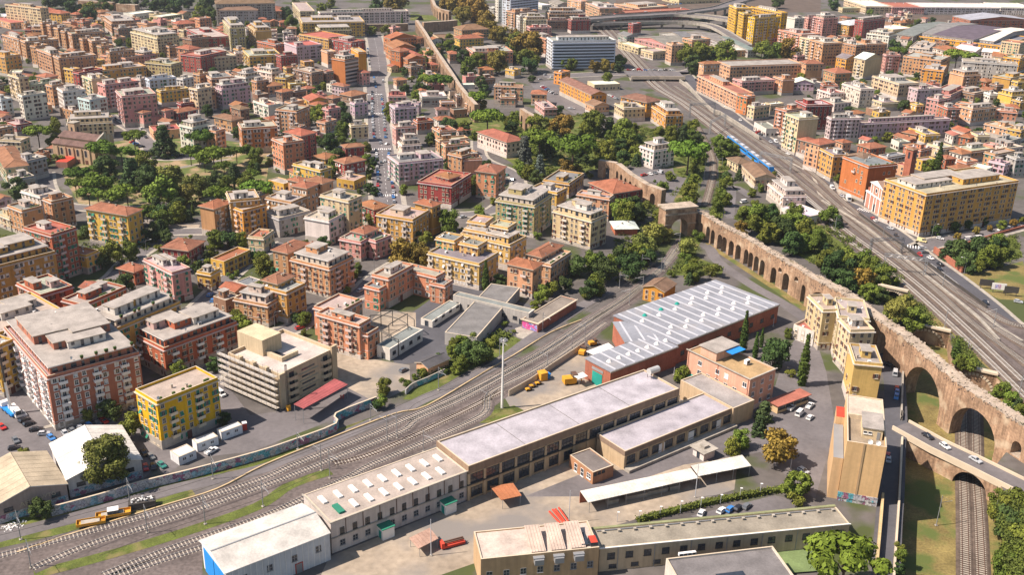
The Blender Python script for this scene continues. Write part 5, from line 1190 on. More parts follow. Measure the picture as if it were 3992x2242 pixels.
pm = MB(); pm.box(wr*.38,wl*.18,h-1,wr*.9,wl*.5,h+2.0,0); pm.box(wr*.36,wl*.17,h+2.0,wr*.92,wl*.51,h+2.2,1); part('roof_room', pm, ['plaster','felt'], rt, color=(.6,.48,.3))
for k in range(2): link('window', bigwin(.9,.7,1,1,'white_paint'), rt, (wr*(.46+.12*k), wl*.18-.01, h+.4))
part('door', MB().box(wr*.76,wl*.18-.1,h-.95,wr*.84,wl*.18-.02,h+1.2), 'metal_grey', rt); part('terrace_wall', MB().box(0.3,wl*.55,h-1,wr-.3,wl*.57,h+.2), 'plaster', rt, color=(.55,.45,.32))
part('upper_terrace', MB().box(.3,wl*.6,h-1,wr-.3,wl-.3,h-.2,0,mt=1), ['plaster','roof_coat'], rt, color=(.5,.42,.34)); part('red_roof', MB().box(-2.2,wl*.72,0,-.01,wl*.95,h-3.5,0,mt=1), ['plaster','red_paint'], rt, color=(.58,.4,.22)); part('side_wing', MB().box(-2.6,0.5,0,-.13,wl*.7,h-5.5,0,mt=1), ['plaster','metal_grey'], rt, color=(.58,.38,.2))
for u in (.58,.78): link('satellite_dish', shape('satellite_dish', dish_mb, ['white_paint','metal_grey']), rt, (wr*u,.6,h-.6)).scale = (1.5,1.5,1.5)
# church above the park
RX = (-217.8,515.5,1.224,15.0,27.3,9.4)
x, y, th, wr, wl, h = RX; rt = root('church', 'beige church with tall gabled nave, side aisle and square belfry', 'church', x, y, th); bc = (.5,.35,.22); rc_ = (.16,.1,.085)
nv = h*1.33; x0, x1 = wr*.22, wr*.86
part('wall', MB().box(0,0,0,wr,wl,h-.2), 'plaster', rt, color=bc)
ra = MB(); ra.quad([(-.5,-.1,h),(-.5,wl+.3,h),(x0,wl+.3,h+1.8),(x0,-.1,h+1.8)][::-1]); ra.quad([(-.5,-.1,h-.2),(-.5,wl+.3,h-.2),(-.5,wl+.3,h),(-.5,-.1,h)][::-1]); ra.quad([(x1,-.1,h+1.8),(x1,wl+.3,h+1.8),(wr+.5,wl+.3,h),(wr+.5,-.1,h)][::-1]); part('aisle_roof', ra, 'roof_tiles', rt, color=rc_)
part('nave', MB().box(x0,0.02,h-.3,x1,wl-2,nv), 'plaster', rt, color=bc)
xm = (x0+x1)/2; zr = nv+(x1-x0)/2*.42; rn = MB(); e = .6
rn.quad([(x0-e,.3,nv-.1),(x0-e,wl-1.6,nv-.1),(xm,wl-1.6,zr),(xm,.3,zr)][::-1]); rn.quad([(xm,.3,zr),(xm,wl-1.6,zr),(x1+e,wl-1.6,nv-.1),(x1+e,.3,nv-.1)][::-1]); rn.quad([(x0-e,wl-1.6,nv-.1),(x1+e,wl-1.6,nv-.1),(xm,wl-1.6,zr)][::-1]); part('nave_roof', rn, 'roof_tiles', rt, color=rc_)
gf = MB(); gh = .9
prof = [(x0-1.2,0),(x0-1.2,nv+.6),(xm,zr+1.6),(x1+1.2,nv+.6),(x1+1.2,0)]
gf.quad([(a,-gh,z) for a, z in prof][::1]); gf.quad([(a,0.01,z) for a, z in prof][::-1])
for k in range(4): gf.quad([(prof[k][0],-gh,prof[k][1]),(prof[k][0],.01,prof[k][1]),(prof[k+1][0],.01,prof[k+1][1]),(prof[k+1][0],-gh,prof[k+1][1])], 1)
part('facade_gable', gf, ['plaster','concrete'], rt, color=(.53,.38,.25))
for k, (dz, hh) in enumerate(((0,4.2),(1.4,5.2),(0,4.2))):
    m = MB(); w = .75; zc = h+1.5+dz; cx = xm+(k-1)*2.3
    m.quad([(cx-w,-gh-.03,zc),(cx+w,-gh-.03,zc),(cx+w,-gh-.03,zc+hh*.7)]+[(cx+w*math.cos(t*math.pi/6),-gh-.03,zc+hh*.7+w*math.sin(t*math.pi/6)) for t in range(1,6)]+[(cx-w,-gh-.03,zc+hh*.7)]); part('arched_opening', m, 'frame_stone', rt)
for k in range(5):
    v = wl*(.12+.19*k); part('buttress', MB().box(-.5,v-.35,0,0,v+.35,h-1.2), 'plaster', rt, color=(.44,.31,.2))
    if k < 4:
        m = MB(); w = .8; cy = v+wl*.095; f = lambda t, r, o: (-o, cy-r*math.cos(t), 0)
        for o, r, mi in ((.06,w+.25,1),(.09,w,0)):
            m.quad([(-o,cy+r,h*.42-(r-w)),(-o,cy-r,h*.42-(r-w)),(-o,cy-r,h*.72)]+[(-o,cy-r*math.cos(t*math.pi/6),h*.72+r*math.sin(t*math.pi/6)) for t in range(1,6)]+[(-o,cy+r,h*.72)], mi)
        part('arched_window', m, ['dark_opening','frame_stone'], rt); part('side_door', MB().box(-.1,cy-.9,0,-.02,cy+.9,2.2), 'shutter_brown', rt)
bw2 = 4.2; tx_, ty_ = wr*.62, wl*.72; ht = h*1.95
part('belfry', MB().box(tx_,ty_,0,tx_+bw2,ty_+bw2,ht), 'plaster', rt, color=bc); part('belfry_top', MB().box(tx_-.2,ty_-.2,ht,tx_+bw2+.2,ty_+bw2+.2,ht+.4), 'concrete', rt)
for sd in (0,1):
    m = MB(); w = .6; z0 = ht-6
    P2 = [(-w,z0),(w,z0),(w,z0+3.4)]+[(w*math.cos(t*math.pi/6),z0+3.4+w*math.sin(t*math.pi/6)) for t in range(1,6)]+[(-w,z0+3.4)]
    m.quad([(tx_+bw2/2+a,ty_-.04,z) for a, z in P2] if sd == 0 else [(tx_-.04,ty_+bw2/2-a,z) for a, z in P2]); part('bell_opening', m, 'dark_opening', rt)
o = part('low_red_roof', MB().box(0,0,0,12,6,3.2,0,mt=1), ['plaster','red_paint'], None, (-230.5,510.2,0.0), th+.3); o.color = (.4,.2,.15,1); tag(o, 'low parish hall with red roof at the foot of the church', 'building')
# parish church facade by the tracks
fb = (173.3,459.8,0.0); fa = (170.7,478.7,0.0); dv = Vector(fb)-Vector(fa); ang = math.atan2(dv.y, dv.x); Lf = dv.length
rt = root('church_facade', 'small church with white trimmed pink front and round window by the tracks', 'church', fa[0], fa[1], ang)
part('body', MB().box(0,.6,0,Lf,16,9.5), 'brick_red', rt); part('front', MB().box(0,0,0,Lf,.6,7.5), 'plaster', rt, color=(.5,.24,.17))
part('cornice', MB().box(-.3,-.35,7.2,Lf+.3,.6,7.9), 'white_paint', rt); up = MB(); up.box(Lf*.2,0,7.9,Lf*.8,.6,13); part('upper_front', up, 'plaster', rt, color=(.5,.26,.18))
for u in (.03,.25,.45,.58,.78,.97): part('pilaster', MB().box(Lf*u-.35,-.22,0,Lf*u+.35,0,7.2), 'white_paint', rt)
for u in (.22,.35,.65,.78): part('pilaster', MB().box(Lf*u-.3,-.22,7.9,Lf*u+.3,0,13), 'white_paint', rt)
pd = MB(); pd.quad([(Lf*.15,-.4,13),(Lf*.85,-.4,13),(Lf*.5,-.4,15.4)]); pd.quad([(Lf*.15,-.4,13),(Lf*.5,-.4,15.4),(Lf*.5,8,15.4),(Lf*.15,8,13)], 1); pd.quad([(Lf*.5,-.4,15.4),(Lf*.85,-.4,13),(Lf*.85,8,13),(Lf*.5,8,15.4)], 1); pd.quad([(Lf*.15,-.4,12.7),(Lf*.85,-.4,12.7),(Lf*.85,-.4,13),(Lf*.15,-.4,13)]); part('pediment', pd, ['white_paint','roof_coat'], rt, color=(.3,.2,.15))
rw_ = MB(); rw_.quad([(Lf*.5+1.2*math.cos(t*.524),-.06,10.4+1.4*math.sin(t*.524)) for t in range(12)], 1); rw_.quad([(Lf*.5+.85*math.cos(t*.524),-.09,10.4+1.0*math.sin(t*.524)) for t in range(12)], 0); part('round_window', rw_, ['dark_opening','white_paint'], rt)
part('door', MB().box(Lf*.5-1,-.12,0,Lf*.5+1,-.02,3.8), 'dark_opening', rt)
q = (207.9,525.9,6.0); rt = root('belfry', 'brick belfry with tiled cap behind the ochre palazzo', 'bell tower', q[0], q[1], .6); part('tower', MB().box(-2,-2,0,2,2,17), 'brick_red', rt); part('cap', roof_hip(4,4,.5), ['roof_tiles','frame_stone','roof_tiles'], rt, (-2,-2,17.1), color=(.25,.14,.09))
for s in (-1,1):
    part('bell_opening', MB().box(-.6,-2.06,12,.6,-2.0,15.4) if s < 0 else MB().box(-2.06,-.6,12,-2.0,.6,15.4), 'dark_opening', rt)
# block under repair with scaffolding
RSc = (-67.0,265.6,0.952,22.1,22.8,11.3)
rt, wr, wl, h = hall('concrete_block', 'beige concrete block under repair with rounded balconies and gravel roof', 'apartment building', RSc, (.52,.41,.27), roofc=(.48,.42,.38), par=1.1)
tl = MB(); tl.box(wr*.28,wl*.62,0,wr*.62,wl*1.12,h+4.2,0,mt=1); part('stair_tower', tl, ['plaster','roof_coat'], rt, color=(.54,.44,.29))
part('court_wall', MB().box(wr*.32,wl*.3,h-1.1,wr*.36,wl*.62,h+.3).box(wr*.36,wl*.3,h-1.1,wr*.62,wl*.33,h+.3), 'plaster', rt, color=(.54,.44,.3)); part('light_well_shade', MB().box(wr*.36,wl*.34,h-1.08,wr*.5,wl*.6,h-1.0), 'dark_opening', rt)  # dark plate on the roof, painted as the shade of a sunken well
nf = 4; sh = (h-2)/nf
for k in range(nf):
    for u in (.2,.82):
        m = MB(); pts = [(wr*u-2.2,0),(wr*u-1.4,-1.2),(wr*u+1.4,-1.2),(wr*u+2.2,0)]
        for j in range(3): (a0,b0),(a1,b1) = pts[j],pts[j+1]; m.quad([(a0,b0,1+k*sh),(a1,b1,1+k*sh),(a1,b1,2.2+k*sh),(a0,b0,2.2+k*sh)])
        m.quad([(a,b,1+k*sh) for a, b in pts][::-1]); m.quad([(a,b,1.25+k*sh) for a, b in pts]); part('balcony', m, 'plaster', rt, color=(.5,.4,.27)); link('window', bigwin(1.8,2.,2,1,'metal_dark'), rt, (wr*u,0,1.25+k*sh))
    part('strip_window', MB().box(wr*.38,-.05,1.9+k*sh,wr*.62,-.0,2.5+k*sh), 'glass', rt); part('shadow_ledge', MB().box(wr*.34,-.45,.9+k*sh,wr*.68,0,1.1+k*sh), 'plaster', rt, color=(.5,.41,.28))
    for v in (.1,.32,.6,.85): part('balcony', MB().box(-1.2,wl*v-1.9,1+k*sh,0,wl*v+1.9,2.1+k*sh), 'plaster', rt, color=(.5,.4,.27))
for v in (.22,.46,.72): part('pier', MB().box(-1.3,wl*v-.7,0,0,wl*v+.7,h+1.0), 'plaster', rt, color=(.52,.42,.28))
part('pier', MB().box(-.6,-.6,0,1.8,0,h), 'plaster', rt, color=(.52,.42,.28)); part('pier', MB().box(wr-1.8,-.8,0,wr+.3,0,h+1.2), 'plaster', rt, color=(.47,.36,.23))
x, y, th = RSc[:3]; st = root('scaffolding', 'grey scaffolding with plank platforms on the left face of the concrete block', 'scaffolding', x, y, th)
for k in range(6):
    z = 1.2+k*2.05; part('platform', MB().box(-3.0,-1.0,z,-1.6,wl+1.5,z+.08), 'sleeper', st); part('guard_rail', MB().tube([(-3.0,-1,z+1),(-3.0,wl+1.5,z+1)], .04, 4).tube([(-3.0,-1,z+.5),(-3.0,wl+1.5,z+.5)], .04, 4), 'metal_rib', st)
for k in range(13):
    v = -1+(wl+2.5)*k/12
    for xx in (-3.0,-1.6): part('standard', MB().tube([(xx,v,0),(xx,v,13.4)], .05, 4), 'metal_grey', st)
hm = root('builder_hoist', 'tall thin builder hoist mast at the front corner of the scaffolded block', 'hoist', *(-64.8,264.2,0.0)[:2], th); part('mast', MB().box(-.25,-.25,0,-.15,-.15,15).box(.15,-.25,0,.25,-.15,15).box(-.25,.15,0,-.15,.25,15).box(.15,.15,0,.25,.25,15), 'metal_dark', hm)
part('rung', MB().box(-.25,-.25,14.8,.25,.25,15), 'metal_dark', hm); part('gearbox', MB().box(-.5,-.5,0,.5,.5,1.8), 'orange_paint', hm)
canopy('dark red sheet canopy in front of the scaffolded block', [(-61.9,259.0,4.2),(-58.6,256.6,4.2),(-48.4,272.3,4.2),(-53.0,275.9,4.2)] , 4.8, color=(.33,.09,.09), tilt=-.3)
# market complex beside the railway
mk = [('grey roofed market wing with pale wall, middle one by the tracks', (-27.4,324.6,1.078,19.0,4.8,2.6), 'wh'), ('grey roofed market wing with pale wall, nearest the scaffolded block', (-39.0,298.2,1.036,18.1,5.3,4.4), 'wh'), ('long curved grey roof of the market behind the yard', (6.1,327.6,1.079,3.9,31.1,5.2), 'gr')]
for lb, rc, ck in mk:
    rt, wr, wl, h = hall('market_wing', lb, 'market hall', rc, WALLC[ck], roofc=(.2,.22,.21), par=.25); wins(rt, 'L', wl, 1.6, 1.6, 1.1, int(wl/5), .1, 1, 2, 1, 'metal_dark') if wl > 30 else None; wins(rt, 'R', wr, 1.6, 1.6, 1.1, max(2,int(wr/4.5)), 0, 1, 2, 1, 'metal_dark'); part('gutter', MB().box(-.2,-.2,h-.15,wr+.2,0,h+.05), 'white_paint', rt); wins(rt, 'L', wl, 0, 1.4, 2.2, max(1,int(wl/6)), 0, 1, 1, 1, 'metal_grey')
hall('market_shed', 'large low grey flat roof beside the railway bank', 'shed', (-11.3,307.9,1.259,46.5,11.4,4.6), (.4,.38,.35), roofc=(.17,.165,.16), par=.2)
rt, wr, wl, h = hall('graffiti_shed', 'low shed with pink and violet graffiti on its end wall by the tracks', 'shed', (9.3,322.7,0.990,26.3,6.7,3.5), (.3,.2,.17), 'brick_red', roofc=(.22,.19,.16), par=.25)
part('graffiti_panel', MB().box(-.08,.3,.2,-.02,wl-.3,h-.7), 'graffiti_pink', rt); band(rt, 'eave', wr, wl, h-.3, h+.05, .4, 'frame_stone')
q = (-25.7,287.0,0.841,9.1,5.3,3.6)
building(930, 'low cottage with dark grey gable roof on the railway bank', '', [[*q[:6], 'pe', 'Gd2 xR xL']])
pr = root('plaza_ribs', 'dark curved beams arching over the market plaza', 'pergola', *(-40.6,320.7,6.0)[:2]); ox, oy = pr.location.x, pr.location.y
ribs = [[(-48.4,320.5,6.),(-45.9,320.9,6.),(-43.4,320.7,6.),(-40.8,319.7,6.),(-38.4,318.1,6.),(-36.3,315.8,6.),(-34.7,313.5,6.)], [(-45.3,325.0,6.),(-43.4,325.5,6.),(-41.3,325.2,6.),(-38.8,324.2,6.),(-36.7,322.6,6.),(-34.6,320.3,6.),(-33.0,317.9,6.)], [(-47.8,315.0,6.),(-44.6,319.8,6.),(-41.3,325.2,6.)], [(-41.1,313.3,6.),(-38.4,318.1,6.),(-35.8,322.7,6.)], [(-43.7,308.2,6.),(-36.6,301.8,6.)], [(-42.9,308.6,6.),(-39.4,305.3,6.)]]
for rb in ribs:
    part('beam', MB().tube([(p[0]-ox,p[1]-oy,6.) for p in rb], .2, 4), 'metal_dark', pr)
    for p in (rb[0], rb[-1]): part('post', MB().tube([(p[0]-ox,p[1]-oy,0),(p[0]-ox,p[1]-oy,6)], .15, 5), 'metal_dark', pr)
# gabled sheds at lower left
def gshed(label, rc, color, roofc, letters=None):
    x, y, th, wr, wl, h = rc; rt = root('gabled_shed', label, 'shed', x, y, th); g, gz = roof_gable(wr, wl, False, .4, .3)
    m = MB().box(0,0,0,wr,wl,h-.2); m.quad([(0,0,h-.2),(wr,0,h-.2),(wr/2,0,h+wr/2*.3-.1)]); m.quad([(0,wl,h-.2),(wr,wl,h-.2),(wr/2,wl,h+wr/2*.3-.1)][::-1])
    part('wall', m, 'plaster', rt, color=color); part('roof', g, ['roof_coat','white_paint','roof_coat'], rt, (0,0,h), color=roofc)
    for k in range(1, int(wl/2.2)):
        s = MB(); v = wl*k/int(wl/2.2)
        s.tube([(-.4,v,h+.02),(wr/2,v,h+gz+.02)], .05, 3, cap=False); s.tube([(wr/2,v,h+gz+.02),(wr+.4,v,h+.02)], .05, 3, cap=False); part('roof_seam', s, 'roof_coat', rt, color=roofc)
    part('graffiti_band', MB().box(.1,-.06,.1,wr-.1,-.01,2.2), 'graffiti_blue', rt); wins(rt, 'R', wr, 2.8, 2., 1., 3, 0, 1, 2, 1, 'metal_dark')
    if letters:
        for txt, u, z, sz in letters:
            cu = bpy.data.curves.new('lettering', 'FONT'); cu.body = txt; cu.size = sz; cu.extrude = .03
            tmp = bpy.data.objects.new('lettering', cu); COL.objects.link(tmp); bpy.context.view_layer.update(); me = bpy.data.meshes.new_from_object(tmp.evaluated_get(bpy.context.evaluated_depsgraph_get())); bpy.data.objects.remove(tmp); me.materials.clear(); me.materials.append(M('frame_stone')); o = link('lettering', me, rt, (u,-.07,z)); o.rotation_euler = (math.pi/2,0,0)
    return rt
gs1 = (-122.3,205.4,0.663,16.4,18.4,5.4); gs2 = (-109.8,217.2,0.596,18.0,19.8,5.6)
gshed('long shed with tan gable roof and lettered end wall at the left edge', gs1, (.36,.28,.25), (.42,.35,.25), [('AFI', gs1[3]*.32, 2.9, 1.9), ('WTG', gs1[3]*.62, 3.4, 1.5)])
gshed('shed with near white gable roof behind the big spreading tree', gs2, (.5,.48,.46), (.6,.58,.53))
# graffiti covered railway wall
gp = smooth([(-111.2,209.5,0),(-101.2,215.7,0),(-93.0,221.7,0),(-82.0,227.9,0),(-67.7,236.9,0)] + [(-59.8,243.0,0),(-48.9,253.0,0)] + [(-49.9,258.8,0),(-39.5,269.1,0)] , 3)
o = part('graffiti_wall', wall_mb(gp, .5, 0, 2.7, mt=1), ['graffiti_blue','frame_stone'], None); tag(o, 'long graffiti covered wall with pale coping beside the railway service road', 'wall')
o = part('graffiti_wall', wall_mb(smooth([(-31.6,275.7,0),(-29.8,279.9,0),(-26.0,283.8,0),(-20.7,290.0,0)] , 3), .4, 0, 1.8, mt=1), ['graffiti_blue','concrete'], None); tag(o, 'lower graffiti wall among the bushes on the railway bank', 'wall')
o = part('panel_fence', wall_mb(smooth([(-0.2,276.2,0),(6.4,284.4,0),(13.1,294.6,0),(24.8,311.7,0)], 2), .2, 0, 2.1), 'frame_stone', None); tag(o, 'pale concrete panel fence between the tracks and the machine yard', 'fence')
P = smooth([(-0.2,276.2,0),(6.4,284.4,0),(13.1,294.6,0),(24.8,311.7,0)], 8)
hd = root('hedge', 'clipped green hedge behind the long grey roofed building', 'hedge', *(38.6,215.7,0.0)[:2]); hx, hy = hd.location.x, hd.location.y
HP = [Vector((p[0]-hx,p[1]-hy,0)) for p in [(32.6,212.8,0),(38.6,215.7,0),(44.7,218.4,0),(50.9,221.1,0),(57.2,223.4,0),(63.5,225.5,0),(68.4,227.2,0),(79.1,229.0,0)]]
part('foliage_core', wall_mb(HP, 1.3, 0, 1.2), 'leaf', hd, color=(.06,.08,.015)); rh = random.Random(5); mb = MB()
for k in range(2600):
    i = rh.randrange(len(HP)-1); p = HP[i].lerp(HP[i+1], rh.random())+Vector((rh.uniform(-.9,.9),rh.uniform(-.9,.9),rh.uniform(.1,1.5))); a = Vector((rh.uniform(-1,1),rh.uniform(-1,1),rh.uniform(-1,1))).normalized()*.2; b = a.orthogonal().normalized()*.2; mb.quad([p-a,p-b,p+a,p+b])
part('leaves', mb, 'leaf', hd, color=(.11,.13,.02), kind='stuff')
# site cabins, wagons, machines
for lb, q, L in (('white site cabin nearest the bright yellow block wall', (-87.2,233.2,0.839,5.1,4.5,2.7), 0), ('white site cabin with sloping shadow, the middle one', (-84.4,240.1,0.747,6.2,3.0,2.7), 0), ('white site cabin at the far end of the row', (-79.5,246.4,0.758,6.4,2.6,2.7), 0)):
    rt, wr, wl, h = hall('site_cabin', lb, 'site cabin', q, (.66,.67,.68), roofc=(.55,.55,.55), par=.08); wins(rt, 'R', wr, 1.1, 1.0, .9, 2, .1, .9, 2, 1, 'white_paint'); part('corner_post', MB().box(-.05,-.05,0,.1,.1,h+.05), 'metal_grey', rt)
q = (-74.8,252.8,0.0); rt = root('portable_toilet', 'red portable toilet beside the far site cabin', 'toilet', q[0], q[1], .4); part('cabin', MB().box(-.6,-.6,0,.6,.6,2.1), 'red_paint', rt); part('roof', MB().box(-.65,-.65,2.1,.65,.65,2.3), 'white_paint', rt)
def wagon(label, q, ang, L, col, roofed=False):
    rt = root('rail_wagon', label, 'wagon', q[0], q[1], ang); b = MB(); b.box(-L/2,-1.1,.6,L/2,1.1,.8)
    for s in (-1,1): b.box(-L/2,s*1.1-.05,.8,L/2,s*1.1+.05,1.4); b.box(s*L/2-.05,-1.1,.8,s*L/2+.05,1.1,1.4)
    part('body', b, col, rt); part('load', MB().box(-L*.35,-.9,.8,L*.3,.9,1.15), 'concrete', rt)
    if roofed: part('cab', MB().box(-1.3,-1.,1.4,1.3,1.,2.4,0,mt=1), ['glass','white_paint'], rt)
    for s in (-1,1): part('wheel', MB().tube([(s*L*.3,-.8,.35),(s*L*.3,.8,.35)], .35, 10), 'metal_dark', rt)
wa = R(20)
wagon('open orange rail wagon on the weedy siding', (-100.2,206.2,0.0), wa, 6.5, 'orange_paint'); wagon('orange rail wagon with a white roofed cab on the weedy siding', (-96.1,209.7,0.0), wa, 8, 'orange_paint', True)
q = (-90.6,214.2,0.0); rt = root('skip', 'grey skip heaped with white rubbish beside the mast', 'skip', q[0], q[1], wa); part('body', MB().box(-3.2,-1.2,.3,3.2,1.2,1.9), 'metal_dark', rt); rb = MB(); rr_ = random.Random(2)
for k in range(40): a, b, c = rr_.uniform(-2.7,2.5), rr_.uniform(-.9,.9), rr_.uniform(1.8,2.3); s = rr_.uniform(.2,.5); rb.box(a,b,c,a+s,b+s*.8,c+s*.6)
part('rubbish', rb, 'white_paint', rt, kind='stuff')
rb = MB()
for k in range(70): p = Vector((-117.0,206.0,0.0)).lerp(Vector((-120.8,203.6,0.0)), rr_.random())+Vector((rr_.uniform(-1.5,1.5),rr_.uniform(-1.5,1.5),0)); s = rr_.uniform(.15,.45); rb.box(p.x,p.y,0,p.x+s,p.y+s*.7,s*.6)
o = part('litter', rb, 'white_paint', None); tag(o, 'scattered white rubbish on the grass by the service road', 'litter', None, 'stuff')
def machine(label, q, ang, sc):
    rt = root('track_machine', label, 'machine', q[0], q[1], ang); part('body', MB().box(-2*sc,-1.1*sc,.5,1.2*sc,1.1*sc,1.9*sc), 'orange_paint', rt); part('cab', MB().box(.2*sc,-1*sc,1.9*sc,1.5*sc,1*sc,2.8*sc,0,mt=1), ['glass','rail_rust'], rt); part('boom', MB().tube([(1.2*sc,0,1.2*sc),(2.4*sc,0,1.6*sc),(2.9*sc,0,.4)], .16*sc, 5), 'orange_paint', rt)
    for s in (-1,1): part('wheel', MB().tube([(s*1.2*sc,-1.1*sc,.4),(s*1.2*sc,1.1*sc,.4)], .42, 10), 'tyre', rt)
machine('big orange track machine beside the small white canopy', (19.1,285.6,0.0), .3, 1.25); machine('orange excavator against the works hall wall', (24.0,306.8,0.0), 1.2, .9); machine('yellow works vehicle behind the plain white canopy', (27.9,313.7,0.0), .4, .8)
for k, q in enumerate(((5.9,280.1,0.0), (7.1,282.3,0.0), (8.9,284.2,0.0))): machine(['low orange track trolley nearest the mast','low orange track trolley in the middle of three','low orange track trolley nearest the orange cabinet'][k], q, .5, .5)
q = (10.3,287.8,0.0); o = part('cabinet', MB().box(-1.2,-1.2,0,1.2,1.2,2.6).box(-1.3,-1.3,2.6,1.3,1.3,2.75), 'orange_paint', None, q, .5); tag(o, 'orange equipment cabinet next to a blue bin by the panel fence', 'cabinet')
q = (11.8,288.9,0.0); o = part('bin', MB().box(-.8,-.8,0,.8,.8,1.5).box(-.9,-.9,1.5,.9,.9,1.65), 'blue_paint', None, q, .5); tag(o, 'blue bin beside the orange equipment cabinet', 'bin')
# crane truck at the left
q = (-144.3,259.2,0.0); rt = root('crane', 'mobile crane with tall thin boom beside the salmon brick block', 'crane', q[0], q[1], 2.4); part('chassis', MB().box(-4,-1.2,.6,4,1.2,1.3), 'blue_paint', rt); part('cab', MB().box(2.4,-1.2,1.3,4,1.2,2.6), 'white_paint', rt); part('boom', MB().tube([(-1,0,1.5),(-.4,0,10)], .45, 4, 0, .4), 'tank_steel', rt); part('boom', MB().tube([(-.4,0,10),(.1,0,21)], .32, 4, 0, .25), 'metal_dark', rt)
for s in (-2.5,0,2.5): part('wheel', MB().tube([(s,-1.2,.5),(s,1.2,.5)], .5, 10), 'tyre', rt)
# commuter train and far red train
def train(label, pts, n, col, col2):
    P = V3(pts); d = (P[1]-P[0]); L = d.length/n; d.normalize(); ang = math.atan2(d.y,d.x); rt = root('train', label, 'train', P[0].x, P[0].y, ang)
    for k in range(n):
        a, b = k*L+.3, (k+1)*L-.3
        part('carriage', MB().box(a,-1.4,.5,b,1.4,3.5,0).box(a+.2,-1.25,3.5,b-.2,1.25,3.8,1), [col,'metal_grey'], rt); w = MB()
        for s in (-1.41,1.39): w.box(a+1,s,1.9,b-1,s+.02,2.8)
        part('window_band', w, 'glass', rt); part('roof_unit', MB().box(a+L*.2,-.8,3.8,a+L*.45,.8,4.2).box(a+L*.6,-.8,3.8,a+L*.8,.8,4.2), col2, rt)
train('blue commuter train beside the bushes on the upper line', [(127.4,600.8,0),(137.2,531.6,0)], 4, 'blue_paint', 'metal_rib')
train('distant red and white express train near the hangar', [(510.7,1248.2,0),(611.4,1266.4,0)], 5, 'red_paint', 'white_paint')
# billboards by the lower trackside road
for lb, q, m in (('white advertising board with a pink picture by the road', (189.0,369.6,0.0), 'graffiti_pink'), ('dark advertising board seen from behind by the road', (192.5,366.6,0.0), 'metal_dark'), ('tall dark board on posts beside the triangular lawn', (185.8,373.4,0.0), 'metal_dark')):
    rt = root('billboard', lb, 'billboard', q[0], q[1], -.25); part('panel', MB().box(-2.6,-.1,1.4,2.6,.1,4.0,0), 'white_paint' if m == 'graffiti_pink' else m, rt); part('post', MB().box(-2,-.1,0,-1.8,.1,1.4).box(1.8,-.1,0,2,.1,1.4), 'metal_dark', rt)
    if m == 'graffiti_pink': part('picture', MB().box(-1.6,-.13,1.8,.6,-.11,3.5), m, rt)
# lineside masts, lamps, gantries
MT = [([(-3.5,301.7,0),(-21.8,279.0,0),(11.0,323.6,0)], [(-3.5,301.7,7.7),(-21.8,279.0,8.0),(11.0,323.6,7.4)], -.7), (None, [(-6.5,266.6,7.7),(11.9,293.4,7.0),(20.4,307.8,6.9),(25.2,316.1,7.2)], 2.4), (None, [(-114.4,199.8,8.2),(-76.7,227.3,7.3)], -.9), (None, [(-107.4,189.5,7.8),(-73.1,207.6,8.5),(-85.8,203.6,8.1),(-93.8,214.6,8.1)], -.9), (None, [(-60.9,215.5,7.5),(-57.7,242.8,5.6),(-40.0,259.6,5.6)], -.8), (None, [(-49.4,232.6,8.1),(-33.8,248.1,8.7),(-31.3,250.1,8.2)], 2.4), (None, [(-46.5,228.9,8.8),(-23.2,243.2,6.7)], -.6), (None, [(51.6,382.5,7.7),(41.3,365.2,6.9),(59.5,382.2,6.0)], -.3), (None, [(50.2,364.1,5.6),(60.9,384.0,6.2),(43.6,349.1,6.4),(71.9,417.6,3.3)], 2.8), (None, [(117.4,588.6,5.5),(115.4,565.3,6.5),(112.6,541.9,5.8),(102.7,498.3,2.9)], 3.3), (None, [(99.1,519.3,10.8),(90.5,485.2,7.6),(84.8,469.5,4.0),(110.0,599.1,2.9)], .2), (None, [(155.1,335.3,7.2),(156.1,317.0,4.8),(159.7,285.8,6.5)], .6), (None, [(173.0,336.3,7.5)], 2.8), (None, [(144.5,437.4,7.2),(163.5,429.2,6.0),(169.8,375.7,6.4),(165.9,412.3,4.4)], .5)]
for k, (_, mx, aim) in enumerate(MT):
    for (x, y, h) in mx: mast(x, y, 0, min(max(h, 5), 12), aim, 'overhead line mast with one bracket beside the ' + ('upper main line' if k >= 11 else 'curving track between green slopes' if k >= 9 else 'main railway at lower left'), ['masts along the main railway','masts along the curving track','masts along the upper line'][2 if k >= 11 else 1 if k >= 9 else 0])
for (x, y, h) in [(111.3,222.9,9.1),(127.6,226.3,6.0)]: mast(x, y, VZ, h, .2, 'overhead line mast beside the two lower tracks near the bottom right', 'masts along the lower tracks')
q = [(-2.1,268.7,22.6)][0]; rt = root('floodlight_mast', 'very tall pale floodlight mast with lamp ring standing between the tracks', 'floodlight mast', q[0], q[1]); part('pole', MB().tube([(0,0,0),(0,0,q[2])], .42, 10, 0, .18), 'white_paint', rt)
m = MB(); m.tube([(.9*math.cos(t*.785),.9*math.sin(t*.785),q[2]) for t in range(9)], .06, 4); part('ring', m, 'metal_grey', rt)
for t in range(6): part('floodlight', MB().box(-.3,-.2,-.3,.3,.2,.3), 'metal_grey', rt, (.95*math.cos(t*1.05),.95*math.sin(t*1.05),q[2]-.2), t*1.05)
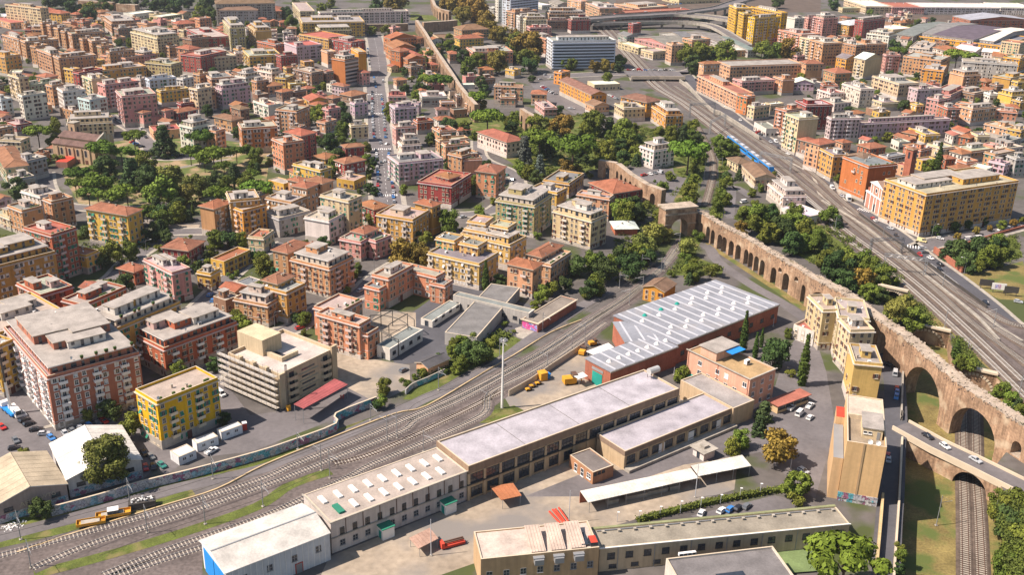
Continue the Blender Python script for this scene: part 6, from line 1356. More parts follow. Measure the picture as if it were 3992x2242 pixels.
for mx in ([(-17.4,197.5,10.2),(-48.6,189.4,6.0)], [(15.4,211.8,9.4),(48.5,224.1,10.1)], [(76.7,239.0,5.5)], [(45.5,299.4,3.9),(62.4,315.0,3.3),(71.2,318.9,4.5),(93.2,332.7,3.6),(52.4,292.7,2.9)]):
    for (x, y, h) in mx:
        rt = root('yard_pole', 'plain grey pole standing in the depot yard', 'pole', x, y, 0, 'poles in the depot yard'); part('pole', MB().tube([(0,0,0),(0,0,h)], .12, 6, 0, .07), 'metal_rib', rt); part('footing', MB().box(-.3,-.3,0,.3,.3,.25), 'concrete', rt)
for (x, y, h) in [(27.4,212.6,2.8),(32.8,213.0,3.0),(38.2,214.9,3.2),(43.6,216.8,3.6),(49.1,219.3,3.2),(54.5,221.5,2.7),(59.9,223.8,3.3),(65.5,225.8,3.5)]:
    rt = root('fence_post', 'thin grey lamp post in the row beside the hedge', 'post', x, y, 0, 'posts along the hedge'); part('pole', MB().tube([(0,0,0),(0,0,h)], .07, 5), 'metal_rib', rt); part('lamp_head', MB().box(-.1,-.2,h,.5,.2,h+.15), 'white_paint', rt)
LG = 'curved street lamps'
for nm, mx, aim in (('by the park street', [(-149.0,389.7,5.5),(-155.3,381.1,2.7)], .4), ('in the parking area', [(-124.2,249.8,8.7)], .3), ('beside the salmon brick block', [(-126.1,254.0,5.5),(-103.1,290.1,1.7)], .3), ('behind the scaffolded block', [(-81.6,321.6,3.3),(-91.8,304.6,2.5)], .3), ('beside the big tan villa', [(-63.2,355.0,5.5),(-54.6,376.9,4.9)], .2), ('below the rose tower house', [(-5.7,480.1,5.7),(-14.7,460.5,5.1)], .2), ('on the street corner of the ochre palazzo', [(185.1,429.7,7.6),(223.4,455.5,7.4),(204.9,447.3,5.4)], .1), ('by the trackside road', [(183.7,389.4,7.1)], 3.0), ('at the avenue', [(-102.9,565.0,6.0),(-85.1,574.8,6.5)], .2), ('beside the yellow cream blocks', [(-36.2,422.2,3.7)], .3)):
    for (x, y, h) in mx: lamp(x, y, max(6, min(h, 12)), aim, 'grey street lamp with curved arm ' + nm, LG)
def gantry(label, A, B, h):
    A, B = Vector(A), Vector(B); d = B-A; L = d.length; rt = root('signal_gantry', label, 'gantry', A.x, A.y, math.atan2(d.y,d.x))
    for u in (0, L):
        part('column', MB().box(u-.45,-.45,0,u-.3,-.3,h).box(u+.3,-.45,0,u+.45,-.3,h).box(u-.45,.3,0,u-.3,.45,h).box(u+.3,.3,0,u+.45,.45,h).box(u-.4,-.4,h*.3,u+.4,.4,h*.33).box(u-.4,-.4,h*.65,u+.4,.4,h*.68), 'metal_grey', rt)
    b = MB()
    for yy in (-.4,.4):
        for z in (h-1.1,h): b.box(-.5,yy-.07,z-.07,L+.5,yy+.07,z+.07)
    n = int(L/1.4)
    for k in range(n):
        a0, a1 = L*k/n, L*(k+1)/n
        for yy in (-.4,.4): b.tube([(a0,yy,h-1.1 if k % 2 else h),(a1,yy,h if k % 2 else h-1.1)], .05, 4, cap=False)
    part('truss', b, 'metal_grey', rt)
gantry('lattice gantry over the upper tracks, nearest the dark trees', (151.5,409.3,0.0), (165.9,412.3,0.0), 7.2); gantry('lattice gantry over the upper tracks beside the red-tipped fence', (151.2,390.6,0.0), (166.1,385.8,0.0), 7.5); gantry('distant lattice gantry where the curving track leaves the upper line', (118.9,618.0,0.0), (131.5,637.5,0.0), 8); gantry('distant lattice gantry beside the cream railway house', (134.1,547.0,0.0), (147.8,534.0,0.0), 8); gantry('farthest lattice gantry below the rail overpass', (113.1,662.0,0.0), (129.9,667.2,0.0), 9)
for mx, lb in (((-50.6,271.7,0.0), 'person in red work clothes at the left under the dark red canopy edge'), ((-49.9,272.0,0.0), 'person in red work clothes at the right under the dark red canopy edge')): person(mx[0], mx[1], .6, (.5,.05,.04), lb)
# ------------------------------------------------------------------ the city: buildings, trees and vehicles
BUILDINGS = [["","tan",[[-389.1,809.2,0.83,6.6,31.3,15.8,"ta","Fb p3"]]],
["","tan",[[-379.2,797.9,0.7,24.7,12.4,15.8,"ta","Fb p2"]]],
["","tan",[[-360.8,774.3,1.05,11.3,6,16.5,"ta","Fb p1"]]],
["","tan",[[-334,739.1,0.75,9.5,29,17.2,"ta","Fb p3"]]],
["","tan",[[-319.6,718.2,0.67,25.6,13.3,18.5,"ta","Fb p3"]]],
["","tan",[[-410.3,900,0.75,11.3,6,15.2,"ta","Fb p1"]]],
["","tan",[[-398.3,887.8,0.88,11.9,6,15.2,"ta","Fb p1"]]],
["","tan",[[-384.9,871.5,0.98,13.5,6,15.2,"ta","Fb p1"]]],
["","tan",[[-372.3,854.9,0.94,12.6,6,15.2,"ta","Fb p1"]]],
["","tan",[[-362.2,844.2,0.65,25.9,11.3,15.2,"ta","Fb p3"]]],
["","tan",[[-342.3,816.4,0.79,9.8,6,15.8,"ta","Fb p1"]]],
["","tan",[[-331.4,807.1,0.57,12.2,14,15.8,"ta","Fb p1"]]],
["","tan",[[-316.1,785.8,0.89,10.5,6,15.8,"ta","Fb p1"]]],
["","tan",[[-299.3,758.3,0.76,19,6,16.5,"ta","Fb p2"]]],
["long cream palazzo beside the tan block rows","",[[-284.9,820.9,0.82,18.9,43.1,17.2,"cr","Fb p3"]]],
["lower tan block adjoining the long cream palazzo","",[[-275.7,819.5,0.81,7.8,18.5,11.2,"ta","Fb p1"]]],
["dark brown block between the tan rows and the cream palazzo","",[[-346.4,902.8,0.74,13.3,9,11.2,"bn","Fb p1"]]],
["tan block beneath the city wall","",[[-361.8,928.7,0.53,21,37.7,11.2,"ta","Fb p1"]]],
["ochre block with arched attic windows at the left edge","",[[-368.1,740.4,1.04,12.6,24.8,14.5,"oc","Fb p1"]]],
["narrow yellow house in front of the tan block rows","",[[-308.3,712.5,1,6,10.3,11.9,"ye","Fb"]]],
["maroon palazzo with white trim next to a narrow yellow house","",[[-299.6,700.9,1.02,19.5,6.4,11.9,"dr","Fr p1"]]],
["wide ochre palazzo with pilasters across its front","",[[-289.1,716.4,0.67,30.4,16.1,11.2,"oc","Fb p2"]]],
["olive block with green awning on its roof terrace","",[[-246.3,732.3,1.22,11.8,22.7,13.2,"ol","Fb p2"]]],
["salmon ornate palazzo behind the roof of a tan block","",[[-247.1,779.2,1,10.5,14.5,15.8,"sa","Ht"]]],
["dark red ornate palazzo next to the salmon one","",[[-231.2,753.2,1.12,27.6,19.1,15.8,"dr","Fr p1"]]],
["cream block with blank pinkish side wall","",[[-273.3,657.5,0.76,11.1,15.8,16.5,"cr","Fb p2 bL xR"]]],
["mauve brown block with stacked balconies and red terrace","",[[-256.2,634.8,0.79,21.9,10.3,17.8,"pk","Fr p2 bR"]]],
["pale blue block with rooftop loggia","",[[-239.7,667.3,0.66,17.8,7.3,15.2,"pb","Fb p2"]]],
["big pink block with white balconies above the piazza","",[[-232.1,597.7,0.52,19.6,19.8,19.1,"pk","Fb p2 bL"]]],
["yellow palazzina with twin attic pavilions","",[[-228.6,654.3,0.67,18.8,7,10.6,"ye","Fb p2"]]],
["white and sky blue block by the belfry","",[[-276.1,619.4,0.64,13.1,13.7,16.5,"wh","Fb p1 bR"]]],
["pale turquoise block just behind the church belfry","",[[-252.4,600,0.96,11.7,11.8,15.8,"cy","Fb p1 bR"]]],
["white block with mauve stair strip at the left","",[[-295.7,607.8,0.81,14.3,6,15.8,"wh","Fb p1"]]],
["pale yellow block with curved balconies at the left","",[[-320.1,657.2,0.84,6,15.9,16.5,"cr","Fb p2 bL"]]],
["light green house with striped roof pergola","",[[-317.2,665.7,1.02,22.8,6,9.9,"gn","Fb p2"]]],
["tan block with stepped terraces","",[[-293.6,644.5,0.97,8.7,6.9,14.5,"ta","Fb p2"]]],
["pale lavender block at the left edge","",[[-312.5,615,1,7.2,11.2,11.2,"pb","Fb p1 bR"]]],
["long cream barrack palazzo in the far top left corner","",[[-437.2,959.1,1.09,9,48,19.1,"cr","Ft p2"]]],
["far yellow palazzo with red hip roof and towers","",[[-425.2,973.6,1.14,10.7,20.7,12.5,"ye","Ht p2"]]],
["peach palazzo beneath the city wall","",[[-374.1,980.8,1.01,7.6,26.6,9.9,"pe","Fb p1"]]],
["low house under a white canopy by the city wall","",[[-379.2,1034.2,1.02,25.7,15.9,5.3,"wh","Fw"]]],
["low house with a cream flat roof by the city wall","",[[-346.8,1014.9,1.04,26.9,15.1,5.9,"cr","Fw"]]],
["tall plain salmon block far left of centre","",[[-283.8,932,0.79,11.5,8.7,17.2,"sa","Fb"]]],
["cream house left of the tall salmon block","",[[-293.8,915.6,0.82,13.7,7.9,9.2,"cr","Fb p1"]]],
["peach house with flat attic near the city wall","",[[-312.9,960.3,0.72,17.8,12.1,7.3,"pe","Ht"]]],
["low peach house with red terrace under the city wall","",[[-341.4,960.7,1.01,11.5,14.1,7.3,"pe","Fr p1"]]],
["low brown house with red terrace under the city wall","",[[-363.2,982.6,0.99,12.4,13.4,6.6,"bn","Fr p1"]]],
["low grey house behind the cream palazzo","",[[-306.9,906.2,0.9,11.1,16.9,8.6,"gr","Fb p1"]]],
["maroon roofed block right of the domed hall","",[[-267.9,853.2,0.96,20.3,11.8,11.9,"bn","Fr p2"]]],
["long orange low house at the far left","",[[-464.4,954.2,0.82,20.8,42.7,5.9,"pe","Fr"]]],
["long pale blue shed at the far left","",[[-485.3,987.8,0.55,16.9,29.8,5.9,"pb","Fw"]]],
["","tan",[[-422.2,904.2,-0.09,17.4,11.6,9.2,"ta","Fb p1"]]],
["grey low workshop with strip windows at the left edge","",[[-361.5,729.8,0.31,8.3,10.1,5.3,"gr","Fw"]]],
["yellow house behind the maroon palazzo","",[[-306.2,748.3,1.12,8.4,9.8,11.2,"ye","Fb p1"]]],
["long peach house behind the wide ochre palazzo","",[[-288.8,759.9,1.09,17.9,25.8,11.9,"pe","Fb p2"]]],
["pink topped house left of the olive block","",[[-280.6,775.4,1.08,11.2,13.1,11.2,"pk","Fr p1"]]],
["small white block right of the pale blue one","",[[-223.7,685.8,1.06,9.7,6.2,12.5,"wh","Fb p1"]]],
["tan block with white window frames near the pale blue one","",[[-217.7,703.5,1.01,7.5,6.5,12.5,"ta","Fb p1"]]],
["cream block with salmon roof terrace","",[[-199.8,637.9,0.92,10.7,8.3,15.8,"cr","Fb p2 bL"]]],
["small dark red house with oval windows by the piazza","",[[-209.7,634.8,0.73,8.3,6,7.3,"dr","Fr p1"]]],
["low peach house in front of white block","",[[-297.1,624.8,0.73,10.2,16.6,5.3,"pe","Fr"]]],
["low tan house before the turquoise block","",[[-269.7,613.8,0.97,8.1,12.7,5.9,"ta","Fr p1"]]],
["dark red long house with square red tower at the left","",[[-284.5,572.1,0.91,9.5,13.5,6.6,"dr","Fb p1"]]],
["cream house with flat roof left of the church","",[[-262.9,530.5,1.45,8.6,13.6,8.6,"cr","Fb p1"]]],
["cream villa with terracotta roof below the church","",[[-244.5,474.7,0.58,9.8,40.2,9.9,"cr","Ht"]]],
["grey palazzo with stepped crown left of the park","",[[-238.9,485.3,1.01,10.6,9,10.6,"gr","Fb p1"]]],
["white block with curved balconies and green shutters by the park","",[[-175.2,545,0.98,13.1,11,14.5,"wh","Fb p2 bL sg"]]],
["low peach house with round terrace above the park","",[[-205.9,570.7,0.5,15.4,13.8,5.3,"pe","Fr p1"]]],
["cream house directly behind the church","",[[-252.1,565.2,0.35,23.7,15.5,9.9,"cr","Fb p2"]]],
["dark red villa with twin oval windows","",[[-203.2,609.1,0.93,14,7.5,7.3,"dr","Ht"]]],
["left of two pink turrets with pyramid roofs","",[[-220.8,598,1.06,6,6,9.2,"pk","Ht"]]],
["right of two pink turrets with pyramid roofs","",[[-209.8,604.9,1,6,6,9.2,"pk","Ht"]]],
["low pink house between two pyramid roofed turrets","",[[-219.2,601.5,0.84,10,9.9,5.3,"pk","Fb"]]],
["white stepped block left of the park","",[[-208.5,430.1,1,9.4,14.1,10.6,"wh","Fb p3"]]],
["tan block with brown shutters at the park's lower left","",[[-196.7,414.8,0.87,9.7,7.4,13.2,"ta","Fb p1 sb"]]],
["tan block with grey roof and white parapet","",[[-205.5,406.1,0.93,9,11.4,11.9,"ta","Fg p1"]]],
["grey lavender house behind the dark cedar at left","",[[-235.9,465.7,0.8,8.7,9.3,7.3,"gr","Fb p1"]]],
["cream block with plant pots on its roof at left edge","",[[-214.3,412.2,0.93,6,14.7,6.3,"cr","Fb p1 sb"]]],
["red brick block with red hipped penthouse and glazed balconies","",[[-171.7,357.9,1.04,10.9,15.9,19,"br","Fr p1 bR bL"]]],
["big yellow villa with red hip roof beside the park","",[[-157.3,395.4,1.21,8.7,21,14.5,"ye","Ht bL sg"]]],
["small yellow house with turret before the yellow villa","",[[-163.4,366,1.15,6.4,10.4,8.1,"ye","Ft"]]],
["long ochre brown block at the left edge","",[[-184.5,328.6,0.85,26.9,19.1,16.1,"oc","Fb p2 bR sw"]]],
["red brick block with awnings behind the yellow terrace roofs","",[[-156.3,311.9,0.9,11.3,15.9,14.6,"br","Fb p2 bL"]]],
["brick red block with concrete penthouse and green shutters","",[[-138.5,302.9,1.11,18.1,9.6,15.4,"br","Fb p2 sg"]]],
["ochre yellow block with white penthouses on red terraces","",[[-121.5,285.3,1.04,25.6,14.9,15.4,"oc","Fr k1 p3 sg"]]],
["pale pink block with open loggias on its left side","",[[-121.8,339.8,0.84,7.4,19.6,12.4,"pk","Fb p2 bL"]]],
["dark red villa with terracotta hip roof by the street","",[[-128.2,378.5,1.3,11.3,11.5,6.2,"dr","Ht"]]],
["orange red villa with tile roof turret","",[[-141.8,356.2,1.11,6,8,5.6,"br","Ht"]]],
["dark yellow house with oval windows behind the pink loggia block","",[[-112.1,352.6,1.22,6,6,7.2,"ye","Fb p1"]]],
["yellow block with many rooftop rooms at the left","",[[-156.7,276.4,0.87,25,23.8,16.1,"ye","Fb p3 bR"]]],
["yellow block with balconies touching the left edge","",[[-150.1,268.1,1.1,6,8.6,16.8,"ye","Fb bR"]]],
["big salmon brick block with white balconies and crane alongside","",[[-127,249.6,0.7,25.6,41.2,17.2,"sb","Fb k1 p5 bL bR pl sw"]]],
["red block with cream penthouse behind the bright yellow block","",[[-106.3,282.4,0.89,27,17.9,10.5,"br","Fb k1 p3 bR pl sb"]]],
["bright yellow block with green shutters by the railway","",[[-94.3,241,0.87,19.1,10.6,15,"by","Fb sg bR"]]],
["tall ochre block with arched balconies","",[[-113.8,408.8,0.85,11.9,8.4,13.4,"or","Fb p1 bL sb"]]],
["ochre block directly behind the tall ochre one","",[[-119.7,412.6,0.39,12.2,13,16.5,"oc","Fb p1"]]],
["tan block with terracotta roof and blank grey flank","",[[-126.3,410.3,1.09,10.7,7.8,13.2,"ta","Ht xL"]]],
["concrete grey block with blank flank behind a small fir","",[[-99.8,413,0.81,16.2,12.4,8.8,"gr","Fb p2 xL"]]],
["white blank sided block with brick red right side","",[[-76.9,404.2,1.16,15.3,12.1,11.3,"wh","Fb p2 xL"]]],
["cream pink block topped with a crowded terrace","",[[-70,413.4,1.05,9.2,15.4,17.2,"cr","Fb p2 bR"]]],
["tan house with wide flat terrace below terracotta hips","",[[-97.6,428.4,1.11,11,14.1,11.2,"ta","Fb p1"]]],
["peach house with hip roof left of the yellow cream palazzina","",[[-92.6,438.4,1.12,8.3,7.9,14.5,"pe","Ht"],[-86.9,446.1,1,7,10.3,14.5,"pe","Ht"],[-100,458.6,1.04,6,7.1,11.2,"pe","Ht"]]],
["yellow palazzo with framed panels beside the pink tower block","",[[-91.9,467.7,0.96,7.7,18.5,14.5,"ye","Fb p2"]]],
["rose pink tall block with white window surrounds","",[[-117.9,507.6,0.68,11.6,12.5,16.8,"sa","Fb p1"]]],
["dark pink block with hip roof behind the rose pink one","",[[-112.9,529.1,0.96,10.4,13,15.2,"dr","Ht"]]],
["orange brick block with loggias facing the park","",[[-148.8,545.8,0.38,19.2,14.5,14.5,"ob","Fb p1 bR"]]],
["tan orange block with cornice left of the palm","",[[-127.4,587,1.25,15.3,13.6,15.2,"ta","Fb p1 bL"]]],
["white block with turquoise shutters","",[[-153,625.9,0.77,8.7,17.8,9.4,"wh","Fr p1 bL sg xR"]]],
["grey brown palazzina with pyramid roof","",[[-165.4,587.2,0.97,8.3,15.6,8.6,"ta","Hn"]]],
["peach stepped block left of the orange brick block","",[[-163.7,548.1,1.08,7.3,9.8,11.9,"pe","Fb p1 bR"]]],
["beige house with red windows at the avenue","",[[-94.2,576.1,0.32,9.9,6,9.9,"cr","Fb p1 sb"]]],
["dark red house by the avenue, the upper of two","",[[-90.7,534.5,0.49,10.3,6,7.9,"dr","Ht"]]],
["dark red house with white oval window by the avenue","",[[-85.7,500.7,0.77,12.3,8.7,8.6,"dr","Ht"]]],
["pale yellow palazzina between dark red house and avenue","",[[-78.8,484.6,1.15,10.6,10.2,4.5,"ye","Fb p1"]]],
["red house at the lower end of the avenue","",[[-61.2,428.8,0.83,7.8,11.2,8.6,"dr","Ht"]]],
["ochre palazzina with roof terrace right of the dense trees","",[[-42.3,407,1.17,14.6,17.5,11.7,"oc","Fb p1 bL"],[-35.2,420.3,0.99,6,9.3,13.2,"oc","Ht"]]],
["pink villa with pyramid roofed attic and green gutters","",[[-61.3,387.1,1.14,8.7,10.1,8.5,"pk","Fb"],[-55.5,389.1,0.94,9.2,7.8,8.4,"pk","Fb"],[-60.4,391.8,1.03,8.7,6.3,10.2,"pk","Ht"]]],
["big tan villa with red hip roofs and roof terrace","",[[-67,348.1,1.06,14.4,18.3,12.3,"ta","Fb p1 bR"],[-85.3,363.1,1.11,12.8,7,12,"ta","Ht"],[-77.4,369,0.95,6.3,6,11.4,"ta","Ht"]]],
["tan villa block with brown pyramid roof","",[[-77.8,325.2,1.07,10.2,11.6,12,"oc","Fb"],[-81.7,329.7,1.07,8.6,6.6,13.2,"oc","Ht"]]],
["tan palazzina with broad flat roof and framed wall panels","",[[-83.7,321.6,1.19,8.4,13.8,8.7,"ta","Fb p1"]]],
["small cream house with terracotta turret","",[[-101.9,393.2,1.35,9.9,6.8,7.1,"cr","Ft"]]],
["yellow house with roof garden and oval windows","",[[-111.3,368.2,1.11,15.6,6.7,5.9,"ye","Ft"]]],
["low white house with little hip roof among gardens","",[[-98.2,350.4,0.99,7.1,6,3.6,"wh","Fg"]]],
["small house with red gable roof among gardens","",[[-99.8,339.9,1.03,6,7.2,5.4,"pe","Gt"]]],
["brown small house at the street left of tan palazzina","",[[-101.4,333.1,0.99,6,6.4,4.8,"bn","Fb p1"]]],
["salmon pink block with curved balconies by the market yard","",[[-48.7,298.7,1.06,6,17.5,12.6,"sa","Fb p1 bL"],[-46.1,298.5,1.07,6,6,9.5,"sa","Fb"],[-57.8,311.6,1.06,13.3,10.2,10.8,"sa","Fb"]]],
["salmon pink block with roof awning behind the market","",[[-44.5,340.6,1.07,16.1,7.2,12,"sa","Fb p1"],[-47.4,337.4,1.08,6,6.5,9,"sa","Fg"],[-28,348.9,1.05,6,15.9,9.6,"sa","Fb"],[-24.6,345,1.12,6,6,7.8,"sa","Fg"]]],
["yellow cream block with two open roof courts and cypress","",[[-12.6,359.4,1.07,14.7,23,11.1,"yc","Fg bL sw"],[-22.9,373.9,1.12,7.7,8.2,14.7,"yc","Fg"],[-13.5,368.7,1.07,7.4,8.2,14.7,"yc","Fg"]]],
["yellow cream block with two open roof courts, the rear one","",[[-1.3,380,1.02,12.7,23.7,11.4,"yc","Fg bR sw"],[-4,384.7,1.14,10.2,17.7,13.5,"yc","Fb"],[-11.5,393.2,1.2,9,7.9,15.6,"yc","Fb"],[-2.3,388.3,1.1,7.9,8.1,15.6,"yc","Fb"]]],
["tall cream block with white panels and orange parapet","",[[32.4,406.3,0.89,11.6,20.1,13.5,"cr","Fb p2 bL sb"]]],
["olive yellow block with turquoise shutters","",[[8.7,420.4,1.15,19.7,18.3,14.8,"ol","Fb p2 bL sg"]]],
["peach block with hip roofs and a cypress shadow on its wall","",[[7.5,352.4,1.07,7.3,10.7,12,"pe","Ht"],[14.6,365.5,1.06,17.2,6,9,"pe","Fb"],[11,370,1.01,16,6,10.2,"pe","Ht"]]],
["rose tower house with two framed wall panels","",[[-9,473.7,1.22,12.8,10.2,13.3,"sa","Ht"]]],
["dark red villa with cream corner strips","",[[-29.4,457.5,1.2,23.1,17.2,11.6,"dr","Fr"],[-31,465.5,0.91,7.6,8.3,12.5,"dr","Ht"]]],
["lilac pink block with long balconies on the avenue","",[[-57.5,492,0.47,23.8,16.1,12.3,"li","Fg p2 bL bR"]]],
["small tan house with red terrace and turret","",[[-43.1,570.9,0.47,10.3,11.5,9.2,"ta","Fr p1"]]],
["first tan house of the row beside the pink villa lane","",[[-41.4,547.7,0.45,17,6,9.9,"ta","Fb p1"]]],
["peach house with red terrace in the row beside the lane","",[[-37,530.2,0.43,13.8,6,11.9,"pe","Fr p1"]]],
["tan house with white roof rooms in the lane row","",[[-27.2,506.7,0.91,13,9.3,12.5,"ta","Fb p2"]]],
["brown sided house with white roof room at the lane's end","",[[-26.2,508.1,0.27,9.6,6.8,10.6,"pe","Fb p1 xR"]]],
["long white villa with terracotta hip roof in the gardens","",[[-4.7,549.6,0.65,12.2,27.9,9.1,"wp","Ht"]]],
["ochre house with flat grey roof below the gardens","",[[26.4,478.5,1.15,20.1,13.5,7.9,"oc","Fg p1"]]],
["yellow house with white roof pavilion","",[[19.9,460.3,1.03,9.8,14.3,8.6,"ye","Fb p1"]]],
["beige pink house in front of the orange hip roof","",[[43.1,445.3,1.14,6,15.8,11.2,"pe","Fb p1"]]],
["dark red house with orange hip roof beside the aqueduct","",[[46.2,460.9,0.54,15.9,19.3,8.6,"dr","Ht"]]],
["pink house with flat roof near the car park","",[[17.9,648.3,0.27,8.5,21.3,6.9,"pk","Fb p1"]]],
["apartment block with orange end walls and white balconies","",[[-15.3,689.1,-0.08,19.4,6,12.5,"pe","Fb p2 bR"]]],
["small stone villa with terracotta porch","",[[-10.8,678,0,10,6.9,7.3,"pe","Fb p1"]]],
["peach house beside the car park","",[[9.9,685.7,-0.09,9.7,10.3,7.9,"pe","Ht"]]],
["salmon palazzo with cream roof pavilions among plane trees","",[[-35.6,823.2,0.26,32.9,24,11.9,"sa","Fb p3"]]],
["yellow villa with red roof by the aqueduct","",[[-49.6,890.2,0.49,22.4,11.7,11.2,"ye","Ht"]]],
["tan palazzo with dark mansard roof by the aqueduct","",[[-50.9,949,0.46,26.6,19.5,9.9,"ta","Hn p1"]]],
["green roofed hall beside the aqueduct","",[[-68.9,923,0.33,17.7,26.1,5.9,"cr","Fn2"]]],
["tall white tower with blue glass front cut by the top edge","",[[-8.4,1038.1,0.82,41.2,11.1,40.9,"pb","Fw g0 cw"]]],
["slim white block left of the glass fronted tower","",[[-20.9,1079.2,0.57,6.6,6.4,31.7,"wh","Fw g0"]]],
["tan block with brown balconies right of the white tower","",[[-3.7,1022,0.67,28.7,13.8,17.8,"ta","Fb p2 bL"]]],
["white balcony block right of the white tower","",[[1.2,994.7,0.44,23,7.7,17.8,"wh","Fb p2 bL"]]],
["cream block with striped awnings right of the white tower","",[[6.9,986.8,0.26,20.3,13,15.8,"cr","Fr p2 bL"]]],
["pink block left of the banded white block","",[[10.8,959.4,0.28,20.6,11.1,12.5,"pk","Fr p2"]]],
["salmon block along the trees left of the banded block","",[[23.5,874.5,0.53,10.6,27.2,15.8,"sa","Fb p2"]]],
["wide white block with blue balcony bands","",[[27.2,818,0.22,51.8,19,22.9,"bw","Fb p3"]]],
["small yellow house near the piazza trees","",[[-2.2,777.9,0.88,7.6,8.9,6.6,"ye","Fb p1"]]],
["small pink house under the plane trees","",[[-26.6,781.9,0.36,9.2,8.4,5.3,"pe","Ht"]]],
["brown pink house with roof terrace near the aqueduct","",[[-23.9,738.8,0.57,9.8,6,7.3,"bn","Fr p1"]]],
["small pink flat roofed house near the aqueduct","",[[-37.5,753.4,0.51,11.8,6,5.3,"pk","Fb p1"]]],
["low house with plain white roof near the aqueduct","",[[-39,733.7,0.21,9.1,7,3.3,"wh","Fw"]]],
["long orange hospice with brown tile roof by the car park","",[[49.3,674.4,0.38,11.2,51.6,10.6,"og","Gn sn"],[32.7,758,0.89,10.8,7,9.2,"og","Fn"]]],
["peach annex at the end of the long orange hospice","",[[50.5,658.4,0.45,11,11.5,6.6,"pe","Gn"]]],
["cream low workshop right of the orange hospice","",[[55.9,739.2,0.3,19.9,14.3,4.6,"cr","Fw"]]],
["cream corner palazzo by the rail cutting","",[[68.1,643.2,0.31,14.7,15.3,9.2,"cr","Fb p2"],[84,657.6,0.73,13.3,22.4,9.9,"or","Hn"]]],
["orange tenement wing beside the tracks","",[[91.8,621.8,0.23,11.3,25.5,10.4,"or","Fb p2"]]],
["white three-storey house by the umbrella pine and aqueduct","",[[74,534.6,0.59,14.6,11.7,10.6,"wh","Fb p1 sg"]]],
["small cream railway house, the upper of two by the tracks","",[[118.9,530.9,0.33,7.8,11.6,5.3,"cr","Hn"]]],
["cream railway house with gable end by the tracks","",[[121.4,500.3,0.08,10.7,24.1,6.6,"cr","Gn"]]],
["pale house with loggia beside the main tracks","",[[127.1,464.8,0.14,11.3,20.6,8.5,"wp","Fg p1"]]],
["low white annex by the pale trackside house","",[[133.8,446,0.55,12,16.6,4.2,"wh","Fw"]]],
["low brick house with white hip roof left of the arch","",[[44.7,426.4,0.11,10,9.6,3,"br","Hw"]]],
["small orange gabled house by the tracks","",[[56.2,349.5,0.99,9.7,8.6,5.4,"or","Gn2 xR"]]],
["long peach palazzo curving beside the rail cutting","",[[146.4,679.4,0.25,12.1,66.3,12.8,"pe","Fr p1"],[151.5,671.8,0.6,7.6,9.2,12.5,"ob","Fb"],[162.2,787.4,0.3,63.5,22.5,11.9,"pe","Fb"],[222.2,797.1,0.18,13.8,10.5,13.2,"pe","Ht"],[140.2,777.1,0.39,14,7,14.5,"pe","Ht"]]],
["pinkish courtyard wing behind the curving peach palazzo","",[[160.8,734.4,0.35,27.2,12.7,10.6,"pk","Fb p1"]]],
["tan block with blank flank behind the courtyard","",[[190.8,738.5,0.3,9.4,13.6,11.9,"ta","Fb p1 xR"]]],
["lilac gabled house right of the courtyard","",[[201,746.2,-0.02,14.6,11.3,7.9,"li","Gw"]]],
["cream house at the end of the peach palazzo","",[[153.4,656.3,0.59,14.1,6,9.2,"cr","Fb p1"]]],
["low cream house with white roof beside the brick block","",[[168,674.2,0.45,11.1,6,7.3,"cr","Fw"]]],
["tall cream block with blank grey flank by the tracks","",[[159.2,571.1,0.36,13,13.5,21.6,"cr","Fb p1 bL sg xR"]]],
["brick pink block left of the tall cream one","",[[162.1,610.6,0.58,13.5,8.9,17.3,"sb","Fb p1 bL"]]],
["low white workshop at the trackside road","",[[151.8,612.8,0.2,8.4,17.8,5.3,"wh","Fg"]]],
["maroon block behind the tall cream block","",[[178.4,627.5,0.23,17.8,14.5,17.2,"dr","Fb p1"]]],
["brown house with red roof beside the tall cream block","",[[163.4,564.8,0.63,7.5,6.3,9.9,"bn","Ht"]]],
["peach tenement with red hip roof on the trackside road","",[[161.8,534.9,0.6,12.6,9.1,15.6,"pe","Ht"]]],
["ochre tenement with maroon roof room on the trackside road","",[[164.9,518.4,0.24,9.1,14.3,14.6,"oc","Fg p1"]]],
["large orange brick hall with few windows by the church","",[[171.7,483.9,0.38,17.2,19.5,18.6,"ob","Fg sn few"],[174.2,500.2,0.59,8.5,9.1,17.8,"ob","Hn"]]],
["large ochre palazzo at the street corner with rounded edge","",[[180.9,433.4,0.45,57.4,24.9,20.4,"oc","Fb p4"]]],
["lilac grey block beside the maroon block","",[[186.9,601.4,0.17,18.4,6,15.2,"li","Fb p1 bR"]]],
["very long lilac grey tenement behind the jumble of roofs","",[[205.9,605.2,0.29,63.1,6,11.9,"li","Fb p3"]]],
["peach corner block with pale left side","",[[293.1,655.3,0.44,21.5,10.8,11.5,"pe","Fb p2"]]],
["pink palazzo with white pediment windows","",[[275.1,667,0.63,13.3,8.5,14.5,"pk","Fb p1"]]],
["brick block with white balconies left of peach corner block","",[[275.3,650.9,0.18,8.8,11.8,12.5,"br","Fb p1 bR"]]],
["cream block with regular rows of windows","",[[271.8,731.9,0.32,17.4,30.9,12,"cr","Fb p3"]]],
["lilac block adjoining the cream block of window rows","",[[278.8,713.9,0.32,20.4,9.4,11.9,"li","Fb p1"]]],
["white pink block with blank flank","",[[235.2,702.1,0.31,11.3,21.9,13.2,"wp","Fb p1"]]],
["pale cream block with blank grey flank","",[[248.1,693.5,0.29,13.7,25.6,6.2,"cr","Fb p1 xR"]]],
["tan villa block with red hip roof","",[[237.5,770.3,0.35,14.9,14.4,11.3,"ta","Ht"]]],
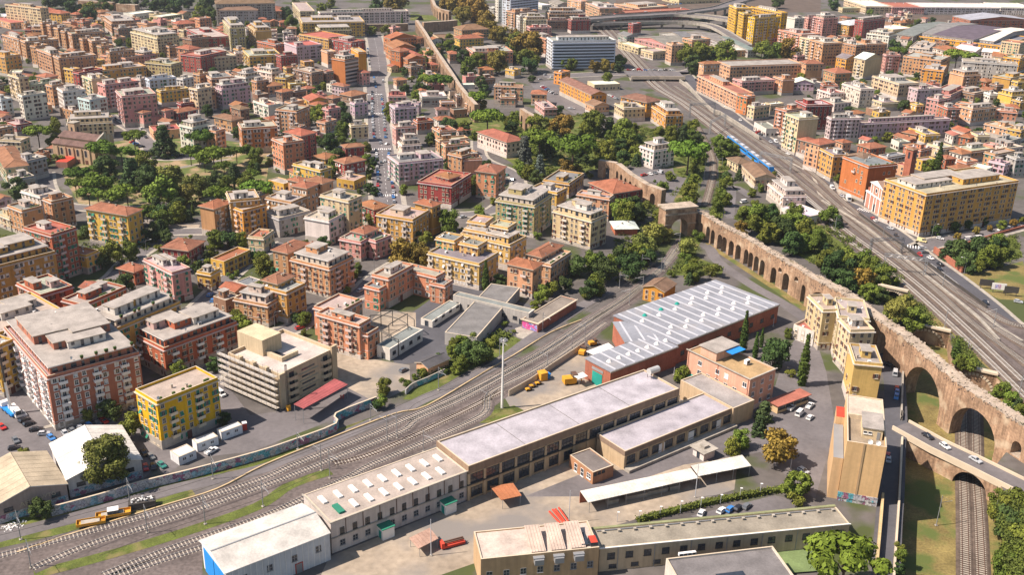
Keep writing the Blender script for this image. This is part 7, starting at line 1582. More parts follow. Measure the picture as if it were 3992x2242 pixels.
["cream balcony block with big blank grey flank","",[[269.9,805.9,0.66,22.4,9.8,16,"cr","Gw bL xR"]]],
["orange house with skylit roof","",[[263.6,832.1,0.57,13.2,10.4,11.9,"or","Gg"]]],
["tall brown tan block right of the plane trees","",[[249,851,0.32,18.3,19.9,21.1,"ta","Fb p1 bL"]]],
["brown block joined to the tall tan block","",[[281.9,869.4,0.55,14.7,18.2,17.2,"ta","Fb p1"]]],
["modern tan block with slanted roof room","",[[291.9,874.2,0.23,19.5,16.8,17.8,"ta","Fb p2"]]],
["ochre block with pale metal hip roof","",[[319.6,1015.2,0.62,27.9,17.8,13.5,"oc","Hw bL"]]],
["maroon office block with rows of square windows","",[[329,1004.2,0.67,36.3,9.3,19.8,"dr","Fb"]]],
["pink block right of the yellow towers","",[[293.8,1014.4,0.45,18,14.7,19.8,"pk","Fb p1 bL"]]],
["cream sawtooth workshop behind the maroon office block","",[[371.3,1040.2,0.52,29,26.3,7.3,"cr","Fw"]]],
["long yellow orange factory front with big windows","",[[442.5,952.5,0.87,80.7,85.9,7.1,"yo","Fg"]]],
["pale grey factory shed, leftmost of the long roofs","",[[374.7,993.2,0.9,125.3,17.1,7.9,"gr","Gg"]]],
["pale grey factory shed, second of the long roofs","",[[396,1002,0.82,114.1,17.2,8.6,"gr","Gg"]]],
["dark grey factory roof behind the yellow front","",[[421.8,969.4,0.79,108.7,39.5,9.2,"gr","Gd"]]],
["white factory roof right of the dark grey one","",[[440.2,968,0.87,112.8,17.5,8.6,"gr","Gw"]]],
["grey blue multi gabled hangar near the top right","",[[469.1,1094.2,0.2,70.3,31.5,11.2,"br","Gp"]]],
["long shed roof with pale blue panels at the top edge","",[[397.1,1210.4,0.11,33.4,63.2,9.2,"cr","Fw"]]],
["long shed roof with pink red panels at the top edge","",[[427.6,1211.8,0.07,37.9,42.3,9.2,"pk","Fr"]]],
["long white sawtooth shed at the top edge","",[[464.5,1217.1,0.11,93.6,43.2,9.2,"wh","Fw"]]],
["white shed at the top right corner","",[[560.8,1232.5,0.02,40.7,46.5,9.2,"wh","Fw"]]],
["low platform canopy under the top shed roofs","",[[373.7,1220.5,0.22,77,9.2,5.3,"cr","Fw"]]],
["thin white platform canopy at the top right","",[[492.8,1233.5,0.15,111.6,6.3,5.3,"wh","Fw"]]],
["white low block with terraces behind the tan modern block","",[[343.3,969,0.83,15.9,21.9,11.2,"wh","Fb p2"]]],
["grey cream silo block with red band and tree mural","",[[433.4,902.3,0.82,16.3,15.8,17.2,"cr","Fr"]]],
["tan pink palazzo with garland windows and red attic","",[[331.5,813.3,0.93,27.2,29.1,15.8,"ta","Fb p2"]]],
["wide grey beige palazzo with arched lower windows","",[[386.2,800.3,1.25,14.6,39.3,15.8,"gr","Fb p2"]]],
["orange house with arched terrace windows","",[[324.4,786.9,1.12,24.3,15.5,12.5,"or","Fb p2"]]],
["peach block with blank side wall","",[[326.1,754.1,0.35,15.5,14.3,15.2,"pe","Fb p1 xL bR"]]],
["tan wedge shaped block with blank wall","",[[365.2,764,0.7,27.6,13.4,11.9,"oc","Fb p1 xL"]]],
["pale yellow house at the right edge","",[[345,714.6,0.4,13.9,12,9.2,"ye","Fb p1 xL"]]],
["yellow block at the right edge above the pale yellow house","",[[363.8,748.7,0.34,10.6,6,12.5,"ye","Fb p1"]]],
["small white house left of the pale yellow house","",[[335.4,726.8,0.16,7.2,7.8,7.3,"wh","Fb p1"]]],
["brown terraces house with ochre roof room","",[[324.9,728.5,0.66,17.9,13.6,7.3,"bn","Fb p2"]]],
["row of pink roofs behind the pink palazzo","",[[303.6,717.3,0.89,37.6,14.7,7.9,"pk","Fr p2"]]],
["pink narrow block with balconies beside the umbrella pine","",[[295.3,832.9,0.1,11.9,6,15.8,"pk","Fb p1 bR"]]],
["pale villa with red brown hip roof by the long factory","",[[374,902.6,0.3,14.7,21.9,8.6,"wp","Ht"]]],
["low white gabled workshop behind the umbrella pine","",[[405.1,922.8,0.67,15.9,19.2,5.9,"wh","Gw"]]],
["second low white gabled workshop near the silo","",[[422.6,917,0.99,12.1,13.2,5.9,"wh","Gw"]]],
["low red roofed shed by the silo","",[[427.4,905.4,1.04,10.4,13.5,5.3,"br","Gt"]]],
["white terraces house before the factory front","",[[363.6,921.6,1.07,39.6,16.5,7.9,"wp","Fb p2"]]],
["yellow orange house right of the red roofed shed","",[[410.3,849.1,0.83,19,13.4,12.5,"yo","Fb p1"]]],
["white pink house with red roof box","",[[218.3,713,0.38,12.2,14.7,7.9,"wp","Fr p1"]]],
["low pale house with dark roof below the tan villa block","",[[214.4,688,0.44,14.6,17,5.9,"wp","Fg p1"]]],
["yellow low house behind the dark trees","",[[269.1,686.5,0.36,6,8.9,6.6,"ye","Fb"]]],
["grey roof house behind the lilac block","",[[209.5,624.1,0.5,6,13.7,10.6,"gr","Fg p1"]]],
["salmon plain block at the right edge","",[[325.4,662.5,1.26,7.7,12.7,8.6,"sa","Fb p1"]]],
["peach row house at the right","",[[300.5,618.8,0.64,11.1,15.4,7.9,"pe","Fb p1"]]],
["yellow row house at the right edge","",[[306.1,613.4,0.8,11.7,8.3,7.9,"ye","Fb p1"]]],
["","jum",[[230.8,591.4,0.35,6,13.5,5.3,"br","Gt"]]],
["","jum",[[239.6,603.9,0.79,6.5,8.6,5.9,"pe","Ht"]]],
["yellow house with roof plants amid the jumble","",[[242.5,597.2,0.24,9.6,19.1,7.9,"ye","Fb p1"]]],
["house with bright red roof amid the jumble","",[[262.7,606,0.18,6,8.3,5.3,"wh","Gr"]]],
["","jum",[[270.5,609.2,0.34,8.2,11.1,6.6,"wp","Gt"]]],
["","jum",[[270.5,601.3,0.81,10.9,6,5.3,"br","Ht"]]],
["","jum2",[[275.1,601.2,0.14,7.7,9.2,7.3,"cr","Fg"]]],
["wide brown hip roof behind the brick hall","",[[201.3,570.1,0.47,12.2,9.4,5.3,"br","Ht"]]],
["grey blank walled house behind the brick hall","",[[201.5,541.7,0.56,14.8,6,7.9,"gr","Fg xL"]]],
["","jum2",[[226.5,560.7,0.59,9.9,9.9,7.9,"sa","Fb p1"]]],
["","jum2",[[223.7,586.9,0.24,7.4,8.1,5.3,"wh","Fg"]]],
["","jum2",[[240.3,565.5,0.45,9.5,11.3,7.9,"cr","Fb p1"]]],
["","jum2",[[256.5,564.9,0.44,18.7,13.1,6.6,"ta","Fb p1"]]],
["","jum",[[249.3,560,0.52,7.8,8.1,5.9,"wh","Ht"]]],
["","jum2",[[243,538.1,0.53,9.5,6,7.3,"sa","Fb p1"]]],
["yellow house with terracotta roof behind the ochre palazzo","",[[234.5,528,0.51,10.3,6,5.9,"ye","Ht"]]],
["","jum2",[[250.3,529.2,0.77,8.4,9,5.9,"wh","Fw"]]],
["tan block with roof box at the right","",[[259,541.3,0.56,17.9,6.6,11.2,"ta","Fb"]]],
["","jum2",[[260.6,531.7,0.73,6.4,8.8,8.6,"li","Fg p1"]]],
["grey block at the right edge above the ochre palazzo","",[[267.2,533.9,0.27,8.4,7.5,11.2,"gr","Fg p1"]]],
["","jum2",[[276.1,582.1,0.61,6.6,6,5.9,"pk","Fb"]]],
["","jum2",[[291.8,594.5,0.68,13,9,5.9,"gr","Fg p1"]]],
["","jum2",[[221.8,544.3,0.43,10.7,6,5.9,"ye","Fb"]]],
["","jum",[[236.5,548.9,0.3,6,6,5.9,"br","Ht"]]],
["","jum",[[187.6,576.6,0.4,6,6,6.6,"pe","Ht"]]],
["","jum",[[205.5,588.3,0.56,6,6,5.3,"wh","Gr"]]],
["","jum2",[[281,575.5,0.45,14,7.7,5.9,"wp","Fb p1"]]],
["","jum2",[[208,532.2,0.55,6,6.5,5.9,"pe","Fr"]]],
["","jum2",[[236.4,662.8,0.49,10.3,6,5.9,"ye","Fb p1"]]],
["","jum2",[[249.5,645.3,0.59,6.8,8.2,6.6,"pk","Fb p1"]]],
["","jum",[[225.3,569.6,0.42,6.9,7,6.6,"br","Ht"]]],
["cream tan block with rows of dark windows","",[[-225.5,765.7,0.61,17.7,41.7,13.1,"cr","Fb p2"]]],
["yellow block with blue shutters beyond a gap of trees","",[[-202.7,781.2,0.41,24,29.7,11.9,"ye","Fb p2 bL"]]],
["maroon block with roof garden beside the yellow block","",[[-176.2,770,0.62,13.2,9.4,14.5,"dr","Fg p1"]]],
["lilac white block with rows of square windows","",[[-174.7,818.9,0.64,22.4,22.7,13.6,"li","Fr p1 xL"]]],
["tall olive block with balconies","",[[-238.8,864.5,0.38,12.5,49.5,19.8,"ol","Fb p2 bR"]]],
["cream green block with blank olive flank","",[[-220.9,877.1,0.43,13.5,30.9,16.4,"yc","Fb p1 bL xR"]]],
["dark red block with white framed windows","",[[-260,866,0.58,21,55.2,11.2,"dr","Fb p1"]]],
["brick block with roof garden behind the lilac block","",[[-195.8,839.1,0.82,9.8,26.4,11.2,"br","Fg p1"]]],
["yellow courtyard palazzo, its rear wing","",[[-194.3,941.9,0.27,56,38.4,14.5,"ye","Fb p2"],[-174.3,911.7,0.32,28.8,19.9,12.5,"ol","Fb"],[-156.9,861.3,0.88,25.1,37.6,13.2,"oc","Fr"]]],
["dark red front wing of the courtyard palazzo","",[[-135.7,847.4,0.86,15,29.9,13.2,"dr","Fr p2"]]],
["peach block with blank wall behind the brick tower","",[[-147.6,803.7,0.57,7.6,12.7,12.5,"pe","Fb xL"]]],
["plain orange wall block right of the brick tower","",[[-118.5,771.2,0.42,6,20.8,18.5,"or","Fb xR xL"]]],
["orange brick tower with grey banded front","",[[-122.1,730.2,0.95,13.9,13.1,19.8,"ob","Fw p1 fR few"]]],
["brown palazzo with white string courses","",[[-144.4,721.6,0.82,10.4,21.7,11.9,"bn","Fb p1 bL"],[-135.4,729.7,0.72,6,9.4,11.2,"bn","Fr"]]],
["small white house before the orange brick tower","",[[-125.8,709.8,1,8.2,8.4,5.7,"wh","Fb p1"]]],
["brick basilica with ribbed terracotta roofs","",[[-105.9,864.4,0.62,25,11.9,13.9,"ob","Gt"],[-99.7,834,0.4,18.6,23.9,11.2,"ob","Gt"],[-89.9,792.4,0.82,8.9,11.2,15.8,"ob","Ht"],[-83.3,785.8,0.52,14.6,13.7,11.2,"ob","Gt"]]],
["small cream portico before the brick basilica","",[[-96.6,789.8,0.65,6,6,4.6,"cr","Gt"]]],
["long white palace with tall arched windows","",[[-191.4,1013,0.34,87.4,11.8,13.9,"wp","Fb p2"]]],
["white building with long flat roof near the top","",[[-213.3,1025.7,0.31,14.3,71,13.2,"cr","Fb"]]],
["stone monastery front with brown roof","",[[-286.7,1007.2,0.22,35.5,39.6,14.5,"gr","Hn"]]],
["stone basilica nave behind the monastery front","",[[-291,1012.1,0.3,55.5,24.3,19.8,"gr","Hn"]]],
["peach chapel with red roofs among cypresses","",[[-261.7,1052.6,0.2,24,27.2,8.6,"pe","Ht"]]],
["lilac block with curved corner balconies","",[[-188.4,651.4,0.75,20.3,10.7,13.3,"li","Fb p2 bL"]]],
["peach house with roof plants","",[[-207.7,696.5,0.56,15.8,19.9,11.2,"pe","Fg p1"]]],
["tan block with red roof","",[[-196.7,646,0.65,6,13.9,14.7,"ta","Fr p1"]]],
["white terraced house above the garden villas","",[[-189.6,715.6,0.96,13.6,10.8,8.6,"wh","Fb p2"]]],
["cream white house with roof room","",[[-174.9,731.8,0.94,10.3,15.2,9.2,"wp","Fb p1"]]],
["narrow tan house with turret","",[[-175.4,689.9,0.84,9.8,6,11.2,"ta","Fb p1"]]],
["pale yellow house with stair tower","",[[-161.8,716.3,1.3,13.7,8,8.6,"ye","Fb p1"]]],
["yellow low house with white roof","",[[-157.3,709.2,0.47,12.1,6,5.9,"ye","Fw p1"]]],
["peach villa with hip roof","",[[-168.4,692.8,0.61,10.2,8.2,7.3,"pe","Ht"]]],
["brown villa with terrace, the left of two","",[[-154.5,671.7,0.9,9,6,7.9,"bn","Ht"]]],
["brown villa with terrace, the right of two","",[[-148,680.7,0.84,9.5,6,7.3,"bn","Fb p1"]]],
["low house with orange hip roof","",[[-143.2,696.3,0.86,6.8,6.2,5.3,"pe","Ht"]]],
["yellow gabled villa left of the avenue","",[[-131.6,646.8,0.52,12.4,12.7,7.9,"ye","Gt p1"]]],
["brown roofed house behind the avenue's left kerb","",[[-108.6,670.4,0.92,13.8,10.9,6.6,"bn","Ht"]]],
["lilac house at the avenue's left kerb","",[[-101,634.3,0.63,9.2,6,9.9,"li","Fb p2"]]],
["pink house with blue roof canopy","",[[-114.4,617.1,0.8,9.1,6,9.9,"pk","Fr p1"]]],
["peach house by the palm tree","",[[-111.8,591,1.04,10.5,6.6,7.9,"pe","Ft p1"]]],
["brown roofed house left of the white turquoise block","",[[-166.1,610,0.82,6,10.1,9.9,"bn","Hn"]]],
["low peach house behind the tan orange block","",[[-143,644.2,0.94,11,6,7.3,"pe","Fb p1"]]],
["small yellow house with hip roof behind trees","",[[-124.7,640.2,1.08,8.4,8.1,6.6,"ye","Ht"]]],
["pink house at the foot of the orange wall","",[[-110.5,734.4,0.71,6,7.6,9.9,"pk","Ht"]]],
["low pink house in greenery","",[[-131,674.2,0.86,7.1,6.2,5.9,"pk","Fr p1"]]],
["","jum3",[[-119.4,662.3,0.94,6.9,6.8,6.6,"bn","Ht"]]],
["pink house with red awning right of the avenue","",[[-84.9,675.7,0.14,11.7,11.5,6.6,"pk","Fr p1"]]],
["","jum3",[[-85.3,727.5,0.5,7.7,6,6.6,"pe","Ht"]]],
["white lilac block right of the avenue","",[[-73.4,613.8,0.39,13.6,11.8,12.5,"li","Fb p2 bL"]]],
["pink block with balconies right of the avenue","",[[-67.2,564.4,0.39,11.9,7.6,12.5,"pk","Fb p2 bR"]]],
["white pink block with round roof window","",[[-59.3,523.6,0.37,10.4,8.8,13.2,"wp","Fg p2"]]],
["low brick house behind the avenue's right row","",[[-58.3,598.5,0.47,10.3,7,7.9,"br","Fr p1"]]],
["grey house with flat roof left of the aqueduct","",[[-62.3,671.7,0.21,16.6,16.7,7.4,"gr","Fw p1"]]],
["grey lilac cottage with pyramid roof by the aqueduct","",[[-49.6,639.2,0.31,6.7,6,5.9,"li","Hn"]]],
["brown flat annex against the aqueduct","",[[-39.7,643.2,0.47,9.7,6,5.3,"bn","Fg"]]],
["pink house under the umbrella pine","",[[-60,716.8,0.38,9.7,6,5.9,"pk","Fr p1"]]],
["brick palazzo with red hip roof left of the aqueduct","",[[-80.2,799,0.5,7.1,31.6,11.9,"br","Ht"]]],
["","jum3",[[-90.3,914.8,0.79,8.8,11.8,6.6,"pe","Ht"]]],
["pale lilac terrace house at the avenue","",[[-62.4,648.3,1.41,6,8.6,7.9,"li","Fb p1"]]],
["bright yellow tower, leftmost of the yellow cluster","",[[208.8,1012.9,0.11,15.2,24.1,27.7,"by","Fb p2"]]],
["bright yellow tower with slim front, second of the cluster","",[[207.9,972.9,0.19,11,13.1,27.7,"by","Fb p1"]]],
["bright yellow slab tower in front of the cluster","",[[212,944.3,0.53,31.1,8.6,27.7,"by","Fb p3 bR"]]],
["bright yellow slab at the back of the cluster","",[[248.2,996,0.44,7.2,47.6,26.4,"by","Fb p3"]]],
["low dark pink house at the foot of the yellow towers","",[[222.1,951.3,0.45,22.9,8.8,8.6,"pk","Fr"]]],
["white block right of the yellow towers","",[[278.6,1060.6,0.41,15.7,15.7,13.2,"wh","Fb p1 xL"]]],
["pink block with balconies right of the white block","",[[285.4,1036.7,0.25,23.1,7.4,17.2,"pk","Fb p2 bR"]]],
["salmon row block above the plane trees","",[[248.5,918.2,0.44,21,31.8,17.8,"sa","Fb p2 bL"]]],
["cream balcony block above the plane trees","",[[255.3,888.3,0.46,17.3,23.4,17.2,"cr","Fb p2 bL"]]],
["market hall with pink side wall and grey roof","",[[130.9,911.4,0.55,30.4,47,6.6,"pk","Gg2"]]],
["market hall with grey roof, second from the left","",[[151.4,946.5,0.53,13.7,37.5,7.3,"gr","Gg2"]]],
["market hall with long grey roof, third from the left","",[[180.6,924,0.37,14.6,71.9,7.3,"gr","Gg2"]]],
["market hall with the longest grey roof","",[[198.5,897,0.31,8,94.4,6.6,"gr","Gg2"]]],
["low cream trackside building with peeling walls","",[[104.3,899.7,0.48,10.2,32.2,5.9,"cr","Fw"]]],
["low cream trackside office by the overpass","",[[113.8,872.9,0.57,15.6,16.1,7.2,"cr","Fb"]]],
["peach four-storey house by the overpass trees","",[[125.7,848.8,0.31,10.6,10.8,17.3,"pe","Fb p1"]]],
["tan curved house behind the overpass trees","",[[153,916.7,0.49,20,14.2,11.2,"ta","Fb p1"]]],
["white low house behind the overpass trees","",[[167.9,892.8,0.14,11.3,12.3,8.6,"wp","Fw"]]],
["low beige house at the market's end","",[[187.9,899.3,0.15,13.7,22.8,5.9,"ta","Fw"]]],
["open gabled shed at the market's left end","",[[99.1,952.5,0.4,11.4,16.8,7.3,"gr","Gg"]]],
["dark red pylon block by the viaduct","",[[110.3,1007.6,0.79,12.4,6,11.2,"dr","Fw"]]],
["long maroon building beneath the viaduct","",[[99.7,1084.5,0.5,96,19.1,10.6,"dr","Fr"]]],
["long peach block at the top behind the viaduct","",[[129,1128.4,0.61,41.3,42.2,11.2,"pe","Fb p3"]]],
["peach block behind the long maroon building","",[[83.1,1083.8,0.26,24.2,46.2,15.8,"pe","Fb p2"]]],
["lower peach wing before the maroon building","",[[84.7,1083,0.38,27.2,14.4,11.2,"pe","Fr"]]],
["peach white block at the top edge","",[[69,1173.2,0.7,10.3,22.3,11.2,"pe","Fb"]]],
["tan brown block with red roof terraces","",[[30.4,1052,0.19,36.3,16.2,13.2,"ta","Fr p3"]]],
["brown block with dishes behind the banded block","",[[28.3,1019.1,0.23,23.6,7.2,11.2,"bn","Fr p2"]]],
["maroon block with red roof edge by the viaduct","",[[51,1010.1,0.29,19.7,9.9,13.2,"dr","Fr p1"]]],
["dark platform roof by the top edge","",[[44.2,1197.4,0.31,15.4,30.8,4,"gr","Gg"]]],
["white low roof by the top edge","",[[26,1185,0.63,13.2,24.4,4.6,"wh","Fw"]]],
["grey house with terrace left of the slim white block","",[[-26.3,1091.5,0.6,6,11.9,12.5,"gr","Fw bR"]]],
["low cream goods shed at the top edge","",[[191,1262.8,0.44,59.4,37.5,5.3,"cr","Fw"]]]]
for i, (lab, grp, boxes) in enumerate(BUILDINGS):
    if grp: building(i, GRP[grp][0], GRP[grp][1], boxes)
    else: building(i, lab, '', boxes)
# low houses and garden trees in the gaps of the dense quarters
CELL = 2.5; occ = set()
def mark(x, y): occ.add((int(x//CELL), int(y//CELL)))
for _, _, bs in BUILDINGS:
    for B in bs:
        c, s = math.cos(B[2]), math.sin(B[2])
        for i in range(-1, int(B[3]/1.5)+2):
            for j in range(-1, int(B[4]/1.5)+2):
                u, v = i*1.5, j*1.5; mark(B[0]+u*c-v*s, B[1]+u*s+v*c)
for P, hw in CLEAR:
    for i in range(len(P)-1):
        d = P[i+1]-P[i]; n = max(1, int(d.length/2)); q = Vector((-d.y, d.x, 0)).normalized() if d.length else Vector((0,0,0))
        for k in range(n):
            p = P[i]+d*(k/n)
            for t in range(int(-hw), int(hw)+1, 2): mark(p.x+q.x*t, p.y+q.y*t)
for o in bpy.data.objects:
    if o.parent is None and o.get('category') and o.location.length > 1 and o.name.split('.')[0] not in ('railway_track','aqueduct'): 
        for a in (-2,0,2):
            for b in (-2,0,2): mark(o.location.x+a, o.location.y+b)
def inpoly(p, poly):
    c = False; n = len(poly)
    for i in range(n):
        a, b = poly[i], poly[(i+1)%n]
        if (a[1] > p[1]) != (b[1] > p[1]) and p[0] < (b[0]-a[0])*(p[1]-a[1])/(b[1]-a[1])+a[0]: c = not c
    return c
parkp = [(-244.9,550.7,0),(-197.4,588.2,0),(-137.0,560.9,0),(-118.2,461.0,0),(-156.6,440.2,0),(-200.2,449.7,0),(-228.5,498.5,0)]
QUART = [([(-514.0,1005.4,0),(-427.6,1060.4,0),(-311.1,1040.2,0),(-110.7,968.9,0),(-35.0,930.0,0),(-89.9,644.8,0)] + [(-66.5,447.0,0),(-106.7,438.6,0)] + [(-61.1,374.3,0),(-56.5,343.0,0),(-82.9,330.7,0),(-119.0,328.6,0),(-189.0,346.0,0)] , 2600), ([(-79.7,767.3,0),(-34.0,689.2,0),(-19.3,582.9,0),(-0.2,503.7,0),(-22.5,462.4,0),(-48.7,460.3,0)] , 200), ([(235.8,1022.8,0),(321.8,1118.5,0)] + [(432.1,1200.0,0),(504.3,1039.0,0)] + [(290.7,559.2,0),(238.0,538.7,0),(200.3,585.4,0),(189.7,632.8,0),(194.9,714.8,0)], 1200)]
rf = random.Random(21); FILL = []; GREEN = []
for poly, n in QUART:
    xs = [p[0] for p in poly]; ys = [p[1] for p in poly]
    for k in range(n):
        y = min(ys)+(max(ys)-min(ys))*rf.random()**1.6; x = rf.uniform(min(xs), max(xs))
        if not inpoly((x,y), poly) or inpoly((x,y), parkp): continue
        near_b = min(BUILDINGS, key=lambda b: (b[2][0][0]-x)**2+(b[2][0][1]-y)**2)[2][0]; th = near_b[2]; c, s = math.cos(th), math.sin(th)
        w, l = rf.uniform(5,11), rf.uniform(5,11)
        def free(w, l): return not any((int((x+u*c-v*s)//CELL), int((y+u*s+v*c)//CELL)) in occ for u in (0,w*.25,w*.5,w*.75,w) for v in (0,l*.25,l*.5,l*.75,l))
        d = math.hypot(x, y)
        if free(w, l) and len(FILL) < 230 and rf.random() < (.85 if d > 480 else .45):
            FILL.append([x, y, th, w, l, rf.uniform(3.5,9) if d > 450 else rf.uniform(3,6), rf.choice(['pe','cr','ta','pk','br','wp','ye','oc','bn','sa','li','wh']), rf.choice(['Fb p1','Fr p1','Ht','Ht','Fg p1','Gt','Fb'])])
        elif free(3, 3) and len(GREEN) < 330:
            GREEN.append((x+1.5, y+1.5, rf.uniform(3.5,7))); w = l = 3
        else: continue
        for i in range(-1, int(w/1.5)+2):
            for j in range(-1, int(l/1.5)+2):
                u, v = i*1.5, j*1.5; mark(x+u*c-v*s, y+u*s+v*c)
CN = dict(pe='peach', cr='cream', ta='tan', pk='pink', br='brick red', wp='pale', ye='yellow', oc='ochre', bn='brown', sa='salmon', li='lilac', wh='white')
for i, f in enumerate(FILL): building(2000+i, f"low {CN[f[6]]} house with {'red hip roof' if f[7] == 'Ht' else 'red gable' if f[7] == 'Gt' else 'red terrace' if f[7][1] == 'r' else 'flat roof'} between taller blocks", GRP['fill'][1], [f])
LOCS = ["park by the church","gardens left of the church","gardens left of the avenue","avenue's right pavement","street between the yellow villa and the brick blocks","gardens among the tan villas","street behind the scaffolded building","railway bank below the market","street beside the bright yellow block","gardens beside the yellow cream blocks","railway bank left of the arch","gardens around the long white villa","green slope behind the aqueduct","strip between the curving track and the main line","slope in front of the aqueduct arches","grove behind the aqueduct","grove below the ochre palazzo","pavement of the ochre palazzo","embankment between the aqueduct and the upper tracks","forecourt of the pink building","yard behind the flat roofed depot","asphalt yard by the cream flats","bank right of the lower tracks","lane wall above the lower tracks","car yard beside the gabled sheds","park beyond the city wall","streets at the far left","gardens by the long white palace","courtyards left of the avenue","tree lined avenue beside the far aqueduct","gardens beside the far aqueduct","square before the banded white block","corner of the rail overpass","square below the yellow towers","courtyards at the far right","courtyards behind the ochre palazzo"]
rc0 = random.Random(3)
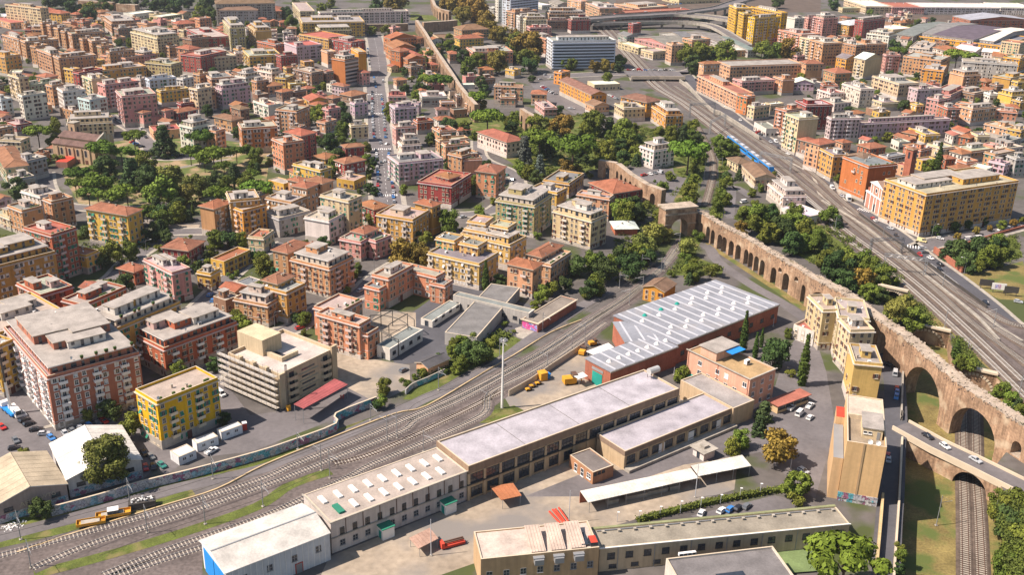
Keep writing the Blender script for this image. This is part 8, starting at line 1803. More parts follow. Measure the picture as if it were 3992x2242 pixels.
TREES = "p -260 545 0 11.7 12.7 0;r -266 580 0 6.5 7.2 0;p -212 509 0 13.4 14.4 0;d -204 494 0 9.9 11.1 0;p -204 515 0 9.1 10.1 0;p -207 543 0 10.8 11.8 0;k -189 537 0 16.3 17.9 0;p -198 521 0 6.7 7.7 0;r -188 508 0 9.4 10.5 0;k -185 477 0 14.6 16.1 0;d -176 474 0 11.5 12.9 0;p -211 476 0 9.6 10.6 0;p -208 491 0 6.3 7.3 0;p -205 474 0 7.7 8.7 0;p -206 461 0 8.2 9.2 0;p -194 456 0 11.1 12.1 0;d -198 478 0 6.2 6.9 0;p -194 446 0 8.4 9.4 0;p -181 438 0 10.0 11.0 0;p -178 450 0 9.5 10.5 0;r -162 447 0 12.7 14.3 0;o -167 475 0 11.5 12.9 0;o -149 463 0 10.5 11.8 0;o -153 453 0 8.9 9.9 0;k -161 439 0 7.9 8.7 0;p -162 429 0 6.3 7.3 0;r -148 431 0 7.1 7.9 0;p -172 545 0 11.7 12.7 0;p -170 521 0 9.2 10.2 0;p -164 516 0 7.4 8.4 0;p -159 508 0 5.7 7.0 0;c -145 440 0 1.8 6.2 0;d -231 455 0 9.2 10.4 1;r -294 618 0 5.9 6.6 1;r -291 620 0 5.4 6.0 1;p -294 576 0 3.7 7.0 1;d -241 510 0 4.9 5.5 1;p -153 504 0 12.9 13.9 0;p -152 514 0 9.9 10.9 0;r -170 559 0 8.9 10.0 0;p -147 525 0 8.4 9.4 0;r -144 538 0 6.5 7.2 0;r -136 522 0 8.0 8.9 0;p -146 497 0 8.0 9.0 0;k -140 493 0 9.1 10.1 0;d -145 478 0 7.7 8.7 0;r -135 509 0 5.7 6.4 0;p -130 489 0 6.3 7.3 0;r -131 481 0 7.0 7.8 0;p -134 444 0 10.8 11.8 0;p -118 450 0 12.1 13.1 0;r -118 462 0 6.0 6.7 0;c -136 478 0 1.2 9.2 0;s -130 524 0 5.5 4.4 2;s -123 512 0 2.5 2.0 2;s -114 506 0 2.5 2.0 2;r -121 623 0 7.9 8.8 2;s -129 612 0 5.8 4.6 2;r -127 616 0 5.4 6.0 2;d -104 620 0 6.4 7.1 2;r -101 589 0 7.5 8.4 2;d -104 559 0 8.0 9.0 2;d -95 534 0 6.4 7.2 2;r -93 514 0 7.0 7.9 2;d -89 508 0 5.7 6.4 2;r -82 555 0 4.9 5.5 2;r -78 530 0 5.5 6.2 2;r -75 512 0 4.5 5.1 2;s -73 502 0 4.1 3.2 2;d -70 477 0 5.0 5.6 2;r -112 567 0 5.0 5.6 2;s -94 581 0 6.0 4.8 2;s -100 575 0 6.9 5.5 2;r -81 652 0 6.1 6.9 3;r -78 626 0 4.9 5.5 3;d -63 521 0 3.3 3.7 3;r -54 478 0 4.3 4.8 3;d -151 404 0 7.0 7.8 4;d -145 402 0 5.3 6.0 4;r -159 376 0 8.2 9.1 4;r -153 382 0 7.0 7.8 4;d -160 373 0 5.6 6.3 4;s -154 377 0 1.9 1.5 4;s -155 372 0 2.2 1.7 4;s -182 404 0 3.0 2.4 4;s -182 406 0 3.4 2.7 4;s -145 392 0 4.2 3.4 4;r -124 375 0 2.8 3.2 4;r -149 429 0 6.3 7.1 0;r -160 428 0 7.0 7.9 0;r -152 421 0 7.6 8.5 0;k -159 437 0 5.4 5.9 0;r -123 399 0 7.3 8.1 5;r -113 400 0 5.3 5.9 5;k -99 416 0 5.1 5.7 5;r -122 388 0 4.8 5.4 5;r -100 382 0 4.8 5.4 5;r -96 368 0 7.1 7.9 5;r -120 376 0 3.5 3.9 5;s -108 365 0 3.4 2.7 5;s -106 368 0 3.4 2.7 5;r -94 349 0 5.0 5.6 5;d -61 372 0 4.0 4.5 5;y -45 380 0 10.4 11.7 5;r -63 431 0 4.9 5.5 5;r -72 326 0 4.2 4.7 5;r -96 325 0 3.9 4.4 5;s -62 354 0 3.6 2.9 5;r -90 311 0 7.2 8.1 6;r -96 326 0 3.9 4.4 6;r -85 314 0 3.5 3.9 6;r -72 323 0 4.7 5.3 6;s -70 316 0 3.3 2.6 6;d -93 288 0 4.3 4.8 6;d -81 255 0 3.4 3.8 6;r -38 275 0 4.6 5.1 7;r -38 267 0 3.5 4.0 7;s -32 281 0 3.7 3.0 7;d -114 256 0 5.5 6.1 8;r -120 255 0 3.4 3.8 8;r -102 282 0 4.9 5.5 8;s -108 254 0 3.6 2.9 8;r -28 422 0 9.0 10.1 9;d -42 411 0 5.1 5.7 9;r -37 407 0 5.0 5.7 9;y -38 386 0 7.7 8.6 9;c -10 359 0 3.0 12.7 9;s -7 359 0 3.0 2.4 9;d -5 360 0 5.4 6.1 9;r 11 348 0 5.9 6.6 9;r 15 355 0 5.4 6.0 9;r 9 341 0 3.8 4.2 9;d 20 360 0 5.1 5.8 9;s 10 418 0 4.5 3.6 9;s -23 427 0 2.1 1.7 9;d 26 376 0 7.5 8.4 10;r 32 382 0 7.0 7.8 10;d 36 370 0 8.6 9.7 10;r 32 357 0 6.9 7.7 10;s 28 354 0 4.5 3.6 10;r 40 386 0 4.8 5.4 10;r -32 602 0 6.7 7.5 11;d -39 602 0 8.6 9.6 11;r -24 589 0 5.1 5.8 11;p -17 597 0 14.1 15.1 11;r -1 629 0 6.9 7.8 11;d -2 611 0 5.8 6.5 11;s 4 623 0 5.9 4.7 11;s 11 641 0 6.1 4.8 11;r 13 601 0 11.9 13.3 11;y 27 600 0 11.9 13.3 11;r 47 606 0 14.3 16.1 11;p 30 522 0 19.9 20.9 11;p 13 543 0 16.4 17.4 11;b 5 534 0 11.1 17.7 11;b 13 515 0 7.9 12.6 11;d 17 552 0 9.7 10.8 11;r 2 520 0 6.3 7.0 11;r 7 508 0 7.0 7.8 11;d 11 502 0 6.1 6.8 11;y 27 516 0 8.3 9.3 11;s 18 521 0 4.6 3.7 11;r 51 549 0 9.6 10.8 11;r -16 448 0 4.8 5.3 11;r -20 481 0 4.7 5.2 11;r -21 495 0 4.8 5.4 11;s -11 466 0 4.6 3.6 11;d -32 442 0 4.0 4.5 11;d -49 578 0 5.5 6.2 11;d -36 526 0 4.6 5.2 11;s 39 515 0 4.6 3.6 11;d -26 512 0 4.5 5.1 11;r 55 583 0 7.4 8.3 11;c 48 603 0 1.7 5.7 11;r 42 603 0 7.6 8.5 11;d 36 546 0 7.4 8.3 11;r 46 529 0 6.8 7.6 11;r 62 590 0 11.7 13.1 12;r 69 604 0 8.1 9.1 12;r 62 566 0 11.7 13.1 12;d 58 558 0 8.9 10.0 12;r 66 561 0 8.0 9.0 12;d 59 544 0 6.5 7.3 12;r 66 546 0 7.8 8.8 12;s 58 534 0 6.4 5.1 12;r 86 600 0 7.1 8.0 12;r 92 595 0 8.0 9.0 12;d 100 598 0 8.0 9.0 12;r 108 618 0 7.3 8.2 12;r 104 595 0 7.5 8.4 12;p 91 525 0 17.5 18.5 12;r 101 547 0 9.6 10.7 12;s 96 529 0 5.9 4.8 12;r 91 506 0 5.7 6.4 12;r 84 472 0 8.8 9.9 12;r 82 463 0 6.0 6.7 12;s 74 495 0 7.2 5.8 12;s 80 512 0 7.0 5.6 12;s 72 510 0 2.1 1.6 12;r 50 445 0 10.2 11.4 12;s 60 460 0 7.5 6.0 12;s 67 454 0 4.4 3.6 12;s 68 485 0 3.5 2.8 12;r 118 587 0 6.1 6.8 13;r 116 558 0 10.6 11.9 13;r 123 566 0 5.9 6.6 13;s 115 545 0 3.5 2.8 13;r 107 501 0 5.7 6.3 13;r 100 474 0 6.5 7.3 13;r 96 462 0 5.6 6.3 13;k 117 518 0 5.4 6.0 13;d 110 515 0 4.6 5.1 13;s 117 489 0 5.9 4.7 13;r 124 497 0 3.6 4.0 13;s 116 474 0 4.2 3.4 13;k 122 461 0 5.3 5.8 13;r 112 446 0 9.1 10.2 13;r 107 449 0 6.6 7.4 13;r 129 448 0 8.0 9.0 13;s 133 555 0 3.5 2.8 13;s 138 526 0 3.8 3.0 13;r 50 440 0 9.0 10.1 10;r 66 448 0 4.4 4.9 10;o 60 417 0 8.9 10.0 10;o 54 401 0 9.3 10.4 10;r 51 392 0 8.5 9.5 10;d 44 391 0 6.5 7.3 10;d 46 374 0 9.4 10.5 10;s 80 421 0 5.9 4.7 14;o 73 402 0 6.7 7.5 14;s 71 396 0 5.3 4.2 14;r 73 389 0 3.2 3.6 14;r 71 374 0 6.9 7.7 14;s 80 379 0 7.0 5.6 14;s 63 378 0 3.5 2.8 14;r 106 447 0 6.2 6.9 15;r 112 448 0 7.3 8.2 15;d 119 454 0 6.3 7.0 15;r 106 433 0 7.1 7.9 15;y 100 429 0 6.0 6.7 15;r 110 420 0 9.0 10.0 15;d 117 421 0 10.4 11.6 15;r 127 436 0 8.6 9.6 15;y 128 438 0 3.6 4.0 15;r 127 421 0 9.0 10.1 15;d 117 407 0 8.7 9.8 15;r 122 410 0 6.8 7.6 15;r 128 410 0 6.8 7.6 15;s 93 451 0 5.5 4.4 15;s 128 402 0 3.3 2.7 15;r 144 448 0 7.3 8.2 15;r 127 392 0 7.5 8.4 15;d 128 378 0 10.4 11.6 15;r 135 389 0 8.1 9.0 15;r 143 389 0 7.4 8.3 15;r 141 379 0 8.2 9.2 15;y 136 371 0 7.7 8.7 15;r 146 374 0 7.8 8.7 15;d 128 366 0 7.7 8.6 15;r 135 358 0 6.9 7.7 15;o 141 340 0 8.6 9.7 15;o 137 337 0 7.1 8.0 15;s 142 438 0 2.2 1.7 15;r 207 413 0 8.2 9.1 16;d 195 406 0 8.7 9.8 16;d 186 403 0 8.3 9.3 16;r 195 396 0 8.5 9.6 16;d 185 393 0 7.2 8.0 16;r 201 399 0 7.3 8.1 16;r 189 390 0 4.9 5.4 16;y 197 431 0 3.2 3.6 17;y 209 439 0 3.2 3.6 17;r 223 446 0 4.4 4.9 17;y 231 451 0 3.3 3.7 17;r 237 456 0 3.0 3.3 17;d 189 436 0 4.6 5.2 17;d 200 441 0 4.3 4.9 17;d 207 446 0 4.4 4.9 17;y 217 444 0 2.5 2.8 17;d 217 452 0 4.1 4.5 17;o 138 336 0 8.5 9.6 18;r 142 332 0 7.9 8.8 18;s 143 331 0 3.7 2.9 18;c 149 310 0 3.5 6.9 18;r 148 304 0 4.5 5.0 18;s 151 302 0 5.8 4.6 18;r 152 282 0 4.9 5.5 18;r 152 275 0 5.3 6.0 18;r 152 270 0 3.8 4.3 18;c 78 311 0 2.9 15.5 19;c 81 306 0 2.1 10.0 19;c 85 315 0 1.6 7.6 19;d 86 300 0 8.6 9.6 19;c 92 288 0 3.7 17.8 19;r 96 323 0 3.0 3.4 19;s 90 293 0 3.6 2.9 19;r 54 288 0 4.8 5.3 19;k 75 265 0 6.1 6.7 19;k 72 257 0 5.9 6.5 20;r 65 249 0 4.8 5.3 20;r 62 245 0 4.4 4.9 20;y 74 241 0 8.9 10.0 21;r 74 226 0 6.7 7.6 21;s 74 222 0 4.4 3.5 21;p 74 184 0 13.8 14.8 21;r 131 232 -6 5.4 6.1 22;r 132 225 -6 7.7 8.6 22;d 128 218 -6 7.5 8.4 22;r 126 210 -6 7.8 8.8 22;r 122 204 -6 7.1 8.0 22;r 122 199 -6 6.7 7.5 22;y 134 238 -6 3.7 4.2 22;s 94 204 0 2.5 2.0 23;r 93 200 0 2.7 3.0 23;d 91 195 0 2.4 2.7 23;r -18 307 0 4.0 4.4 7;r -16 308 0 4.2 4.8 7;r -13 310 0 4.3 4.8 7;d -10 298 0 6.7 7.5 7;d -14 298 0 6.4 7.2 7;r -19 301 0 3.9 4.4 7;r -17 290 0 3.8 4.2 7;s -6 311 0 4.3 3.4 7;s -21 290 0 2.8 2.2 7;r -27 287 0 3.0 3.4 7;s -4 322 0 1.9 1.5 7;s -2 327 0 2.5 2.0 7;s 1 322 0 1.7 1.3 7;d -23 295 0 3.8 4.3 7;r -15 294 0 3.6 4.0 7;s -30 285 0 2.7 2.2 7;r -105 247 0 6.0 6.7 24;R -103 224 0 12.2 13.7 24;s -112 224 0 3.8 3.0 24;s -112 221 0 3.8 3.0 24;d -113 208 0 4.7 5.3 24;s -122 239 0 3.1 2.5 24;s -130 236 0 3.4 2.7 24;d -487 1092 0 13.2 14.8 25;d -450 1060 0 14.5 16.2 25;r -426 1042 0 12.7 14.2 25;d -423 1057 0 9.6 10.8 25;r -418 1070 0 9.8 10.9 25;d -414 1011 0 12.3 13.8 25;d -409 1093 0 13.3 14.8 25;d -397 1106 0 12.6 14.1 25;d -382 1096 0 12.5 14.0 25;d -371 1098 0 15.0 16.8 25;d -356 1093 0 14.1 15.8 25;d -350 1114 0 12.7 14.2 25;d -328 1093 0 12.4 13.9 25;r -316 1035 0 13.4 15.0 25;d -353 1070 0 9.7 10.9 25;d -434 1101 0 13.3 14.9 25;d -423 1106 0 13.4 15.0 25;d -477 1100 0 13.3 14.9 25;d -505 1027 0 7.8 8.8 26;r -470 1001 0 6.9 7.7 26;r -337 678 0 6.4 7.1 26;d -320 1089 0 14.9 16.6 27;d -302 1026 0 13.3 14.9 27;d -235 1063 0 10.5 11.8 27;k -252 1059 0 12.1 13.3 27;c -241 1039 0 3.9 14.5 27;c -234 1045 0 4.0 14.6 27;r -206 1104 0 10.9 12.2 27;r -206 1151 0 9.6 10.7 27;d -242 1142 0 8.6 9.7 27;d -149 1120 0 15.2 17.1 27;y -128 1102 0 20.8 23.3 27;d -232 1090 0 5.0 5.6 27;r -215 994 0 11.4 12.7 27;d -203 956 0 6.6 7.4 27;c -112 1009 0 3.5 15.0 27;r -136 970 0 8.1 9.1 27;r -124 972 0 8.2 9.1 27;d -85 775 0 6.6 7.4 27;d -209 776 0 5.4 6.1 28;d -203 768 0 6.0 6.7 28;r -178 746 0 5.2 5.8 28;r -183 710 0 5.5 6.2 28;d -138 708 0 5.0 5.6 28;s -139 697 0 6.5 5.2 28;r -124 630 0 7.9 8.9 28;r -82 646 0 4.6 5.1 28;d -197 645 0 4.6 5.1 28;r -136 717 0 5.0 5.6 28;y -78 1128 0 13.7 15.3 29;d -79 1171 0 10.6 11.9 29;y -54 1091 0 20.6 23.1 29;y -44 1070 0 20.3 22.7 29;y -56 1052 0 16.0 17.9 29;y -39 1125 0 17.0 19.1 29;y -32 1029 0 15.6 17.5 29;y -26 988 0 12.8 14.3 29;y -18 944 0 13.0 14.5 29;y -12 941 0 12.9 14.5 29;y -4 961 0 9.5 10.7 29;y 7 855 0 21.0 23.5 29;d 0 868 0 15.3 17.2 29;y 14 864 0 14.6 16.4 29;r 9 806 0 14.9 16.7 29;r -3 928 0 10.7 11.9 29;y -68 1128 0 15.4 17.2 29;d -52 1154 0 14.8 16.6 29;r -60 931 0 7.8 8.8 30;r -57 887 0 10.2 11.4 30;d -52 870 0 7.4 8.2 30;d -44 836 0 9.7 10.8 30;r -71 832 0 9.6 10.8 30;r -66 884 0 7.5 8.4 30;d -87 879 0 8.1 9.1 30;r -37 782 0 12.1 13.6 30;r -30 817 0 11.3 12.7 30;y -16 796 0 16.0 17.9 30;d -3 844 0 5.9 6.6 30;p -64 713 0 12.7 13.7 30;p -53 707 0 13.7 14.7 30;d -69 714 0 6.7 7.5 30;r -68 688 0 6.5 7.2 30;d -26 735 0 8.0 9.0 30;d -22 710 0 7.2 8.1 30;p -26 660 0 12.4 13.4 30;y -23 664 0 7.3 8.2 30;d 11 765 0 4.8 5.3 30;k -26 781 0 3.6 4.0 30;r -82 970 0 4.4 5.0 30;p -17 600 0 14.2 15.2 30;d 27 654 0 6.7 7.5 30;r 66 758 0 8.2 9.2 30;r 35 823 0 8.3 9.2 31;r 42 818 0 8.8 9.9 31;y 61 812 0 8.2 9.1 31;y 70 815 0 8.8 9.9 31;y 77 822 0 5.1 5.7 31;r 83 834 0 9.0 10.1 32;d 80 814 0 7.5 8.4 32;r 137 852 0 14.4 16.1 32;r 152 861 0 14.5 16.3 32;r 164 887 0 10.2 11.4 32;r 170 848 0 17.6 19.7 32;d 138 814 0 12.6 14.1 32;r 210 895 0 13.0 14.6 33;r 220 887 0 12.2 13.7 33;d 226 895 0 10.3 11.5 33;y 232 886 0 16.3 18.2 33;d 304 1244 0 12.2 13.6 33;d 369 1242 0 12.2 13.6 34;r 398 1198 0 6.3 7.1 34;d 414 1088 0 9.1 10.2 34;r 408 1094 0 5.0 5.6 34;p 327 894 0 11.6 12.6 34;p 359 850 0 16.9 17.9 34;p 382 878 0 10.8 11.8 34;d 263 694 0 7.0 7.9 34;d 275 693 0 6.0 6.7 34;r 223 705 0 5.0 5.6 34;d 342 949 0 9.4 10.6 34;r 224 608 0 5.8 6.5 35;c 227 536 0 4.7 18.5 35;r 224 540 0 7.3 8.2 35;r 168 517 0 3.7 4.2 35;o -176 477 0 9.5 10.7 0;o -158 454 0 7.0 7.8 0;k -144 431 0 5.0 5.5 0;r -169 555 0 7.3 8.2 0;r -142 538 0 5.7 6.3 0;r -140 477 0 6.4 7.3 0;k -132 508 0 5.3 6.0 0;r -134 484 0 4.6 5.1 0;d -116 458 0 4.9 5.4 0;r -123 626 0 6.7 7.4 2;r -128 613 0 5.1 5.6 2;k -105 591 0 5.6 6.3 2;r -101 559 0 5.3 6.0 2;d -95 539 0 4.9 5.5 2;d -93 509 0 5.0 5.6 2;d -75 529 0 4.0 4.5 2;d -67 475 0 3.5 4.0 2;d -110 564 0 4.3 4.8 2;k -155 430 0 5.5 6.2 0;k -152 417 0 5.2 5.8 0;d -118 398 0 6.4 7.1 5;k -123 384 0 3.9 4.4 5;d -103 383 0 4.3 4.8 5;k -92 366 0 4.7 5.2 5;r -61 375 0 3.7 4.1 5;y -37 380 0 8.5 9.6 5;d -75 326 0 3.3 3.7 5;r -95 323 0 3.1 3.5 5;d -39 266 0 2.7 3.1 7;d 35 387 0 5.4 6.0 10;d 36 374 0 6.7 7.5 10;d 29 354 0 6.1 6.9 10;d -30 599 0 4.9 5.5 11;k -43 601 0 7.7 8.6 11;k -21 590 0 3.8 4.3 11;r -6 627 0 4.8 5.4 11;r -5 609 0 3.8 4.3 11;y 21 601 0 7.4 8.2 11;k 56 604 0 11.3 12.7 11;r 12 557 0 7.8 8.7 11;r 4 513 0 6.3 7.0 11;y 32 515 0 5.9 6.6 11;r 48 554 0 9.0 10.1 11;r -15 445 0 3.5 3.9 11;r -22 483 0 3.1 3.5 11;r -23 498 0 2.9 3.2 11;k -30 441 0 2.9 3.2 11;k -45 577 0 4.2 4.8 11;d -35 524 0 3.7 4.2 11;k -28 514 0 4.3 4.8 11;r 47 603 0 7.1 8.0 11;d 38 541 0 4.5 5.0 11;r 43 529 0 5.2 5.9 11;r 63 604 0 6.3 7.1 12;d 66 571 0 9.9 11.1 12;r 63 566 0 7.1 8.0 12;r 58 548 0 6.0 6.7 12;k 66 541 0 6.3 7.1 12;k 98 592 0 7.3 8.2 12;d 107 591 0 5.6 6.3 12;k 90 509 0 4.8 5.4 12;r 78 464 0 3.7 4.1 12;d 54 448 0 9.5 10.6 12;r 102 472 0 5.4 6.0 13;r 109 518 0 3.0 3.3 13;r 125 499 0 2.2 2.5 13;r 125 446 0 5.9 6.7 13;d 56 443 0 6.9 7.8 10;o 66 419 0 5.8 6.5 10;d 55 389 0 6.9 7.8 10;r 44 396 0 4.5 5.1 10;d 71 390 0 1.9 2.2 14;k 69 371 0 4.4 5.0 14;r 109 444 0 4.4 4.9 15;k 108 451 0 6.8 7.6 15;r 110 436 0 5.9 6.6 15;y 98 426 0 4.1 4.6 15;r 128 436 0 2.5 2.8 15;r 131 417 0 7.3 8.2 15;r 125 411 0 4.6 5.1 15;k 132 408 0 4.9 5.5 15;k 148 444 0 5.5 6.2 15;k 129 397 0 4.7 5.2 15;d 132 388 0 7.2 8.0 15;d 145 376 0 7.1 7.9 15;d 138 356 0 5.8 6.4 15;o 142 346 0 5.3 5.9 15;d 204 409 0 7.5 8.4 16;k 183 406 0 7.9 8.8 16;k 195 402 0 7.9 8.9 16;r 196 400 0 6.1 6.8 16;d 186 389 0 3.8 4.2 16;r 148 302 0 3.4 3.8 18;k 153 273 0 4.7 5.4 18;r 154 271 0 3.6 4.0 18;r 128 224 -6 6.6 7.4 22;r 130 208 -6 7.0 7.9 22;r 119 202 -6 5.8 6.5 22;r -19 309 0 2.8 3.3 7;k -16 310 0 3.0 3.3 7;r -8 300 0 4.6 5.1 7;d -28 287 0 2.5 2.9 7;r -209 773 0 4.7 5.3 28;r -141 710 0 4.1 4.6 28;r -196 642 0 3.0 3.3 28;r -134 719 0 3.6 4.0 28;r -1 864 0 12.7 14.2 29;r 7 878 0 10.6 11.9 29;d 9 797 0 11.2 12.5 29;k 77 836 0 8.3 9.4 32;r 146 858 0 10.8 12.0 32;d 164 861 0 9.9 11.1 32;d 166 892 0 6.8 7.6 32;r 214 886 0 10.8 12.1 33;k 214 890 0 10.9 12.2 33;d 231 898 0 8.9 9.9 33"
for i, q in enumerate(TREES.split(';')):
    k, *q = q.split(); q = [float(t) for t in q]; tree(i, k, *q[:5], LOCS[int(q[5])])
for i, (x, y, w) in enumerate(GREEN): tree(5000+i, rc0.choice('rddss'), x, y, 0, w, w*1.15, 'gardens between the blocks')
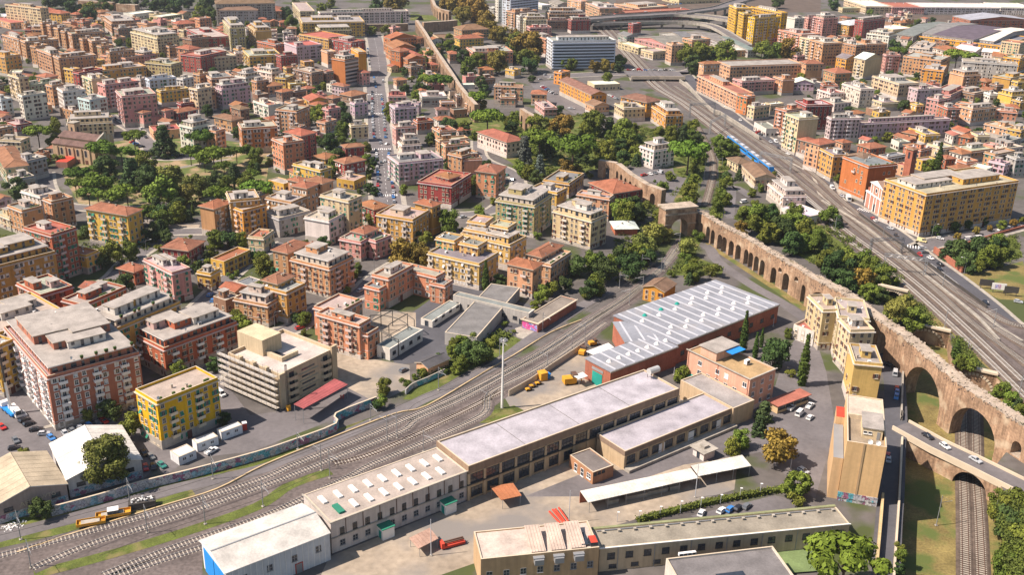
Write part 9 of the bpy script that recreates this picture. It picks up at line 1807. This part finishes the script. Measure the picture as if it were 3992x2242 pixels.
VEHICLES = [[1,-102,719.7,-91.5,644.6,10,-1.43,"left kerb of the long avenue",0],[1,-97.1,682.1,-82.5,584.2,13,-1.42,"left kerb of the long avenue",0],[1,-78.3,561.2,-65.6,475.3,13,-1.42,"left kerb of the long avenue",0],[1,-93.9,707.1,-87.8,667.5,6,-1.42,"right kerb of the long avenue",0],[1,-88.8,675.6,-75.8,584.9,11,-1.43,"right kerb of the long avenue",0],[1,-71.4,563.6,-56.5,462.1,13,-1.43,"right kerb of the long avenue",0],[1,-129.7,899,-115.6,806.7,10,-1.42,"shaded upper part of the avenue",0],[1,-107.8,771.8,-100.3,728.3,5,-1.4,"shaded upper part of the avenue",0],[0,-77.6,575.5,"h","silver",1.74,"crossroads of the avenue",0,0],[0,-73.4,573.2,"h","white",1.08,"crossroads of the avenue",0,0],[0,-70.3,536.8,"h","white",1.73,"middle of the avenue",0,0],[0,-71.9,534.3,"h","grey",1.73,"middle of the avenue",0,0],[0,-64.4,503.9,"h","silver",1.73,"middle of the avenue",0,0],[0,-98.3,753.1,"v","white",1.72,"top of the avenue",0,0],[1,17.9,751,28.1,721.3,9,0.33,"car park before the orange hospice",0],[0,16.3,803.7,"h","silver",1.11,"piazza behind the orange hospice",0,0],[0,21.7,794.6,"h","silver",0.8,"piazza behind the orange hospice",0,0],[0,25.8,785.5,"h","white",1.24,"piazza behind the orange hospice",0,0],[0,17.7,776.6,"h","silver",0.52,"piazza behind the orange hospice",0,0],[1,34.8,678.5,38.4,677.7,2,-0.21,"lower end of the hospice car park",0],[1,65,725.5,70.5,710.2,5,-1.23,"yard right of the orange hospice",0],[1,86.7,822.9,125,827.8,9,0.13,"rail overpass street",0],[0,100.3,807.8,"h","blue",0.13,"near side of the rail overpass",0,1],[0,112.4,809.3,"h","white",0.13,"near side of the rail overpass",0,1],[0,122.5,810,"h","white",0.13,"near side of the rail overpass",0,1],[1,136.8,794.6,142.3,696.5,8,-1.51,"trackside road below the overpass",0],[1,113.3,1143.8,148,1166.1,4,0.57,"elevated viaduct",1],[1,159.7,1174.8,184,1189.2,5,0.53,"elevated viaduct",1],[0,134.7,1165.7,"v","white",0.18,"elevated viaduct",1,0],[0,133.8,1106.3,"v","white",0.17,"lower ramp of the viaduct",1,0],[0,142.5,696.2,"h","white",-1.57,"trackside road opposite the brick block",0,0],[0,144.8,655.2,"h","white",-1.54,"trackside road opposite the low workshop",0,0],[1,149.2,622.6,153,613,4,0.37,"workshop wall on the trackside road",0],[0,151.9,599.3,"h","silver",-1.49,"foot of the tall cream block",0,0],[0,155.4,600.2,"v","white",-1.5,"foot of the tall cream block",0,0],[0,153.3,584.6,"h","black",-1.49,"trackside road before the cream block",0,0],[0,156.2,572.8,"h","white",-1.1,"trackside road before the peach tenement",0,0],[0,161,542.7,"h","black",-1.5,"foot of the peach tenement",0,0],[0,68,521.5,"p","red",0.59,"graffiti wall by the white house",0,0],[1,70.3,523.5,78.7,528,3,2.07,"graffiti wall by the white house",0],[0,112,478.5,"v","white",0.53,"yard of the pale trackside house",0,0],[0,163.8,524.8,"h","white",-1.35,"foot of the ochre tenement",0,0],[0,162.7,506,"v","white",-1.5,"trackside road before the orange brick hall",0,0],[0,163.7,492.4,"h","silver",-1.5,"foot of the orange brick hall",0,0],[0,165.2,486.6,"t","white",-1.69,"trackside road before the church facade",0,0],[1,168.1,459.5,168.1,452.5,2,-1.57,"trackside road before the ochre palazzo",0],[0,173.4,452.7,"h","red",-1.33,"foot of the ochre palazzo",0,0],[0,171.9,443.8,"h","silver",-1.02,"trackside road before the ochre palazzo corner",0,0],[0,171.1,433.8,"h","black",-1.57,"trackside road before the ochre palazzo corner",0,0],[0,180.1,427.3,"v","cream",-0.62,"corner of the ochre palazzo",0,0],[0,189.8,431.4,"h","white",-0.51,"side street of the ochre palazzo",0,0],[0,177.4,418.3,"h","silver",0.07,"mouth of the side street",0,0],[0,176.3,412.8,"h","grey",0.07,"mouth of the side street",0,0],[0,172.9,409.7,"h","red",-1.58,"road by the track fence",0,0],[0,176.1,405.8,"h","white",-1.18,"road by the track fence",0,0],[0,177.4,398.4,"h","black",-1.17,"road by the track fence",0,0],[0,175.2,393.1,"h","black",-1.58,"road by the track fence",0,0],[0,179.5,358.3,"h","black",-1.55,"lower trackside road",0,0],[0,192.7,360.2,"h","silver",-0.45,"open lot at the right edge",0,0],[1,201.3,430.9,209.9,433.6,4,0.31,"side street of the ochre palazzo",0],[1,221.6,445.2,234.7,452.3,5,0.5,"side street of the ochre palazzo",0],[0,-109.7,262,"h","silver",-0.67,"street behind the bright yellow block",0,0],[0,-142.1,257.9,"t","white",-0.8,"works yard under the crane",0,0],[0,-139.9,257.7,"h","silver",-0.8,"works yard under the crane",0,0],[0,-142.4,250.2,"h","red",-0.73,"left edge of the parking area",0,0],[0,-138.1,254.5,"h","black",1.03,"row along the works fence",0,0],[0,-135.9,252.5,"h","black",0.85,"row along the works fence",0,0],[0,-132.5,249.4,"s","black",0.35,"row along the works fence",0,0],[0,-129.3,247.3,"h","silver",0.23,"open parking area at the left",0,0],[0,-126.4,245.1,"h","blue",-0.8,"open parking area at the left",0,0],[0,-123.5,247.5,"h","silver",-0.86,"lamp post in the parking area",0,0],[0,-121.9,248.8,"h","grey",-0.82,"lamp post in the parking area",0,0],[0,-120.4,250.5,"h","silver",-0.82,"foot of the salmon brick block",0,0],[0,-118.6,252.1,"h","blue",-0.83,"foot of the salmon brick block",0,0],[0,-116.5,253.2,"h","grey",-0.83,"foot of the salmon brick block",0,0],[0,-115.6,254.9,"h","red",-0.65,"foot of the salmon brick block",0,0],[0,-113.3,255.9,"h","grey",-0.49,"foot of the salmon brick block",0,0],[0,-135.4,243.3,"h","grey",-0.87,"left part of the parking area",0,0],[0,-134,239.4,"h","black",0.42,"left part of the parking area",0,0],[0,-95.6,231.3,"h","red",-1.12,"scrap cars beside the white gabled shed",0,0],[0,-93.7,231.7,"h","black",-1.12,"scrap cars beside the white gabled shed",0,0],[0,-91.7,232.6,"h","green",-0.78,"scrap cars beside the white gabled shed",0,0],[0,-98.3,238.2,"h","black",-0.89,"scrap cars beside the white gabled shed",0,0],[0,-95.9,236.6,"h","grey",-0.9,"scrap cars beside the white gabled shed",0,0],[0,-80.7,240.2,"p","white",1.02,"yard with white site cabins",0,0],[0,-92.7,312.5,"h","white",0.48,"street behind the scaffolded building",0,0],[0,-91.7,310.9,"h","blue",0.48,"street behind the scaffolded building",0,0],[0,-85.6,307.6,"h","white",0.84,"street behind the scaffolded building",0,0],[0,-88.1,308.5,"h","black",0.85,"street behind the scaffolded building",0,0],[0,-72.9,321,"h","red",0.67,"street left of the salmon pink block",0,0],[0,-87,272.6,"v","white",-0.79,"gap behind the bright yellow block",0,0],[0,-33.8,291.1,"h","grey",0.88,"market yard ramp",0,0],[0,85,272.4,"p","white",0.95,"red roofed canteen in the depot yard",0,0],[0,91,273.9,"p","white",0.94,"red roofed canteen in the depot yard, the farther one",0,0],[0,86.7,269.1,"v","white",0.94,"depot yard beside the pickups",0,0],[0,89.2,266.8,"h","white",0.9,"depot yard, rightmost of the white vehicles",0,0],[0,48.9,216.7,"h","white",1.11,"hedge behind the long grey roof",0,0],[0,54.2,218,"h","white",0.87,"hedge behind the long grey roof",0,0],[0,56.5,218.7,"h","blue",0.86,"hedge behind the long grey roof",0,0],[0,58.6,219.3,"h","black",0.86,"hedge behind the long grey roof",0,0],[0,61,220.2,"h","grey",0.86,"hedge behind the long grey roof",0,0],[0,79.8,237.5,"h","silver",-0.94,"round tree in the asphalt yard",0,0],[0,123.2,251.3,"h","white",-1.2,"road bridge over the lower tracks",0,1],[0,129,244.4,"s","silver",-1.07,"road bridge over the lower tracks",0,1],[0,120.3,256.7,"s","black",-1.12,"shaded end of the road bridge",0,1],[0,124.6,297.2,"v","silver",1.21,"shaded lane below the aqueduct",0,0],[1,122.3,288.2,119,279.7,3,-1.95,"shaded lane below the aqueduct",0],[1,127.6,305.2,123.9,302.4,2,-0.92,"shaded lane below the aqueduct",0],[1,105.7,247,104.5,243.7,2,-1.91,"shaded lane beside the cream flats",0],[1,-249.1,621.6,-230.1,598.6,9,-0.88,"side street behind the church",0],[0,-221.3,595.2,"h","white",1.1,"crossing behind the church",0,0],[1,-217.5,565.7,-205.9,552.7,4,0.73,"street in front of the church",0],[0,-212.2,575.3,"h","black",-0.99,"street in front of the church",0,0],[0,-191.2,533.6,"h","silver",0.77,"park edge beyond the pines",0,0],[1,-185.1,538.6,-179.6,539.1,3,0.09,"park edge below the white block",0],[1,-134.3,541.6,-131.8,542.3,2,0.29,"park edge below the rose pink block",0],[0,-105,560.1,"v","white",0.62,"lane below the dark red houses",0,0],[1,-99.6,562.7,-96.6,563.8,2,0.37,"lane below the dark red houses",0],[0,-0.6,507.6,"h","silver",1.05,"lane beside the rose tower house",0,0],[0,1.8,500.7,"h","grey",1.13,"lane beside the rose tower house",0,0],[0,-4,515.4,"h","green",1.27,"lane beside the rose tower house",0,0],[0,-28.7,450.2,"v","white",0.77,"gate of the dark red villa",0,0],[0,-23,445.4,"h","silver",0.57,"gate of the dark red villa",0,0],[0,-111.5,348,"h","blue",1.4,"street left of the brown small house",0,0],[0,-108.9,343,"h","blue",1.46,"street left of the brown small house",0,0],[0,-56.9,355.7,"h","silver",1.11,"street behind the salmon pink block",0,0],[0,-123.7,382.2,"h","white",1.26,"corner right of the dark red villa",0,0]]
rc = random.Random(77)
def vlabel(kind, c, loc): return f"{c} {'car' if kind in 'hs' else VN[kind]} on the {loc}" if loc.split()[-1] else c
for v in VEHICLES:
    if v[0]:
        _, x0, y0, x1, y1, n, a, loc, el = v; loc = loc[2:] if loc[:2] in ('a ', 'p ') else loc
        for k in range(n):
            t = (k+.5)/n; c = rc.choice(['white','silver','silver','grey','black','red','blue','white']); kd = 's' if rc.random() < .3 else 'v' if rc.random() < .1 else 'h'
            vehicle(kd, c, x0+(x1-x0)*t+rc.uniform(-.25,.25), y0+(y1-y0)*t+rc.uniform(-.25,.25), a+rc.choice([0,math.pi])+rc.uniform(-.05,.05), f"{c} {'car' if kd != 'v' else 'van'} parked along the {loc}" if not el else f"{c} {'car' if kd != 'v' else 'van'} driving on the {loc}", f"vehicles along the {loc}", .03 if not el else 9.02)
    else:
        _, x, y, kd, c, a, loc, vi, br = v
        vehicle(kd, c, x, y, a, f"{c} {'car' if kd in 'hs' else VN[kd]} by the {loc}", None, 9.02 if vi else (.53 if 'bridge' in loc else 3.03) if br else .03)
# ground cover on the slopes, one object
UG_ = [([(63.1,641.2,0),(86.7,626.6,0),(113.5,609.1,0),(107.7,559.5,0),(87.1,470.9,0),(78.8,466.6,0),(77.6,485.5,0),(88.5,516.9,0),(82.0,537.6,0),(55.0,544.8,0)], 330), ([(117.5,609.5,0),(129.8,593.5,0),(128.0,569.9,0),(114.2,534.2,0),(97.1,454.0,0),(90.3,453.5,0),(105.6,512.5,0),(114.0,560.0,0)], 200), ([(-3.9,656.5,0),(50.7,662.3,0),(52.6,554.5,0),(44.5,532.8,0),(12.0,501.9,0),(-2.7,542.9,0)], 330), ([(48.7,469.7,0),(70.3,471.3,0),(65.6,422.3,0),(51.3,377.4,0),(40.2,368.3,0)], 200), ([(73.5,423.9,0),(84.3,427.8,0),(77.5,409.1,0),(76.4,402.3,0),(85.6,388.3,0),(83.6,381.2,0),(61.5,379.7,0),(69.1,398.1,0)], 90), ([(101.5,455.6,0),(126.6,475.8,0),(145.2,458.9,0),(157.0,384.2,0),(141.0,355.0,0),(126.8,391.0,0),(111.8,426.6,0)], 420), ([(182.0,414.3,0),(226.2,439.0,0),(217.5,411.0,0),(187.5,392.3,0)], 220), ([(141.3,362.7,0),(153.0,368.1,0),(153.6,344.7,0),(151.3,330.7,0),(143.5,340.7,0)], 130), ([(153.7,323.9,0),(157.0,326.7,0),(155.0,305.5,0),(147.8,304.6,0)], 70), ([(131.2,232.3,0),(133.3,221.0,0),(123.4,193.7,0),(114.9,189.4,0),(125.0,220.7,0)], 200), ([(-28.5,284.2,0),(-14.6,305.8,0),(-7.0,317.4,0),(-0.2,321.0,0),(-14.2,296.5,0)], 300), ([(-192.8,422.4,0),(-175.6,396.3,0),(-161.4,393.5,0),(-153.7,420.0,0),(-148.1,408.1,0),(-151.9,376.1,0),(-164.2,375.2,0)], 70), ([(-223.9,498.9,0),(-200.4,501.0,0),(-168.1,476.1,0),(-160.9,504.4,0),(-145.9,452.7,0),(-191.2,455.2,0)], 150)]
ru = random.Random(9); um = MB()
for poly, n in UG_:
    tri = geometry.tessellate_polygon([[Vector((p[0],p[1],0)) for p in poly]]); T_ = [[Vector((poly[i][0],poly[i][1],0)) for i in t] for t in tri]
    ar_ = [((t[1]-t[0]).cross(t[2]-t[0])).length for t in T_]
    for k in range(n):
        t = ru.choices(T_, ar_)[0]; a, b = ru.random(), ru.random()
        if a+b > 1: a, b = 1-a, 1-b
        p = t[0]+(t[1]-t[0])*a+(t[2]-t[0])*b; s = ru.uniform(.5,1.5)
        for j in range(48):
            d = Vector((ru.gauss(0,.5), ru.gauss(0,.5), abs(ru.gauss(.35,.3))))*s*1.3; u = Vector((ru.uniform(-1,1),ru.uniform(-1,1),ru.uniform(-1,1))).normalized()*.26*s**.5; w = u.orthogonal().normalized()*.22*s**.5
            um.quad([p+d-u, p+d-w, p+d+u, p+d+w])
o = part('undergrowth', um, 'leaf', None, color=(.085,.11,.02)); tag(o, 'dense low bushes covering the railway slopes and gardens', 'undergrowth', None, 'stuff')
# tell look-alikes apart by their place
from bpy_extras.object_utils import world_to_camera_view
bpy.context.view_layer.update()
same = {}
for o in bpy.data.objects:
    if o.parent is None and 'label' in o and o.get('kind') is None: same.setdefault(o['label'], []).append(o)
ORD = ['leftmost','second from the left','third from the left','fourth from the left','fifth from the left','sixth from the left','seventh from the left','eighth from the left','ninth from the left','tenth from the left','eleventh from the left','twelfth from the left','thirteenth from the left','fourteenth from the left','fifteenth from the left','sixteenth from the left']
for lab, os_ in same.items():
    if len(os_) < 2: continue
    P = {o: world_to_camera_view(scene, camo, o.location) for o in os_}
    rows = [os_]
    if len(os_) > 8:
        s_ = sorted(os_, key=lambda o: P[o].y); h2 = len(s_)//2; rows = [s_[:h2], s_[h2:]]
    for r_, row in enumerate(rows):
        row = sorted(row, key=lambda o: P[o].x)
        for k, o in enumerate(row):
            if k < len(ORD): 
                w_ = lab.split(); nl = lab + ', ' + ('' if len(rows) == 1 else 'nearer, ' if r_ == 0 else 'farther, ') + (ORD[k] if k < len(row)-1 or len(row) == 1 else 'rightmost')
                o['label'] = nl if len(nl.split()) <= 16 else nl.replace(' from the left', ' from left').replace(' the ', ' ', 1)
            if 'group' not in o: o['group'] = lab + 's'
hz = MB().box(-3300,-350,-9,3300,4200,CAMZ+4)
m = bpy.data.materials.new('haze_air'); m.use_nodes = True; n_ = m.node_tree.nodes; n_.remove(n_['Principled BSDF'])
pv = n_.new('ShaderNodeVolumePrincipled'); pv.inputs['Color'].default_value = (.82,.88,1,1); pv.inputs['Density'].default_value = HAZE; pv.inputs['Anisotropy'].default_value = .3
m.node_tree.links.new(pv.outputs[0], n_['Material Output'].inputs['Volume']); MATS['haze_air'] = m
o = part('haze', hz, 'haze_air', None); o['kind'] = 'stuff'
print('objects', len(bpy.data.objects))
